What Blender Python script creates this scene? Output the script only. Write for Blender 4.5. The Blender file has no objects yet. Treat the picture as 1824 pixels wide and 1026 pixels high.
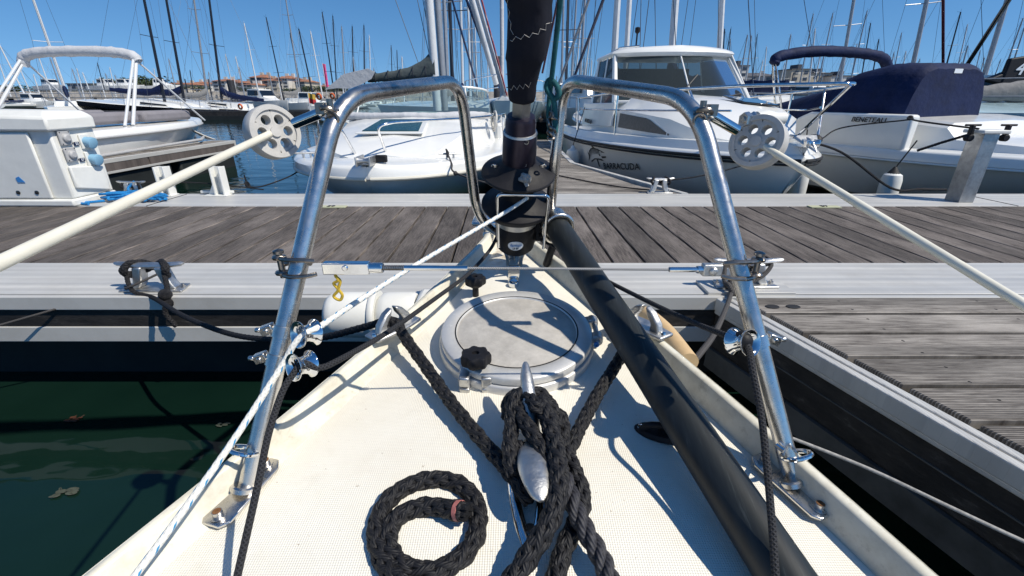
import bpy, bmesh, math, random
from mathutils import Vector, Matrix
random.seed(7)
R = math.radians
SC = bpy.context.scene
COL = SC.collection
# ------------------------------------------------------------------ camera, sky, sun, exposure
CAMZ = 1.15
FPX = 800.0; PITCH = math.atan(336 / 800.0); CX, CY = 912.0, 513.0
cd = bpy.data.cameras.new('camera'); cam = bpy.data.objects.new('camera', cd); COL.objects.link(cam)
cam.location = (0, 0, CAMZ); cam.rotation_euler = (R(90) - PITCH, 0, 0)
cd.sensor_width = 36; cd.lens = 36 * FPX / 1824; cd.clip_start = 0.02; cd.clip_end = 6000
SC.camera = cam
SUN = Vector((0.75, -0.35, 1.0)).normalized()
EL = math.asin(SUN.z); AZ = math.atan2(SUN.x, SUN.y)
w = bpy.data.worlds.new("World"); SC.world = w; w.use_nodes = True
nt = w.node_tree
sk = nt.nodes.new('ShaderNodeTexSky'); sk.sky_type = 'NISHITA'; sk.sun_disc = False
sk.sun_elevation = EL; sk.sun_rotation = AZ; sk.altitude = 0; sk.air_density = 1.0; sk.dust_density = 0.0; sk.ozone_density = 4.2
bg = nt.nodes['Background']; bg.inputs[1].default_value = 0.104
tcw = nt.nodes.new('ShaderNodeTexCoord'); sxy = nt.nodes.new('ShaderNodeSeparateXYZ'); cxy = nt.nodes.new('ShaderNodeCombineXYZ'); mz = nt.nodes.new('ShaderNodeMath'); mz.operation = 'MULTIPLY_ADD'
nt.links.new(tcw.outputs['Generated'], sxy.inputs[0]); nt.links.new(sxy.outputs[0], cxy.inputs[0]); nt.links.new(sxy.outputs[1], cxy.inputs[1]); nt.links.new(sxy.outputs[2], mz.inputs[0])
mz.inputs[1].default_value = 0.9; mz.inputs[2].default_value = 0.13          # clear air: the horizon keeps some of the blue above it
nt.links.new(mz.outputs[0], cxy.inputs[2]); nt.links.new(cxy.outputs[0], sk.inputs[0])
hs = nt.nodes.new('ShaderNodeHueSaturation'); hs.inputs['Saturation'].default_value = 1.24; hs.inputs['Value'].default_value = 1.0
nt.links.new(sk.outputs[0], hs.inputs['Color']); nt.links.new(hs.outputs[0], bg.inputs[0])
sl = bpy.data.lights.new('sun', 'SUN'); sl.energy = 4.4; sl.angle = R(0.53); sl.color = (1.0, 0.93, 0.81)
so = bpy.data.objects.new('sun', sl); COL.objects.link(so)
so.rotation_euler = SUN.to_track_quat('Z', 'Y').to_euler()
SC.view_settings.view_transform = 'Standard'; SC.view_settings.look = 'None'
SC.view_settings.exposure = 0.2; SC.view_settings.gamma = 1.0
SC.render.engine = 'CYCLES'
SC.cycles.max_bounces = 8; SC.cycles.transparent_max_bounces = 12
SC.cycles.use_denoising = True
# ------------------------------------------------------------------ pixel -> world (planning aid: every point gets its own real distance)
cP, sP = math.cos(PITCH), math.sin(PITCH)
def ray(px, py):
    u = (px - CX) / FPX; v = -(py - CY) / FPX
    return Vector((u, cP + v * sP, -sP + v * cP))
C0 = Vector((0, 0, CAMZ))
def pz(px, py, z): r = ray(px, py); return C0 + r * ((z - CAMZ) / r.z)
def pc(px, py, Z): return C0 + ray(px, py) * Z
def pY(px, py, Y): r = ray(px, py); return C0 + r * (Y / r.y)
KD = 0.10
def zd(y): return 0.63 + KD * (max(y, 0.0) - 0.5)
def pd(px, py, h=0.0):                       # point h above the sloping foredeck
    r = ray(px, py); t = (0.63 - KD * 0.5 + h - CAMZ) / (r.z - KD * r.y); return C0 + r * t
def proj(p):
    x, y, z = p[0], p[1], p[2] - CAMZ; Zc = y * cP - z * sP
    return CX + FPX * x / Zc, CY - FPX * (y * sP + z * cP) / Zc, Zc
# ------------------------------------------------------------------ materials
MATS = {}
class NB:
    def __init__(s, name):
        s.m = bpy.data.materials.new(name); s.m.use_nodes = True; s.t = s.m.node_tree; s.n = s.t.nodes; s.l = s.t.links
        s.b = s.n['Principled BSDF']; MATS[name] = s.m
        s.tc = s.n.new('ShaderNodeTexCoord')
    def new(s, k, **kw):
        o = s.n.new(k)
        for a, b in kw.items(): setattr(o, a, b)
        return o
    def set(s, **kw):
        for a, b in kw.items():
            i = s.b.inputs[a.replace('_', ' ')]; i.default_value = (*b, 1) if isinstance(b, tuple) and len(b) == 3 else b
    def link(s, a, b): s.l.new(a, b)
    def mapping(s, scale=(1, 1, 1), coord='Object', rot=(0, 0, 0)):
        mp = s.new('ShaderNodeMapping'); mp.inputs['Scale'].default_value = scale; mp.inputs['Rotation'].default_value = rot
        s.link(s.tc.outputs[coord], mp.inputs[0]); return mp.outputs[0]
    def noise(s, vec, scale, detail=4, rough=0.6):
        o = s.new('ShaderNodeTexNoise'); o.inputs['Scale'].default_value = scale; o.inputs['Detail'].default_value = detail
        o.inputs['Roughness'].default_value = rough
        if vec is not None: s.link(vec, o.inputs['Vector'])
        return o.outputs['Fac']
    def ramp(s, fac, stops):
        o = s.new('ShaderNodeValToRGB'); e = o.color_ramp.elements
        while len(e) < len(stops): e.new(0.5)
        for q, (p, c) in zip(e, stops): q.position = p; q.color = (*c, 1) if not isinstance(c, float) else (c, c, c, 1)
        s.link(fac, o.inputs[0]); return o.outputs[0]
    def mix(s, fac, a, b, mode='MIX'):
        o = s.new('ShaderNodeMix', data_type='RGBA', blend_type=mode)
        for i, v in ((0, fac), (6, a), (7, b)):
            if isinstance(v, (int, float)): o.inputs[i].default_value = v
            elif isinstance(v, tuple): o.inputs[i].default_value = (*v, 1)
            else: s.link(v, o.inputs[i])
        return o.outputs[2]
    def math(s, op, a, b=0.0, c=0.0):
        o = s.new('ShaderNodeMath', operation=op)
        for i, v in enumerate((a, b, c)):
            if isinstance(v, (int, float)): o.inputs[i].default_value = v
            else: s.link(v, o.inputs[i])
        return o.outputs[0]
    def sep(s, vec):
        o = s.new('ShaderNodeSeparateXYZ'); s.link(vec, o.inputs[0]); return o.outputs
    def bump(s, h, strength=0.3, dist=0.01, prev=None):
        o = s.new('ShaderNodeBump'); o.inputs['Strength'].default_value = strength; o.inputs['Distance'].default_value = dist
        s.link(h, o.inputs['Height'])
        if prev is not None: s.link(prev, o.inputs['Normal'])
        s.link(o.outputs[0], s.b.inputs['Normal']); return o.outputs[0]
    def color(s, c): s.link(c, s.b.inputs['Base Color'])

def pm(name, col, rough=0.5, metal=0.0, var=0.25, vs=8.0, bump=0.0, bs=60.0, bd=0.002, coat=0.0, rv=0.12, spec=0.5):
    """painted or plain surface: colour and gloss both vary a little"""
    k = NB(name); v = k.mapping()
    n = k.noise(v, vs, 5)
    dark = tuple(c * (1 - var) for c in col)
    k.color(k.ramp(n, [(0.3, dark), (0.62, tuple(col))]))
    k.set(Metallic=metal, Coat_Weight=coat); k.b.inputs['Specular IOR Level'].default_value = spec
    n2 = k.noise(v, vs * 3, 4)
    rr = k.new('ShaderNodeMapRange'); rr.inputs[3].default_value = max(0.02, rough - rv); rr.inputs[4].default_value = rough + rv
    k.link(n2, rr.inputs[0]); k.link(rr.outputs[0], k.b.inputs['Roughness'])
    if bump > 0: k.bump(k.noise(v, bs, 3), bump, bd)
    return k.m

pm('white_gelcoat', (0.80, 0.80, 0.77), 0.22, var=0.06, vs=3, coat=0.3)
pm('cream_gelcoat', (0.80, 0.75, 0.60), 0.3, var=0.06, vs=6, coat=0.2)
pm('grey_hull', (0.80, 0.82, 0.82), 0.2, var=0.15, vs=3, coat=0.4)
pm('navy_hull', (0.02, 0.03, 0.08), 0.2, var=0.2, vs=3, coat=0.4)
pm('maroon_hull', (0.09, 0.015, 0.03), 0.25, var=0.2, vs=3, coat=0.4)
pm('black_hull', (0.012, 0.013, 0.018), 0.25, var=0.2, vs=3, coat=0.4)
pm('pale_blue_hull', (0.40, 0.55, 0.62), 0.22, var=0.1, vs=3, coat=0.4)
pm('antifoul', (0.03, 0.06, 0.10), 0.8, var=0.4, vs=9)
pm('black_plastic', (0.011, 0.011, 0.014), 0.58, var=0.4, vs=30, bump=0.15, bs=300, spec=0.3)
pm('black_rubber', (0.015, 0.015, 0.016), 0.7, var=0.3, vs=20)
pm('navy_anodised', (0.035, 0.028, 0.045), 0.34, metal=0.6, var=0.3, vs=30)
pm('white_plastic', (0.74, 0.74, 0.70), 0.42, var=0.08, vs=12)
pm('grey_plastic', (0.42, 0.42, 0.42), 0.5, var=0.14, vs=40, bump=0.1, bs=200)
pm('disc_plastic', (0.50, 0.49, 0.47), 0.5, var=0.18, vs=50, bump=0.12, bs=240)
pm('beige_plastic', (0.60, 0.58, 0.50), 0.45, var=0.1, vs=6)
pm('yellowed_plastic', (0.66, 0.46, 0.24), 0.5, var=0.2, vs=12)
pm('lifeline_cover', (0.74, 0.71, 0.60), 0.45, var=0.14, vs=18)
pm('rusty_steel', (0.25, 0.12, 0.05), 0.7, metal=0.4, var=0.5, vs=120)
pm('socket_blue', (0.22, 0.42, 0.58), 0.4, var=0.1)
pm('sticker_blue', (0.04, 0.22, 0.55), 0.4, var=0.1)
pm('sticker_white', (0.7, 0.74, 0.78), 0.4, var=0.05)
pm('navy_canvas', (0.004, 0.013, 0.060), 0.75, var=0.35, vs=6, bump=0.4, bs=9, bd=0.03, spec=0.3)
pm('dark_sailcloth', (0.010, 0.011, 0.019), 0.8, var=0.3, vs=14, bump=0.3, bs=40, bd=0.004, spec=0.25)
pm('white_canvas', (0.52, 0.53, 0.55), 0.75, var=0.12, vs=8, bump=0.5, bs=14, bd=0.02)
pm('grey_canvas', (0.20, 0.20, 0.20), 0.85, var=0.25, vs=8, bump=0.5, bs=8, bd=0.03)
pm('green_canvas', (0.075, 0.092, 0.092), 0.7, var=0.25, vs=3, bump=0.5, bs=4, bd=0.05)
pm('seat_grey', (0.22, 0.21, 0.23), 0.8, var=0.15, vs=8)
pm('thread', (0.55, 0.52, 0.48), 0.8)
pm('rope_blue', (0.01, 0.22, 0.55), 0.85, var=0.5, vs=120)
pm('rope_teal', (0.01, 0.11, 0.13), 0.85, var=0.4, vs=90)
pm('rope_grey', (0.36, 0.35, 0.33), 0.85, var=0.4, vs=160)
pm('rope_white', (0.62, 0.60, 0.56), 0.85, var=0.3, vs=80)
pm('cord_yellow', (0.62, 0.42, 0.04), 0.8, var=0.3, vs=200)
pm('cord_red', (0.62, 0.05, 0.06), 0.8, var=0.2)
pm('mast_white', (0.62, 0.64, 0.66), 0.4, var=0.1)
pm('mast_grey', (0.33, 0.35, 0.38), 0.4, metal=0.3, var=0.15)
pm('mast_black', (0.014, 0.016, 0.025), 0.4, var=0.2)
pm('rig_wire', (0.10, 0.12, 0.15), 0.5, metal=0.3)
pm('window_dark', (0.010, 0.013, 0.017), 0.08, var=0.2, coat=0.6)
pm('curtain_dark', (0.05, 0.05, 0.05), 0.4, var=0.6, vs=30)
pm('hatch_acrylic', (0.012, 0.060, 0.070), 0.22, var=0.25, vs=6)
pm('ink_black', (0.012, 0.012, 0.014), 0.5)
pm('float_dark', (0.012, 0.016, 0.016), 0.7, var=0.5, vs=4)
pm('pile_steel', (0.035, 0.035, 0.04), 0.6, var=0.4, vs=3)
pm('wall_cream', (0.52, 0.47, 0.38), 0.85, var=0.2, vs=0.15)
pm('wall_white', (0.62, 0.60, 0.56), 0.85, var=0.2, vs=0.15)
pm('wall_grey', (0.30, 0.31, 0.33), 0.85, var=0.2, vs=0.15)
pm('roof_tile', (0.34, 0.15, 0.085), 0.85, var=0.35, vs=0.8)
pm('roof_slate', (0.10, 0.10, 0.11), 0.8, var=0.3, vs=0.8)
pm('far_window', (0.05, 0.06, 0.08), 0.25)
pm('quay_stone', (0.30, 0.28, 0.25), 0.9, var=0.4, vs=0.6)
pm('rock', (0.34, 0.31, 0.27), 0.95, var=0.55, vs=1.2)
pm('leaf', (0.045, 0.075, 0.025), 0.8, var=0.6, vs=0.6)
pm('bark', (0.10, 0.075, 0.05), 0.9, var=0.4, vs=2)
pm('flag_pink', (0.75, 0.08, 0.25), 0.7)
pm('flag_red', (0.55, 0.03, 0.03), 0.7)
pm('flag_gold', (0.6, 0.38, 0.05), 0.7)
pm('orange_plastic', (0.75, 0.14, 0.03), 0.6)
pm('whipping_red', (0.50, 0.17, 0.15), 0.7, var=0.4, vs=180)
pm('weed_brown', (0.10, 0.03, 0.01), 0.7, var=0.5, vs=60)
pm('weed_pale', (0.06, 0.07, 0.05), 0.8, var=0.5, vs=60)
pm('plate_yellow', (0.55, 0.55, 0.36), 0.5)
pm('rope_flat_black', (0.010, 0.010, 0.013), 0.9, var=0.4, vs=120, bump=0.8, bs=260, bd=0.003)


def metal(name, col, rough, scr=0.0, bump=0.02, rust=0.0):
    k = NB(name); v = k.mapping(); n = k.noise(v, 25, 6)
    c = k.ramp(n, [(0.35, tuple(x * 0.75 for x in col)), (0.6, col)])
    if rust: c = k.mix(k.ramp(k.noise(v, 14, 4), [(0.68, 0.0), (0.78, rust)]), c, (0.25, 0.12, 0.05))
    k.color(c); k.set(Metallic=1.0)
    rr = k.new('ShaderNodeMapRange'); rr.inputs[3].default_value = rough * 0.6; rr.inputs[4].default_value = rough * 1.6
    k.link(k.noise(k.mapping((1, 1, 1)), 60, 5), rr.inputs[0]); k.link(rr.outputs[0], k.b.inputs['Roughness'])
    if bump: k.bump(k.noise(v, 180, 3), bump, 0.002)
metal('stainless', (0.68, 0.655, 0.62), 0.25, bump=0.05, rust=0.25)
metal('polished_steel', (0.80, 0.80, 0.80), 0.07, bump=0.03)
metal('cast_aluminium', (0.62, 0.62, 0.61), 0.42, bump=0.35)
metal('dock_steel', (0.42, 0.42, 0.42), 0.40, bump=0.2)
metal('aged_steel', (0.30, 0.27, 0.24), 0.30, bump=0.3, rust=0.6)

# hatch centre: oxidised aluminium with crust specks
k = NB('oxidised_aluminium'); v = k.mapping()
c = k.ramp(k.noise(v, 30, 6, 0.7), [(0.3, (0.40, 0.38, 0.345)), (0.7, (0.58, 0.55, 0.50))])
k.color(k.mix(k.ramp(k.noise(v, 220, 3), [(0.66, 0.0), (0.72, 0.7)]), c, (0.62, 0.60, 0.56))); k.set(Metallic=0.15, Roughness=0.5)
k.bump(k.noise(v, 260, 3), 0.35, 0.001)
# hatch rim: pitted brushed aluminium
k = NB('pitted_aluminium'); v = k.mapping()
c = k.ramp(k.noise(v, 12, 5, 0.7), [(0.3, (0.56, 0.56, 0.55)), (0.7, (0.74, 0.73, 0.70))])
k.color(k.mix(k.ramp(k.noise(v, 55, 5, 0.75), [(0.60, 0.0), (0.68, 0.55)]), c, (0.80, 0.79, 0.76))); k.set(Metallic=0.4, Roughness=0.42)
k.bump(k.noise(v, 90, 4), 0.3, 0.001)
# own deck: cream gelcoat with a diamond non-slip pattern
k = NB('deck_nonslip'); v = k.mapping(); X, Y, Z = k.sep(v)
a = k.math('SINE', k.math('MULTIPLY', k.math('ADD', X, Y), 2 * math.pi / 0.0062))
b = k.math('SINE', k.math('MULTIPLY', k.math('SUBTRACT', X, Y), 2 * math.pi / 0.0062))
h = k.math('MULTIPLY', a, b)
n = k.noise(v, 5, 6, 0.65); spk = k.ramp(k.noise(v, 130, 2), [(0.735, 0.0), (0.76, 0.55)])
c = k.ramp(n, [(0.25, (0.74, 0.70, 0.60)), (0.6, (0.82, 0.795, 0.71))])
c = k.mix(k.ramp(k.noise(v, 22, 6, 0.7), [(0.55, 0.0), (0.85, 0.35)]), c, (0.60, 0.55, 0.44))
for st_p in ((-.395, .485, .63), (.405, .49, .63), (-.03, 1.1, .69)):           # rust bleeding from the fittings' bolts
    d3 = k.new('ShaderNodeVectorMath', operation='DISTANCE'); k.link(v, d3.inputs[0]); d3.inputs[1].default_value = st_p
    f3 = k.math('MULTIPLY', k.ramp(d3.outputs['Value'], [(0.045, 0.75), (0.115, 0.0)]), k.ramp(k.noise(v, 38, 5, .7), [(.42, 0.0), (.62, 1.0)]))
    c = k.mix(f3, c, (0.42, 0.30, 0.16))
k.color(k.mix(spk, c, (0.25, 0.17, 0.09))); k.set(Roughness=0.42, Coat_Weight=0.05)

SU = k.sep(k.tc.outputs['UV'])                                       # UV x: metres in from the toe rail
dd = k.new('ShaderNodeVectorMath', operation='DISTANCE'); k.link(v, dd.inputs[0]); dd.inputs[1].default_value = (0.008, 0.745, 0.69)
msk = k.math('MULTIPLY', k.math('GREATER_THAN', SU[0], 0.030), k.math('GREATER_THAN', dd.outputs['Value'], 0.205))
k.bump(k.math('MULTIPLY', h, msk), 0.42, 0.0010)
# smooth gelcoat of the toe rail, dirty on its inner face
k = NB('rail_gelcoat'); v = k.mapping()
c = k.ramp(k.noise(v, 9, 6, 0.7), [(0.3, (0.50, 0.46, 0.36)), (0.55, (0.72, 0.69, 0.58))])
k.color(k.mix(k.ramp(k.noise(v, 40, 6, 0.75), [(0.56, 0.0), (0.72, 0.5)]), c, (0.30, 0.27, 0.19))); k.set(Roughness=0.35, Coat_Weight=0.1)
k.bump(k.noise(v, 120, 3), 0.1, 0.001)

def wood(name, axis, light, dark, gr=0.0068, pitch=0.151, white=0.5):
    """weathered grooved boards; axis 0: boards run along X, 1: along Y"""
    k = NB(name); v = k.mapping(); S = k.sep(v); al, ac = (S[0], S[1]) if axis == 0 else (S[1], S[0])
    board = k.math('FLOOR', k.math('DIVIDE', ac, pitch))
    wn = k.new('ShaderNodeTexWhiteNoise', noise_dimensions='1D'); k.link(board, wn.inputs['W'])
    cb = k.new('ShaderNodeCombineXYZ')
    k.link(k.math('MULTIPLY', al, 10.0), cb.inputs[0]); k.link(k.math('MULTIPLY', ac, 120.0), cb.inputs[1]); k.link(k.math('MULTIPLY', wn.outputs[0], 40), cb.inputs[2])
    g = k.noise(cb.outputs[0], 1.0, 6, 0.7)
    cb2 = k.new('ShaderNodeCombineXYZ')
    k.link(k.math('MULTIPLY', al, 1.6), cb2.inputs[0]); k.link(k.math('MULTIPLY', ac, 5.0), cb2.inputs[1]); k.link(wn.outputs[0], cb2.inputs[2])
    big = k.noise(cb2.outputs[0], 1.5, 5, 0.6)
    c = k.ramp(g, [(0.30, dark), (0.52, tuple((a + b) / 2 for a, b in zip(dark, light))), (0.72, light)])
    c = k.mix(k.ramp(big, [(0.45, 0.0), (0.70, white)]), c, tuple(min(1, x * 1.5 + 0.04) for x in light))
    hv = k.new('ShaderNodeHueSaturation'); k.link(c, hv.inputs['Color'])
    k.link(k.math('ADD', k.math('MULTIPLY', wn.outputs[0], 0.55), 0.70), hv.inputs['Value'])
    gv = k.math('SINE', k.math('MULTIPLY', ac, 2 * math.pi / gr))
    c2 = k.mix(k.ramp(gv, [(0.0, 0.6), (0.5, 0.0)]), hv.outputs[0], tuple(x * 0.4 for x in dark))
    fr_ = k.math('ABSOLUTE', k.math('SUBTRACT', k.math('FRACT', k.math('DIVIDE', ac, pitch)), 0.5))   # screw heads, two per bearer
    a1 = k.math('MULTIPLY', k.math('SUBTRACT', fr_, 0.26), pitch); b1 = k.math('MULTIPLY', k.math('SUBTRACT', k.math('FRACT', k.math('DIVIDE', k.math('ADD', al, 0.11), 0.52)), 0.5), 0.52)
    ds = k.math('SQRT', k.math('ADD', k.math('MULTIPLY', a1, a1), k.math('MULTIPLY', b1, b1)))
    c2 = k.mix(k.math('LESS_THAN', ds, 0.0045), c2, (0.015, 0.013, 0.012))
    k.color(c2); k.set(Roughness=0.85)
    nb = k.bump(gv, 0.6, 0.0016); k.bump(g, 0.5, 0.002, nb)
wood('dock_wood', 1, (0.25, 0.215, 0.19), (0.036, 0.028, 0.024))
wood('finger_wood', 0, (0.46, 0.425, 0.38), (0.055, 0.044, 0.038), white=0.55)
pm('shaded_aluminium', (0.11, 0.115, 0.115), 0.6, metal=0.3, var=0.5, vs=7, bump=0.2)  # darker copy of the aluminium: shade on the finger's lower band painted into its colour
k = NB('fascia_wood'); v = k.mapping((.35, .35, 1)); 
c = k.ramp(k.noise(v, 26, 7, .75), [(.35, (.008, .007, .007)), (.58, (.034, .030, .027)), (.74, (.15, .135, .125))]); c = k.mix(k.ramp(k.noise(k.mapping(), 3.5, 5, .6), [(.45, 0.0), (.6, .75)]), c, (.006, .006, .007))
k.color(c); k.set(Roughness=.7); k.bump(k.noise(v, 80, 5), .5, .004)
wood('trim_wood', 1, (0.26, 0.22, 0.20), (0.09, 0.075, 0.07), gr=0.03, pitch=2.0, white=0.3)

def ribbed(name, axis):
    k = NB(name); v = k.mapping(); S = k.sep(v); al, ac = (S[0], S[1]) if axis == 0 else (S[1], S[0])
    cb = k.new('ShaderNodeCombineXYZ'); k.link(k.math('MULTIPLY', al, 0.9), cb.inputs[0]); k.link(k.math('MULTIPLY', ac, 26.0), cb.inputs[1])
    g = k.noise(cb.outputs[0], 1.2, 5, 0.6); n = k.noise(v, 4, 6, 0.7)
    c = k.ramp(g, [(0.3, (0.54, 0.53, 0.50)), (0.7, (0.70, 0.685, 0.64))])
    c = k.mix(k.ramp(n, [(0.45, 0.0), (0.75, 0.6)]), c, (0.46, 0.44, 0.40))
    cb3 = k.new('ShaderNodeCombineXYZ'); k.link(k.math('MULTIPLY', al, 0.35), cb3.inputs[0]); k.link(k.math('MULTIPLY', ac, 9.0), cb3.inputs[1])
    c = k.mix(k.ramp(k.noise(cb3.outputs[0], 1.5, 4, 0.5), [(0.42, 0.0), (0.60, 0.55)]), c, (0.42, 0.43, 0.43))
    c = k.mix(k.ramp(k.math('SINE', k.math('MULTIPLY', ac, 2 * math.pi / 0.055)), [(0.0, 0.22), (0.10, 0.0)]), c, (0.30, 0.30, 0.30))
    k.color(c); k.set(Metallic=0.15, Roughness=0.45)
    s1 = k.math('SINE', k.math('MULTIPLY', ac, 2 * math.pi / 0.018)); k.bump(k.math('POWER', k.math('ABSOLUTE', s1), 0.35), 0.5, 0.0015)
ribbed('dock_aluminium', 0)
ribbed('finger_aluminium', 1)

# water: green and dark close by, mirror of the sky far away
k = NB('harbour_water'); v = k.mapping()
c = k.ramp(k.noise(v, 0.8, 4), [(0.3, (0.0025, 0.011, 0.0075)), (0.7, (0.006, 0.020, 0.014))])
k.color(c); k.set(Roughness=0.04, IOR=1.33); k.b.inputs['Specular IOR Level'].default_value = 0.5
v2 = k.mapping((1.0, 1.8, 1))
n1 = k.bump(k.noise(v2, 1.3, 3, 0.5), 0.24, 0.06); k.bump(k.noise(v2, 7, 2, 0.5), 0.05, 0.012, n1)

# glass
def glass(name, tint, refl=0.5, opac=0.25):
    k = NB(name); t = k.new('ShaderNodeBsdfTransparent'); t.inputs[0].default_value = (*tint, 1)
    g = k.new('ShaderNodeBsdfGlossy'); g.inputs['Roughness'].default_value = 0.03; g.inputs[0].default_value = (0.9, 0.95, 1, 1)
    lw = k.new('ShaderNodeLayerWeight'); lw.inputs[0].default_value = refl
    m1 = k.new('ShaderNodeMixShader'); k.link(lw.outputs['Fresnel'], m1.inputs[0]); k.link(t.outputs[0], m1.inputs[1]); k.link(g.outputs[0], m1.inputs[2])
    k.b.inputs['Base Color'].default_value = (tint[0] * .5, tint[1] * .5, tint[2] * .5, 1); k.set(Roughness=0.1)
    m2 = k.new('ShaderNodeMixShader'); m2.inputs[0].default_value = opac; k.link(m1.outputs[0], m2.inputs[1]); k.link(k.b.outputs[0], m2.inputs[2])
    k.link(m2.outputs[0], k.n['Material Output'].inputs[0])
glass('clear_screen', (0.66, 0.82, 0.82), 0.22, 0.12)
glass('tinted_screen', (0.22, 0.27, 0.28), 0.10, 0.25)

# thin ropes, patterned along their own length (UV: x round the rope, y metres along it)
def cordmat(name, base, fleck=None, per=0.016, contrast=0.5, core=None):
    k = NB(name); S = k.sep(k.tc.outputs['UV']); u, vv = S[0], S[1]
    ph = k.math('MULTIPLY', vv, 2 * math.pi / (per * 0.5))
    a = k.math('SINE', k.math('ADD', ph, k.math('MULTIPLY', u, 8 * math.pi))); b = k.math('SINE', k.math('SUBTRACT', ph, k.math('MULTIPLY', u, 8 * math.pi)))
    h = k.math('MAXIMUM', a, b)
    c = k.ramp(k.math('MULTIPLY_ADD', h, 0.5, 0.5), [(0.2, tuple(x * (1 - contrast) for x in base)), (0.8, base)])
    if fleck:
        f = k.math('MULTIPLY', k.math('GREATER_THAN', k.math('SINE', k.math('ADD', k.math('MULTIPLY', vv, 2 * math.pi / (per * 1.4)), k.math('MULTIPLY', u, 4 * math.pi))), 0.80),
                   k.math('GREATER_THAN', k.math('SINE', k.math('MULTIPLY', u, 6 * math.pi)), 0.2))
        c = k.mix(f, c, fleck)
    k.color(c); k.set(Roughness=0.8); k.bump(h, 0.28 if fleck else 0.7, 0.0012)
cordmat('rope_fleck', (0.74, 0.73, 0.68), (0.04, 0.26, 0.50), per=0.018, contrast=0.14)
cordmat('rope_black', (0.022, 0.023, 0.028), None, per=0.010, contrast=0.85)
cordmat('wire_rope', (0.40, 0.40, 0.40), None, per=0.006, contrast=0.6)
cordmat('rope_charcoal', (0.075, 0.07, 0.068), None, per=0.012, contrast=0.7)
cordmat('rope_halyard_red', (0.42, 0.10, 0.12), (0.5, 0.5, 0.5), per=0.3, contrast=0.4)

for nm_, cc0 in (('mooring_black', (0.009, 0.009, 0.011)), ('mooring_grey', (0.030, 0.030, 0.036))):
    k = NB(nm_); S = k.sep(k.tc.outputs['UV']); v = k.mapping()
    fb_ = k.math('SINE', k.math('ADD', k.math('MULTIPLY', S[0], 14 * math.pi), k.math('MULTIPLY', S[1], 900)))
    k.color(k.mix(k.ramp(k.noise(v, 260, 4, .7), [(.4, 0.0), (.75, .8)]), k.ramp(k.math('MULTIPLY_ADD', fb_, .5, .5), [(.1, tuple(q * .45 for q in cc0)), (.8, cc0)]), tuple(q * 1.9 for q in cc0)))
    k.set(Roughness=.62); k.b.inputs['Specular IOR Level'].default_value = .4; k.bump(fb_, .6, .0007, k.bump(k.noise(v, 900, 2), .5, .0005))
# ------------------------------------------------------------------ mesh helpers
def V(*a): return Vector(a if len(a) == 3 else a[0])
def frames(P, closed=False):
    n = len(P); T = []
    for i in range(n):
        a = P[(i - 1) % n] if (closed or i > 0) else P[i]; b = P[(i + 1) % n] if (closed or i < n - 1) else P[i]
        d = b - a; T.append(d.normalized() if d.length > 1e-9 else Vector((0, 0, 1)))
    u = T[0].cross(Vector((0, 0, 1)))
    if u.length < 0.05: u = T[0].cross(Vector((0, 1, 0)))
    u.normalize(); F = []
    for i in range(n):
        if i:
            ax = T[i - 1].cross(T[i])
            if ax.length > 1e-8: u = Matrix.Rotation(T[i - 1].angle(T[i]), 3, ax.normalized()) @ u
            u = (u - T[i] * u.dot(T[i])).normalized()
        F.append((T[i], u, T[i].cross(u)))
    return F
def arclen(P):
    L = [0.0]
    for i in range(1, len(P)): L.append(L[-1] + (P[i] - P[i - 1]).length)
    return L
def resample(P, step):
    L = arclen(P); n = max(2, int(L[-1] / step) + 1); out = []; j = 0
    for i in range(n):
        s = L[-1] * i / (n - 1)
        while j < len(L) - 2 and L[j + 1] < s: j += 1
        f = (s - L[j]) / max(1e-9, L[j + 1] - L[j]); out.append(P[j].lerp(P[j + 1], min(1, max(0, f))))
    return out
def catmull(P, n=8, closed=False):
    P = [Vector(p) for p in P]; m = len(P); out = []
    rng = range(m if closed else m - 1)
    for i in rng:
        p1, p2 = P[i], P[(i + 1) % m]
        p0 = P[(i - 1) % m] if (closed or i > 0) else p1 * 2 - p2
        p3 = P[(i + 2) % m] if (closed or i < m - 2) else p2 * 2 - p1
        for k_ in range(n):
            t = k_ / n
            out.append(0.5 * ((2 * p1) + (p2 - p0) * t + (2 * p0 - 5 * p1 + 4 * p2 - p3) * t * t + (3 * p1 - p0 - 3 * p2 + p3) * t ** 3))
    if not closed: out.append(P[-1])
    return out
def fillet(P, r, n=7):
    P = [Vector(p) for p in P]; out = [P[0]]
    for i in range(1, len(P) - 1):
        a, b, c = P[i - 1], P[i], P[i + 1]; rr = min(r, (a - b).length * .48, (c - b).length * .48)
        s = b + (a - b).normalized() * rr; e = b + (c - b).normalized() * rr
        for k_ in range(n + 1):
            t = k_ / n; out.append(s * (1 - t) ** 2 + b * 2 * t * (1 - t) + e * t * t)
    out.append(P[-1]); return out
def sag(a, b, d, n=14):
    a, b = Vector(a), Vector(b); return [a.lerp(b, i / n) - Vector((0, 0, d * 4 * (i / n) * (1 - i / n))) for i in range(n + 1)]
def wpos(o):
    p = Vector((0, 0, 0))
    while o: p += o.location; o = o.parent
    return p
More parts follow.
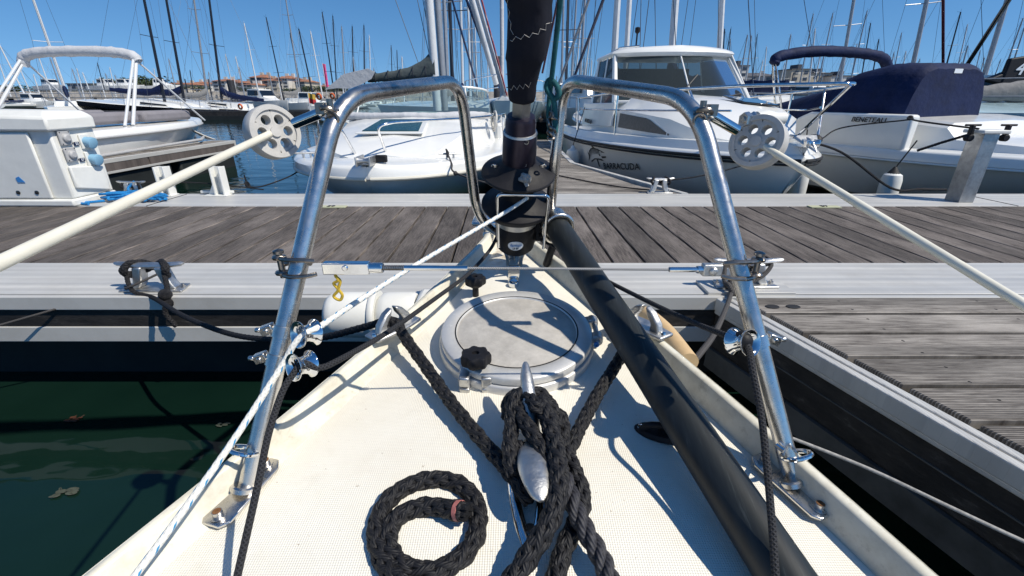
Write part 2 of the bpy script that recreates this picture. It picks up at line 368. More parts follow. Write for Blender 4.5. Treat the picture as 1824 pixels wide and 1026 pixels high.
class MB:
    def __init__(s): s.v = []; s.f = []; s.uv = []; s.mi = []; s.cur = 0
    def face(s, idx, uv=None): s.f.append(tuple(idx)); s.uv.append(uv); s.mi.append(s.cur)
    def box(s, c, d, rz=0.0, M=None, taper=1.0):
        M = M or Matrix.Rotation(rz, 3, 'Z'); b = len(s.v)
        for z in (-.5, .5):
            k_ = taper if z > 0 else 1
            for x, y in ((-.5, -.5), (.5, -.5), (.5, .5), (-.5, .5)): s.v.append(Vector(c) + M @ Vector((x * d[0] * k_, y * d[1] * k_, z * d[2])))
        for q in ((0, 3, 2, 1), (4, 5, 6, 7), (0, 1, 5, 4), (1, 2, 6, 5), (2, 3, 7, 6), (3, 0, 4, 7)): s.face([b + i for i in q])
        return s
    def loft(s, secs, closed=False, caps=True, ring=False):
        b = len(s.v); n = len(secs[0]); m = len(secs)
        for q in secs: s.v += [Vector(p) for p in q]
        for j in range(m if ring else m - 1):
            for i in range(n if closed else n - 1):
                a = b + j * n; c = b + ((j + 1) % m) * n; i2 = (i + 1) % n
                s.face((a + i, a + i2, c + i2, c + i))
        if caps and not ring:
            s.face([b + i for i in range(n)][::-1]); s.face([b + (m - 1) * n + i for i in range(n)])
        return s
    def tube(s, P, r, n=10, closed=False, caps=True, rad=None):
        P = [Vector(p) for p in P]; F = frames(P, closed); b = len(s.v); m = len(P); L = arclen(P)
        for i, p in enumerate(P):
            rr = rad[i] if rad else r
            for k_ in range(n):
                a = 2 * math.pi * k_ / n; s.v.append(p + F[i][1] * (rr * math.cos(a)) + F[i][2] * (rr * math.sin(a)))
        for j in range(m if closed else m - 1):
            a = b + j * n; c = b + ((j + 1) % m) * n
            l0 = L[j]; l1 = L[j + 1] if j + 1 < m else L[j] + (P[0] - P[j]).length
            for k_ in range(n):
                k2 = (k_ + 1) % n
                s.face((a + k_, a + k2, c + k2, c + k_), ((k_ / n, l0), ((k_ + 1) / n, l0), ((k_ + 1) / n, l1), (k_ / n, l1)))
        if caps and not closed:
            s.face([b + i for i in range(n)][::-1]); s.face([b + (m - 1) * n + i for i in range(n)])
        return s
    def bar(s, a, b, r, n=10, r2=None): return s.tube([Vector(a), Vector(b)], r, n, rad=[r, r if r2 is None else r2])
    def lathe(s, o, ax, prof, n=32, sx=1.0):
        """prof: list of (distance along axis, radius)"""
        ax = Vector(ax).normalized(); u = ax.cross(Vector((0, 1, 0)))
        if u.length < .1: u = ax.cross(Vector((1, 0, 0)))
        u.normalize(); w_ = ax.cross(u)
        return s.loft([[Vector(o) + ax * h + u * (r * math.cos(2 * math.pi * k_ / n) * sx) + w_ * (r * math.sin(2 * math.pi * k_ / n)) for k_ in range(n)] for h, r in prof], closed=True)
    def torus(s, c, ax, R_, r, n=28, m=8):
        ax = Vector(ax).normalized(); u = ax.cross(Vector((0.01, 1, 0.02))); u.normalize(); w_ = ax.cross(u)
        return s.tube([Vector(c) + u * (R_ * math.cos(2 * math.pi * i / n)) + w_ * (R_ * math.sin(2 * math.pi * i / n)) for i in range(n)], r, m, closed=True)
    def ball(s, c, r, n=12, sc=(1, 1, 1)):
        m = n // 2; c = Vector(c)
        return s.loft([[c + Vector((sc[0] * r * max(.02, math.sin(math.pi * j / m)) * math.cos(2 * math.pi * i / n), sc[1] * r * max(.02, math.sin(math.pi * j / m)) * math.sin(2 * math.pi * i / n), -sc[2] * r * math.cos(math.pi * j / m))) for i in range(n)] for j in range(m + 1)], closed=True)
    def prism(s, out, vec):
        """closed outline swept along vec"""
        out = [Vector(p) for p in out]; vec = Vector(vec)
        return s.loft([out, [p + vec for p in out]], closed=True)
    def braid(s, P, Rr, pitch=None, n=7, k=4, sr=0.46, twist=False):
        Rr *= .83; pitch = pitch or Rr * 9.0; st = pitch / 18; P = resample(P, st); F = frames(P); L = arclen(P)
        a = 2 * math.pi / pitch
        s.tube(P[::3] + [P[-1]], Rr * .62, 8)
        if Rr > .0095: s.fuzz(P, Rr)
        for dr in ((1,) if twist else (1, -1)):
            for i in range(3 if twist else k):
                q = []
                for j, p in enumerate(P):
                    th = dr * a * L[j] + 2 * math.pi * i / (3 if twist else k)
                    rd = Rr * (0.55 if twist else 0.68 + dr * 0.10 * math.cos(k * a * L[j] + math.pi * i))
                    q.append(p + F[j][1] * (rd * math.cos(th)) + F[j][2] * (rd * math.sin(th)))
                s.tube(q, Rr * (0.62 if twist else sr), n)
        return s
    def fuzz(s, P, Rr, per=900):
        P = resample(P, .004); F = frames(P); rn = random.Random(len(P))
        for _ in range(int(arclen(P)[-1] * per)):
            j = rn.randrange(len(P)); a = rn.uniform(0, 6.283); d_ = F[j][1] * math.cos(a) + F[j][2] * math.sin(a); p = P[j] + d_ * Rr * .82
            t_ = F[j][0] * rn.uniform(-1, 1) + d_.cross(F[j][0]) * rn.uniform(-.6, .6); e_ = p + (d_ * rn.uniform(.2, .7) + t_).normalized() * rn.uniform(.002, .0055); w_ = F[j][0] * .00022
            b_ = len(s.v); s.v += [p - w_, p + w_, e_]; s.face((b_, b_ + 1, b_ + 2))
    def build(s, name, mat, parent=None, W=False, sharp=38, bev=0.0, bseg=2, smooth=True):
        me = bpy.data.meshes.new(name); off = Vector((0, 0, 0)); o = bpy.data.objects.new(name, me); COL.objects.link(o)
        if parent:
            o.parent = parent
            if W: off = wpos(parent)
        elif W:
            xs = [p.x for p in s.v]; ys = [p.y for p in s.v]
            off = Vector(((min(xs) + max(xs)) / 2, (min(ys) + max(ys)) / 2, min(p.z for p in s.v))); o.location = off
        me.from_pydata([tuple(p - off) for p in s.v], [], s.f)
        if any(s.uv):
            ul = me.uv_layers.new(name='UVMap').data; li = 0
            for f_, u_ in zip(s.f, s.uv):
                for q in range(len(f_)):
                    if u_: ul[li].uv = u_[q]
                    li += 1
        for m_ in (mat if isinstance(mat, (list, tuple)) else [mat]): me.materials.append(MATS[m_])
        if max(s.mi, default=0): me.polygons.foreach_set('material_index', s.mi)
        bm = bmesh.new(); bm.from_mesh(me); bmesh.ops.recalc_face_normals(bm, faces=bm.faces); bm.to_mesh(me); bm.free()
        if smooth:
            me.polygons.foreach_set('use_smooth', [True] * len(me.polygons)); me.set_sharp_from_angle(angle=R(sharp))
        if bev:
            b = o.modifiers.new('bevel', 'BEVEL'); b.width = bev; b.segments = bseg; b.limit_method = 'ANGLE'; b.angle_limit = R(35); b.harden_normals = False
        me.update(); return o
def tag(o, label=None, cat=None, group=None, kind=None):
    if label: o['label'] = label
    if cat: o['category'] = cat
    if group: o['group'] = group
    if kind: o['kind'] = kind
    return o
def thing(name, label, cat, loc=(0, 0, 0), rz=0.0, group=None):
    o = bpy.data.objects.new(name, None); COL.objects.link(o); o.location = loc; o.rotation_euler = (0, 0, rz); o.empty_display_size = 0.1
    return tag(o, label, cat, group)
KIDS = {}
def kids(o): return [c for c in bpy.data.objects if c.parent == o]
def dup(root, loc, rz=0.0, label=None, scale=1.0, rot=None, group=None):
    if root.name not in KIDS: KIDS[root.name] = [(c, kids(c)) for c in kids(root)]
    r = root.copy(); COL.objects.link(r); r.location = loc; r.rotation_euler = rot or (0, 0, rz); r.scale = (scale,) * 3 if isinstance(scale, (int, float)) else scale
    if label: r['label'] = label
    if group: r['group'] = group
    for ch, gs in KIDS[root.name]:
        c = ch.copy(); COL.objects.link(c); c.parent = r
        for g in gs: d = g.copy(); COL.objects.link(d); d.parent = c
    return r
def text(name, s, size, mat, parent, loc, X, Yv, ext=0.001, W=False, shear=0.0, sx=1.0):
    """flat lettering: X = reading direction, Yv = up direction of the letters"""
    cu = bpy.data.curves.new(name, 'FONT'); cu.body = s; cu.size = size; cu.extrude = ext; cu.align_x = 'CENTER'; cu.align_y = 'CENTER'; cu.shear = shear; cu.offset = size * 0.012
    t = bpy.data.objects.new('tmp', cu); COL.objects.link(t); bpy.context.view_layer.update()
    me = bpy.data.meshes.new_from_object(t.evaluated_get(bpy.context.evaluated_depsgraph_get())); bpy.data.objects.remove(t)
    X = Vector(X).normalized(); Yv = Vector(Yv); Yv = (Yv - X * Yv.dot(X)).normalized(); N = X.cross(Yv); loc = Vector(loc)
    if W: loc = loc - wpos(parent)
    for v_ in me.vertices: c = v_.co; v_.co = loc + X * (c.x * sx) + Yv * c.y + N * c.z
    me.materials.clear(); me.materials.append(MATS[mat]); me.name = name
    o = bpy.data.objects.new(name, me); COL.objects.link(o); o.parent = parent; return o
def lerp(a, b, t): return a + (b - a) * t
def interp(tab, x):
    if x <= tab[0][0]: return tab[0][1]
    for (a, va), (b, vb) in zip(tab, tab[1:]):
        if x <= b: return va + (vb - va) * (x - a) / (b - a)
    return tab[-1][1]
def wpath(pts): return [pc(*p) for p in pts]
# ================================================================== THE SETTING
b = MB(); b.v = [V(-1500, -400, 0), V(1500, -400, 0), V(1500, 3000, 0), V(-1500, 3000, 0)]; b.face((0, 1, 2, 3))
tag(b.build('harbour_water', 'harbour_water', smooth=False), kind='structure')
ZD = 0.45
def board_rows(name, mat, parent, quads, th=0.03):
    m = MB()
    for q in quads: m.prism([V(x, y, ZD - th) for x, y in q], (0, 0, th))
    return m.build(name, mat, parent, W=True, smooth=False, bev=0.003, bseg=1)
# --- main pontoon
mp = thing('pontoon', 'long grey timber pontoon with ribbed aluminium edges crossing in front of the bow', 'pontoon', (0, 2.6, 0))
Q = []; sk_ = -0.0185
x = -11.0
while x < 11.5:
    Q.append([(x, 1.975), (x + .140, 1.975), (x + .140 + sk_ * 1.2, 3.165), (x + sk_ * 1.2, 3.165)]); x += .151
board_rows('deck_boards', 'dock_wood', mp, Q)
def edgeprof(y0, y1, lip):
    m = MB()
    ys = [(y0, -.16), (y0, -.03), (y0 + .004, 0.0)] if lip > 0 else []
    m.box((0, (y0 + y1) / 2, ZD - .045), (24, y1 - y0, .09))
    return m
m = MB()
m.box((0, 1.79, ZD - .05), (24, .36, .10)); m.box((0, 1.587, ZD - .027), (24, .026, .055))      # wide plank, slot, outer lip
o = m.build('edge_profile', 'dock_aluminium', mp, W=True, smooth=False, bev=.003)
m = MB(); m.box((0, 3.385, ZD - .05), (24, .43, .10)); m.box((0, 3.615, ZD - .03), (24, .024, .06))
m.build('edge_profile', 'dock_aluminium', mp, W=True, smooth=False, bev=.003)
m = MB(); m.box((-5.5, 1.60, .368), (12.9, .03, .096)); m.box((7.4, 1.60, .368), (13.0, .03, .096)); m.box((0, 3.595, .36), (24, .03, .08))
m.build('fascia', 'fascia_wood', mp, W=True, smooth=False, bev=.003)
m = MB(); m.box((0, 1.605, .285), (24, .05, .066)); m.box((0, 3.59, .285), (24, .04, .066))
m.build('lower_profile', 'dock_aluminium', mp, W=True, smooth=False, bev=.003)
MB().box((0, 2.6, .33), (23.9, 1.9, .03)).build('bearer', 'float_dark', mp, W=True)
MB().box((2.0, .15, .37), (1.4, 2.6, .03)).build('bearer', 'float_dark', mp, W=True)
for i in range(-4, 4):
    MB().box((i * 3 + 1.5, 2.6, .08), (2.4, 1.7, .42)).build('float', 'float_dark', mp, W=True, bev=.04)
m = MB()
for xx in (-9, -6.1, -3.2, 3.0, 6.1, 9): m.box((xx + 0.6, 3.385, ZD + .0015), (.004, .43, .003))
m.build('joint', 'black_rubber', mp, W=True, smooth=False)
# --- finger pontoon, right foreground (towards us, flared where it meets the main pontoon)
A1, A2 = pz(1404, 603, ZD), pz(1824, 838, ZD)
d2 = (A2 - A1).normalized(); e0 = A1 - d2 * (A1.y - 1.57) / d2.y; e1 = A1 + d2 * 1.15
def ex(y, off=0.0): t = (y - A1.y) / d2.y; return A1.x + d2.x * t + off
fr = thing('finger_pontoon', 'flared finger pontoon with pale crosswise boards to the right of the bow', 'pontoon', (1.6, .9, 0), group='finger pontoons')
Q = []; y = 1.568
wd = .128
while y > -1.2:
    y0 = y - wd + .004; o1 = .088 + .0; Q.append([(max(ex(y0, o1), .9), y0), (2.9, y0), (2.9, y), (ex(y, o1), y)]); y = y0 - .018; wd = .132
board_rows('deck_boards', 'finger_wood', fr, Q)
N2 = V(-d2.y, d2.x, 0); N2 = N2 if N2.x < 0 else -N2     # outwards, to the boat
def strip(m, off0, off1, z0, z1, t0=-.0, t1=3.0):
    s_ = V(ex(1.567), 1.567, 0); P = [s_ - N2 * 0 + d2 * 0, s_ + d2 * t1]
    a, c = P; q = [a - N2 * off0, a - N2 * off1, c - N2 * off1, c - N2 * off0]
    m.prism([V(p.x, p.y, z0) for p in q], (0, 0, z1 - z0)); return m
m = strip(MB(), 0.0, .026, .40, .45); strip(m, .030, .056, .40, .452); strip(m, 0.004, .05, .385, .40)
m.build('edge_profile', 'finger_aluminium', fr, W=True, smooth=False, bev=.004)
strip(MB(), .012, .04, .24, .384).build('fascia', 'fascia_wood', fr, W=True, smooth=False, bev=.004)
m = strip(MB(), .002, .03, .15, .236); strip(m, .008, .012, .33, .334); m.build('lower_profile', 'shaded_aluminium', fr, W=True, smooth=False)
for px_ in (1376, 1413):
    c_ = pz(px_, 546, ZD + .002); MB().lathe(c_, (0, 0, 1), [(0, .017), (.0012, .016)], 20, sx=1.5).build('drain_hole', 'black_rubber', fr, W=True)
MB().box((2.0, -.2, .05), (1.0, 2.4, .36)).build('float', 'float_dark', fr, W=True, bev=.04)
# --- finger pontoon between the motorboats
fc = thing('finger_pontoon', 'narrow finger pontoon between the two middle motorboats, flared at its root', 'pontoon', (.4, 5.5, 0), group='finger pontoons')
def rx(y): return interp([(3.63, 1.42), (3.97, 1.17), (5.54, .75), (7.1, .73), (9, .72)], y)
Q = []; y = 3.64
while y < 8.8: Q.append([(.02, y), (rx(y) - .06, y), (rx(y + .14) - .06, y + .14), (.02, y + .14)]); y += .149
board_rows('deck_boards', 'finger_wood', fc, Q)
m = MB()
for p, q in (((1.42, 3.63), (.75, 5.54)), ((.75, 5.54), (.72, 8.8))):
    m.prism([V(p[0] - .055, p[1], .36), V(p[0], p[1], .36), V(q[0], q[1], .36), V(q[0] - .055, q[1], .36)], (0, 0, .095))
m.prism([V(-.04, 3.64, .36), V(.015, 3.64, .36), V(.015, 8.8, .36), V(-.04, 8.8, .36)], (0, 0, .095))
m.build('edge_profile', 'finger_aluminium', fc, W=True, smooth=False, bev=.003)
m = MB(); m.box((.36, 6.2, .22), (.66, 5.1, .2)); m.box((.36, 5.2, .06), (.6, 1.6, .3)); m.box((.36, 8, .06), (.6, 1.4, .3)); m.build('float', 'float_dark', fc, W=True, bev=.03)
# --- finger pontoon, left
fl = thing('finger_pontoon', 'finger pontoon with dark floats beside the boat with the white bimini', 'pontoon', (-5.5, 6.2, 0), group='finger pontoons')
m = MB()
Q = [[(-5.52, 3.64 + i * .149), (-5.2, 3.64 + i * .149), (-5.2, 3.78 + i * .149), (-5.52, 3.78 + i * .149)] for i in range(34)]
board_rows('deck_boards', 'finger_wood', fl, Q)
m = MB(); m.box((-5.165, 6.17, .425), (.06, 5.06, .05)); m.box((-5.555, 6.17, .425), (.06, 5.06, .05)); m.box((-5.16, 6.17, .285), (.05, 5.06, .03)); m.box((-5.36, 8.72, .39), (.45, .05, .12))
m.build('edge_profile', 'finger_aluminium', fl, W=True, smooth=False, bev=.003)
m = MB(); m.box((-5.155, 5.1, .35), (.03, 2.9, .10)); m.box((-5.155, 7.65, .35), (.03, 2.14, .10)); m.build('fascia', 'trim_wood', fl, W=True, smooth=False)
for yy in (4.6, 6.3, 7.95): MB().box((-5.36, yy, .05), (.36, 1.45, .42)).build('float', 'float_dark', fl, W=True, bev=.03)
# --- finger pontoon + marks on the dock: berth number plates
for (px, py, s_, n_) in ((590, 369, '59', 'left'), (1468, 369, '57', 'right')):
    p = pz(px, py, ZD + .002)
    t = thing('berth_plate', 'small pale number plate on the far edge of the pontoon, ' + ('left of the furling drum' if n_ == 'left' else 'right of the furling drum'), 'number plate', p, group='berth number plates')
    MB().box((0, 0, .003), (.21, .06, .006)).build('plate', 'plate_yellow', t, smooth=False)
    text('berth_number', s_, .055, 'ink_black', t, (0, 0, .008), (1, 0, 0), (0, 1, 0))
# ------------------------------------------------------------------ dock furniture
def cleat(name, label, loc, rz, L=.25, H=.085, W_=.05, base=True, mat='cast_aluminium', group='mooring cleats'):
    t = thing(name, label, 'mooring cleat', loc, rz, group)
    m = MB()
    sec = lambda x_, r, zz: [V(x_, r * 1.1 * math.cos(a), zz + r * .8 * math.sin(a)) for a in [2 * math.pi * i / 10 for i in range(10)]]
    m.loft([sec(-L / 2, .006, H + .008), sec(-L / 2 + .012, .011, H + .006), sec(-L / 4, .014, H), sec(0, .016, H - .002), sec(L / 4, .014, H), sec(L / 2 - .012, .011, H + .006), sec(L / 2, .006, H + .008)], closed=True)
    m.build('horn', mat, t)
    for s_ in (-1, 1):
        m = MB()
        m.loft([[V(s_ * (L * .20 + dx) + a * .5, c_, z_) for a, c_ in ((-.036, -.022), (.036, -.022), (.036, .022), (-.036, .022))] for dx, z_ in ((.018, .008), (.004, .03), (-.012, H - .004))], closed=True)
        m.build('leg', mat, t, bev=.006)
    m = MB(); m.prism([V(-L * .46, -W_ * .8, 0), V(L * .46, -W_ * .8, 0), V(L * .40, W_ * .8, 0), V(-L * .40, W_ * .8, 0)], (0, 0, .009))
    m.build('base_plate', mat, t, bev=.003)
    for s_ in (-1, 1): MB().lathe((s_ * L * .40, .0, .009), (0, 0, 1), [(0, .010), (.007, .010), (.007, .005), (.014, .005)], 6).build('bolt', 'dock_steel', t)
    return t
pl = pz(262, 524, ZD)
cleat('dock_cleat', 'aluminium dock cleat wound with a knotted black mooring line, left of the bow', (pl.x, 1.66, ZD), 0, .27, .10)
ct = cleat('dock_cleat', 'aluminium dock cleat on a thick plate behind the right bow rail leg', (.93, 1.67, ZD + .012), 0, .27, .10)
MB().box((.93, 1.66, ZD + .006), (.34, .13, .012)).build('backing_plate', 'dock_aluminium', ct, W=True, bev=.002)
cleat('dock_cleat', 'aluminium dock cleat wrapped in black rope in front of the cabin cruiser hull', (1.19, 3.66, ZD), 0, .22, .11)
cleat('dock_cleat', 'pale dock cleat with a heap of blue rope beside the power pedestal', (-2.93, 3.5, ZD), 0, .22, .11)
# mooring turns on the cleats (ropes)
def wraps(c, n, L, H, seed, r=.007):
    rnd = random.Random(seed); P = []
    for i in range(n * 8):
        a = i / 8 * 2 * math.pi; P.append(V(c[0] + math.sin(a * .5) * L * .33 + rnd.uniform(-.006, .006), c[1] + .026 * math.cos(a) + rnd.uniform(-.004, .004), c[2] + H * (.86 + .22 * math.sin(a)) + rnd.uniform(-.006, .006)))
    return catmull(P, 4)
# ropes on left dock cleat
g = 'mooring lines'
cx = pl.x
P = wraps((cx - .005, 1.66, ZD), 6, .25, .10, 3)
m = MB().braid(P, .0115, pitch=.05)
m.braid(catmull([V(cx + .05, 1.66, ZD + .10), V(cx + .09, 1.60, ZD + .03), V(cx + .10, 1.57, ZD - .01), V(cx + .085, 1.56, ZD - .06), V(cx + .115, 1.555, ZD - .115)], 8), .010, pitch=.05)
m.braid(catmull([V(cx - .10, 1.66, ZD + .095), V(cx - .05, 1.60, ZD + .02), V(cx + .05, 1.57, ZD - .0), pc(325, 562, 1.5), pc(400, 592, 1.36), pc(470, 604, 1.24), pc(560, 603, 1.10), pc(640, 585, .98), pc(690, 570, .93)], 10), .0085, pitch=.045)
m.ball((cx + .095, 1.575, ZD + .01), .024); m.ball((cx + .10, 1.572, ZD - .02), .02)
tag(m.build('mooring_rope', 'mooring_black', W=True), 'black braided mooring line knotted round the left dock cleat and led to the bow', 'mooring rope', g)
m = MB().tube(catmull([V(cx + .06, 1.66, ZD + .08), V(cx - .06, 1.6, ZD + .03), pz(215, 512, .44), pz(100, 550, .40), pz(-20, 585, .36), pz(-200, 640, .3)], 8), .0045, 8)
tag(m.build('mooring_rope', 'rope_charcoal', W=True), 'thin grey line running left from the knotted dock cleat along the pontoon edge', 'mooring rope', g)
# ropes on right dock cleat
cc = V(.93, 1.67, ZD + .012)
m = MB().tube(catmull([cc + V(-.09, 0, .09), cc + V(-.10, -.05, .03), cc + V(-.05, -.06, .02), cc + V(.05, -.03, .05), cc + V(.09, .0, .09), cc + V(.02, .03, .05), cc + V(-.07, -.03, .04), cc + V(-.09, -.09, .0), pc(1275, 590, 1.35), pc(1232, 650, 1.15), pz(1180, 735, .40)], 10), .0085, 8)
for i in range(3): m.torus(cc + V(-.085 + .02 * i, -.06, .005 - .02 * i), (1, .3 * i, .4), .026, .009, 16, 8)
tag(m.build('mooring_rope', 'rope_charcoal', W=True), 'charcoal braided line from the right dock cleat down towards the sailing boat hull', 'mooring rope', g)
# far cleats
m = MB().tube(wraps((1.19, 3.66, ZD), 4, .22, .11, 5), .0085, 7)
m.tube(catmull([V(1.24, 3.66, ZD + .1), V(1.5, 3.72, ZD + .12), V(1.85, 3.85, ZD + .17), V(2.3, 4.02, .72)], 8), .0055, 6)
m.tube(catmull([V(1.15, 3.66, ZD + .02), V(.9, 3.9, ZD + .01), V(.6, 4.3, ZD + .008), V(.35, 4.7, ZD + .008)], 8), .006, 6)
tag(m.build('mooring_rope', 'rope_flat_black', W=True), 'black line wound on the far dock cleat and led to the cabin cruiser', 'mooring rope', g)
rnd = random.Random(11); P = []
for i in range(60):
    a = i * 1.05; P.append(V(-2.72 + .26 * math.cos(a) * rnd.uniform(.3, 1) - .1, 3.36 + .09 * math.sin(a * 1.3) * rnd.uniform(.4, 1), ZD + .015 + rnd.uniform(0, .045)))
P += [V(-2.93, 3.45, ZD + .06), V(-2.9, 3.5, ZD + .12)]
m = MB().tube(catmull(P, 4), .009, 7); m.tube(catmull([V(-3.0, 3.3, ZD + .012), V(-3.1, 3.22, ZD + .012), V(-3.02, 3.185, ZD + .012)], 6), .009, 7)
tag(m.build('rope_heap', 'rope_blue', W=True), 'heap of bright blue rope tangled on the pontoon edge beside the power pedestal', 'rope', g)
m = MB().tube(wraps((-2.93, 3.5, ZD), 3, .22, .10, 8), .008, 6); m.tube(catmull([V(-2.88, 3.5, ZD + .11), V(-2.55, 3.62, ZD + .09), V(-2.2, 3.66, ZD + .05), V(-2.0, 3.64, ZD + .03)], 6), .005, 6)
tag(m.build('mooring_rope', 'rope_flat_black', W=True), 'thin black line on the pale cleat behind the heap of blue rope', 'mooring rope', g)
# white H posts with gussets on far edge
for i, (px_, la) in enumerate(((310, 'short white aluminium bracket post behind the blue rope, the left of the pair'), (405, 'short white bracket post at the pontoon edge with a black line beside it'))):
    p = pz(px_, 345, ZD); t = thing('bracket_post', la, 'bracket post', (p.x, 3.57, ZD), group='white bracket posts')
    m = MB(); m.box((-.035, 0, .11), (.012, .08, .22)); m.box((.035, 0, .11), (.012, .08, .22)); m.box((0, .02, .11), (.058, .012, .22)); m.build('upright', 'white_plastic', t, bev=.002)
    m = MB(); m.prism([V(-.045, -.01, .0), V(-.11, -.01, 0), V(-.045, -.01, .11)], (0, .02, 0)); m.box((-.03, -.01, .004), (.18, .09, .008)); m.build('gusset', 'white_plastic', t, bev=.002)
m = MB(); m.box((-2.35, 3.6, ZD + .02), (.26, .02, .02)); tag(m.build('edge_strip', 'white_plastic', W=True, bev=.003), 'short pale strip fixed on the pontoon edge between the two white bracket posts', 'strip')
P = catmull([pz(440, 336, ZD) + V(0, .02, .01), pY(470, 331, 4.0), pY(520, 312, 4.4), pY(548, 291, 4.75)], 8)
m = MB().tube(P, .006, 6); m.torus(P[0] + V(0, 0, .02), (1, 0, .3), .025, .008, 14, 6); m.bar(P[0], P[0] + V(-.01, -.0, .10), .006, 6)
tag(m.build('mooring_rope', 'rope_flat_black', W=True), 'black line running over blue water from the pontoon edge to the windscreen motorboat', 'mooring rope', g)
# right bracket post
t = thing('bracket_post', 'tall galvanised channel post with black ratchets before the navy covered boat', 'bracket post', (3.33, 3.34, ZD))
m = MB(); m.box((-.047, 0, .24), (.012, .12, .48)); m.box((.047, .0, .24), (.012, .12, .48)); m.box((0, -.054, .24), (.084, .012, .48)); m.build('upright', 'dock_steel', t, bev=.002)
MB().box((.01, 0, .492), (.19, .16, .024)).build('top_plate', 'white_plastic', t, bev=.006)
for s_ in (-.12, .13):
    m = MB(); m.box((s_, -.02, .535), (.11, .014, .014)); m.box((s_, -.02, .50), (.022, .03, .07)); m.lathe((s_, -.02, .45), (0, 1, 0), [(-.02, .0), (-.02, .024), (.02, .024), (.02, 0)], 10); m.build('ratchet', 'black_plastic', t, bev=.004)
m = MB().tube(catmull([V(3.2, 3.33, .95), V(2.75, 3.5, 1.0), V(2.2, 3.9, 1.03)], 8), .006, 6)   # line over the bow of the navy covered boat
# ================================================================== OUR SAILING BOAT (the foredeck we stand over)
ob = thing('sailing_boat', 'sailing boat in the foreground with a cream foredeck, steel bow rail and furled dark sail', 'sailing boat', (0, .2, 0))
LR = [(816, 465), (745, 540), (670, 603), (620, 640), (514, 718), (447, 779), (300, 905), (145, 1026)]
RR = [(1002, 465), (1131, 556), (1228, 650), (1318, 712), (1436, 817), (1560, 937), (1690, 1026)]
HR = .045
Lp = [pd(*p, HR) for p in LR]; Rp = [pd(*p, HR) for p in RR]
tl = sorted([(p.y, p.x) for p in Lp]); tr = sorted([(p.y, p.x) for p in Rp])
import numpy as np
fL = np.polyfit([a for a, _ in tl], [b_ for _, b_ in tl], 2); fR = np.polyfit([a for a, _ in tr], [b_ for _, b_ in tr], 2)
tl = [(y_, float(np.polyval(fL, y_))) for y_ in np.linspace(.33, 1.36, 30)]; tr = [(y_, float(np.polyval(fR, y_))) for y_ in np.linspace(.33, 1.36, 30)]
def hw(y, s):
    """rail outer edge at station y, s -1 left, 1 right"""
    y0, y1 = .33, 1.34
    a = interp(tl, min(y, y1)); b = interp(tr, min(y, y1)); mid = (a + b) / 2 * max(0, min(1, (y1 - .0) and 1)); h_ = (b - a) / 2
    if y < y0: h_ += (y0 - y) * .34 if y > -.6 else .316 + ((-.6 - y)) * .10 if y > -3 else .316 + .24
    if y > y1: h_ = h_ * (1 - ((y - y1) / .28) ** 2 * .78)
    return mid + s * h_
ST = [1.60, 1.56, 1.50, 1.42, 1.34, 1.24, 1.14, 1.04, .94, .84, .74, .64, .54, .44, .34, .2, .0, -.3, -.6, -1.2, -2.0, -3.2]
def sm(y, s): return (hw(y - .03, s) + 2 * hw(y, s) + hw(y + .03, s)) / 4 if y < 1.56 else hw(y, s)
S_ = []
for y in ST:
    a, b = sm(y, -1), sm(y, 1); z = zd(y); k_ = max(.15, min(1, (1.62 - y) / .9)); mx = (a + b) / 2
    S_.append([V(a, y, z + HR - .002), V(a - .004, y, z + .01), V(lerp(mx, a, .97), y - .02, z - .12), V(lerp(mx, a, .80 * k_ + .05), y - .12, .2), V(lerp(mx, a, .5 * k_), y - .22, -.05), V(mx, y - .3, -.22),
               V(lerp(mx, b, .5 * k_), y - .22, -.05), V(lerp(mx, b, .80 * k_ + .05), y - .12, .2), V(lerp(mx, b, .97), y - .02, z - .12), V(b + .004, y, z + .01), V(b, y, z + HR - .002)])
MB().loft(S_).build('hull', 'white_gelcoat', ob, W=True, sharp=50)
S_ = []
for y in ST:
    a, b = sm(y, -1), sm(y, 1); z = zd(y); q = []
    for i in range(13): t_ = i / 12; q.append(V(lerp(a + .012, b - .012, t_ if i not in (1, 11) else (min(.07, .07 * .4 / max(.2, b - a)) if i == 1 else 1 - min(.07, .07 * .4 / max(.2, b - a)))), y, z + .010 * (1 - (2 * t_ - 1) ** 2)))
    S_.append(q)
m = MB()
for j in range(len(ST) - 1):
    for i in range(12):
        b0_ = len(m.v); qs = [S_[j][i], S_[j][i + 1], S_[j + 1][i + 1], S_[j + 1][i]]; m.v += qs
        ii = [(j, i), (j, i + 1), (j + 1, i + 1), (j + 1, i)]
        m.face((b0_, b0_ + 1, b0_ + 2, b0_ + 3), tuple((min(S_[a][b_].x - S_[a][0].x, S_[a][-1].x - S_[a][b_].x), ST[a]) for a, b_ in ii))
dk = m.build('deck', 'deck_nonslip', ob, W=True)
bm = bmesh.new(); bm.from_mesh(dk.data); bmesh.ops.remove_doubles(bm, verts=bm.verts, dist=1e-5); bmesh.ops.recalc_face_normals(bm, faces=bm.faces); bm.to_mesh(dk.data); bm.free()
for s_ in (-1, 1):
    m = MB(); Q = []
    for y in ST:
        a = sm(y, s_); z = zd(y); wt = .017 if s_ < 0 else .019; i_ = a - s_ * wt; cv = .022 if s_ < 0 else .010
        Q.append([V(a, y, z + HR - .006), V(a - s_ * .004, y, z + HR), V(i_ + s_ * .003, y, z + HR), V(i_, y, z + HR - .004), V(i_ - s_ * .004, y, z + .016), V(i_ - s_ * cv, y, z + .005), V(i_ - s_ * (cv + .003), y, z - .004), V(a, y, z - .004)])
    m.loft(Q, closed=True).build('toe_rail', 'rail_gelcoat', ob, W=True, sharp=60)
# smooth border lines of the non-slip panel (a low step by the hatch)
m = MB()
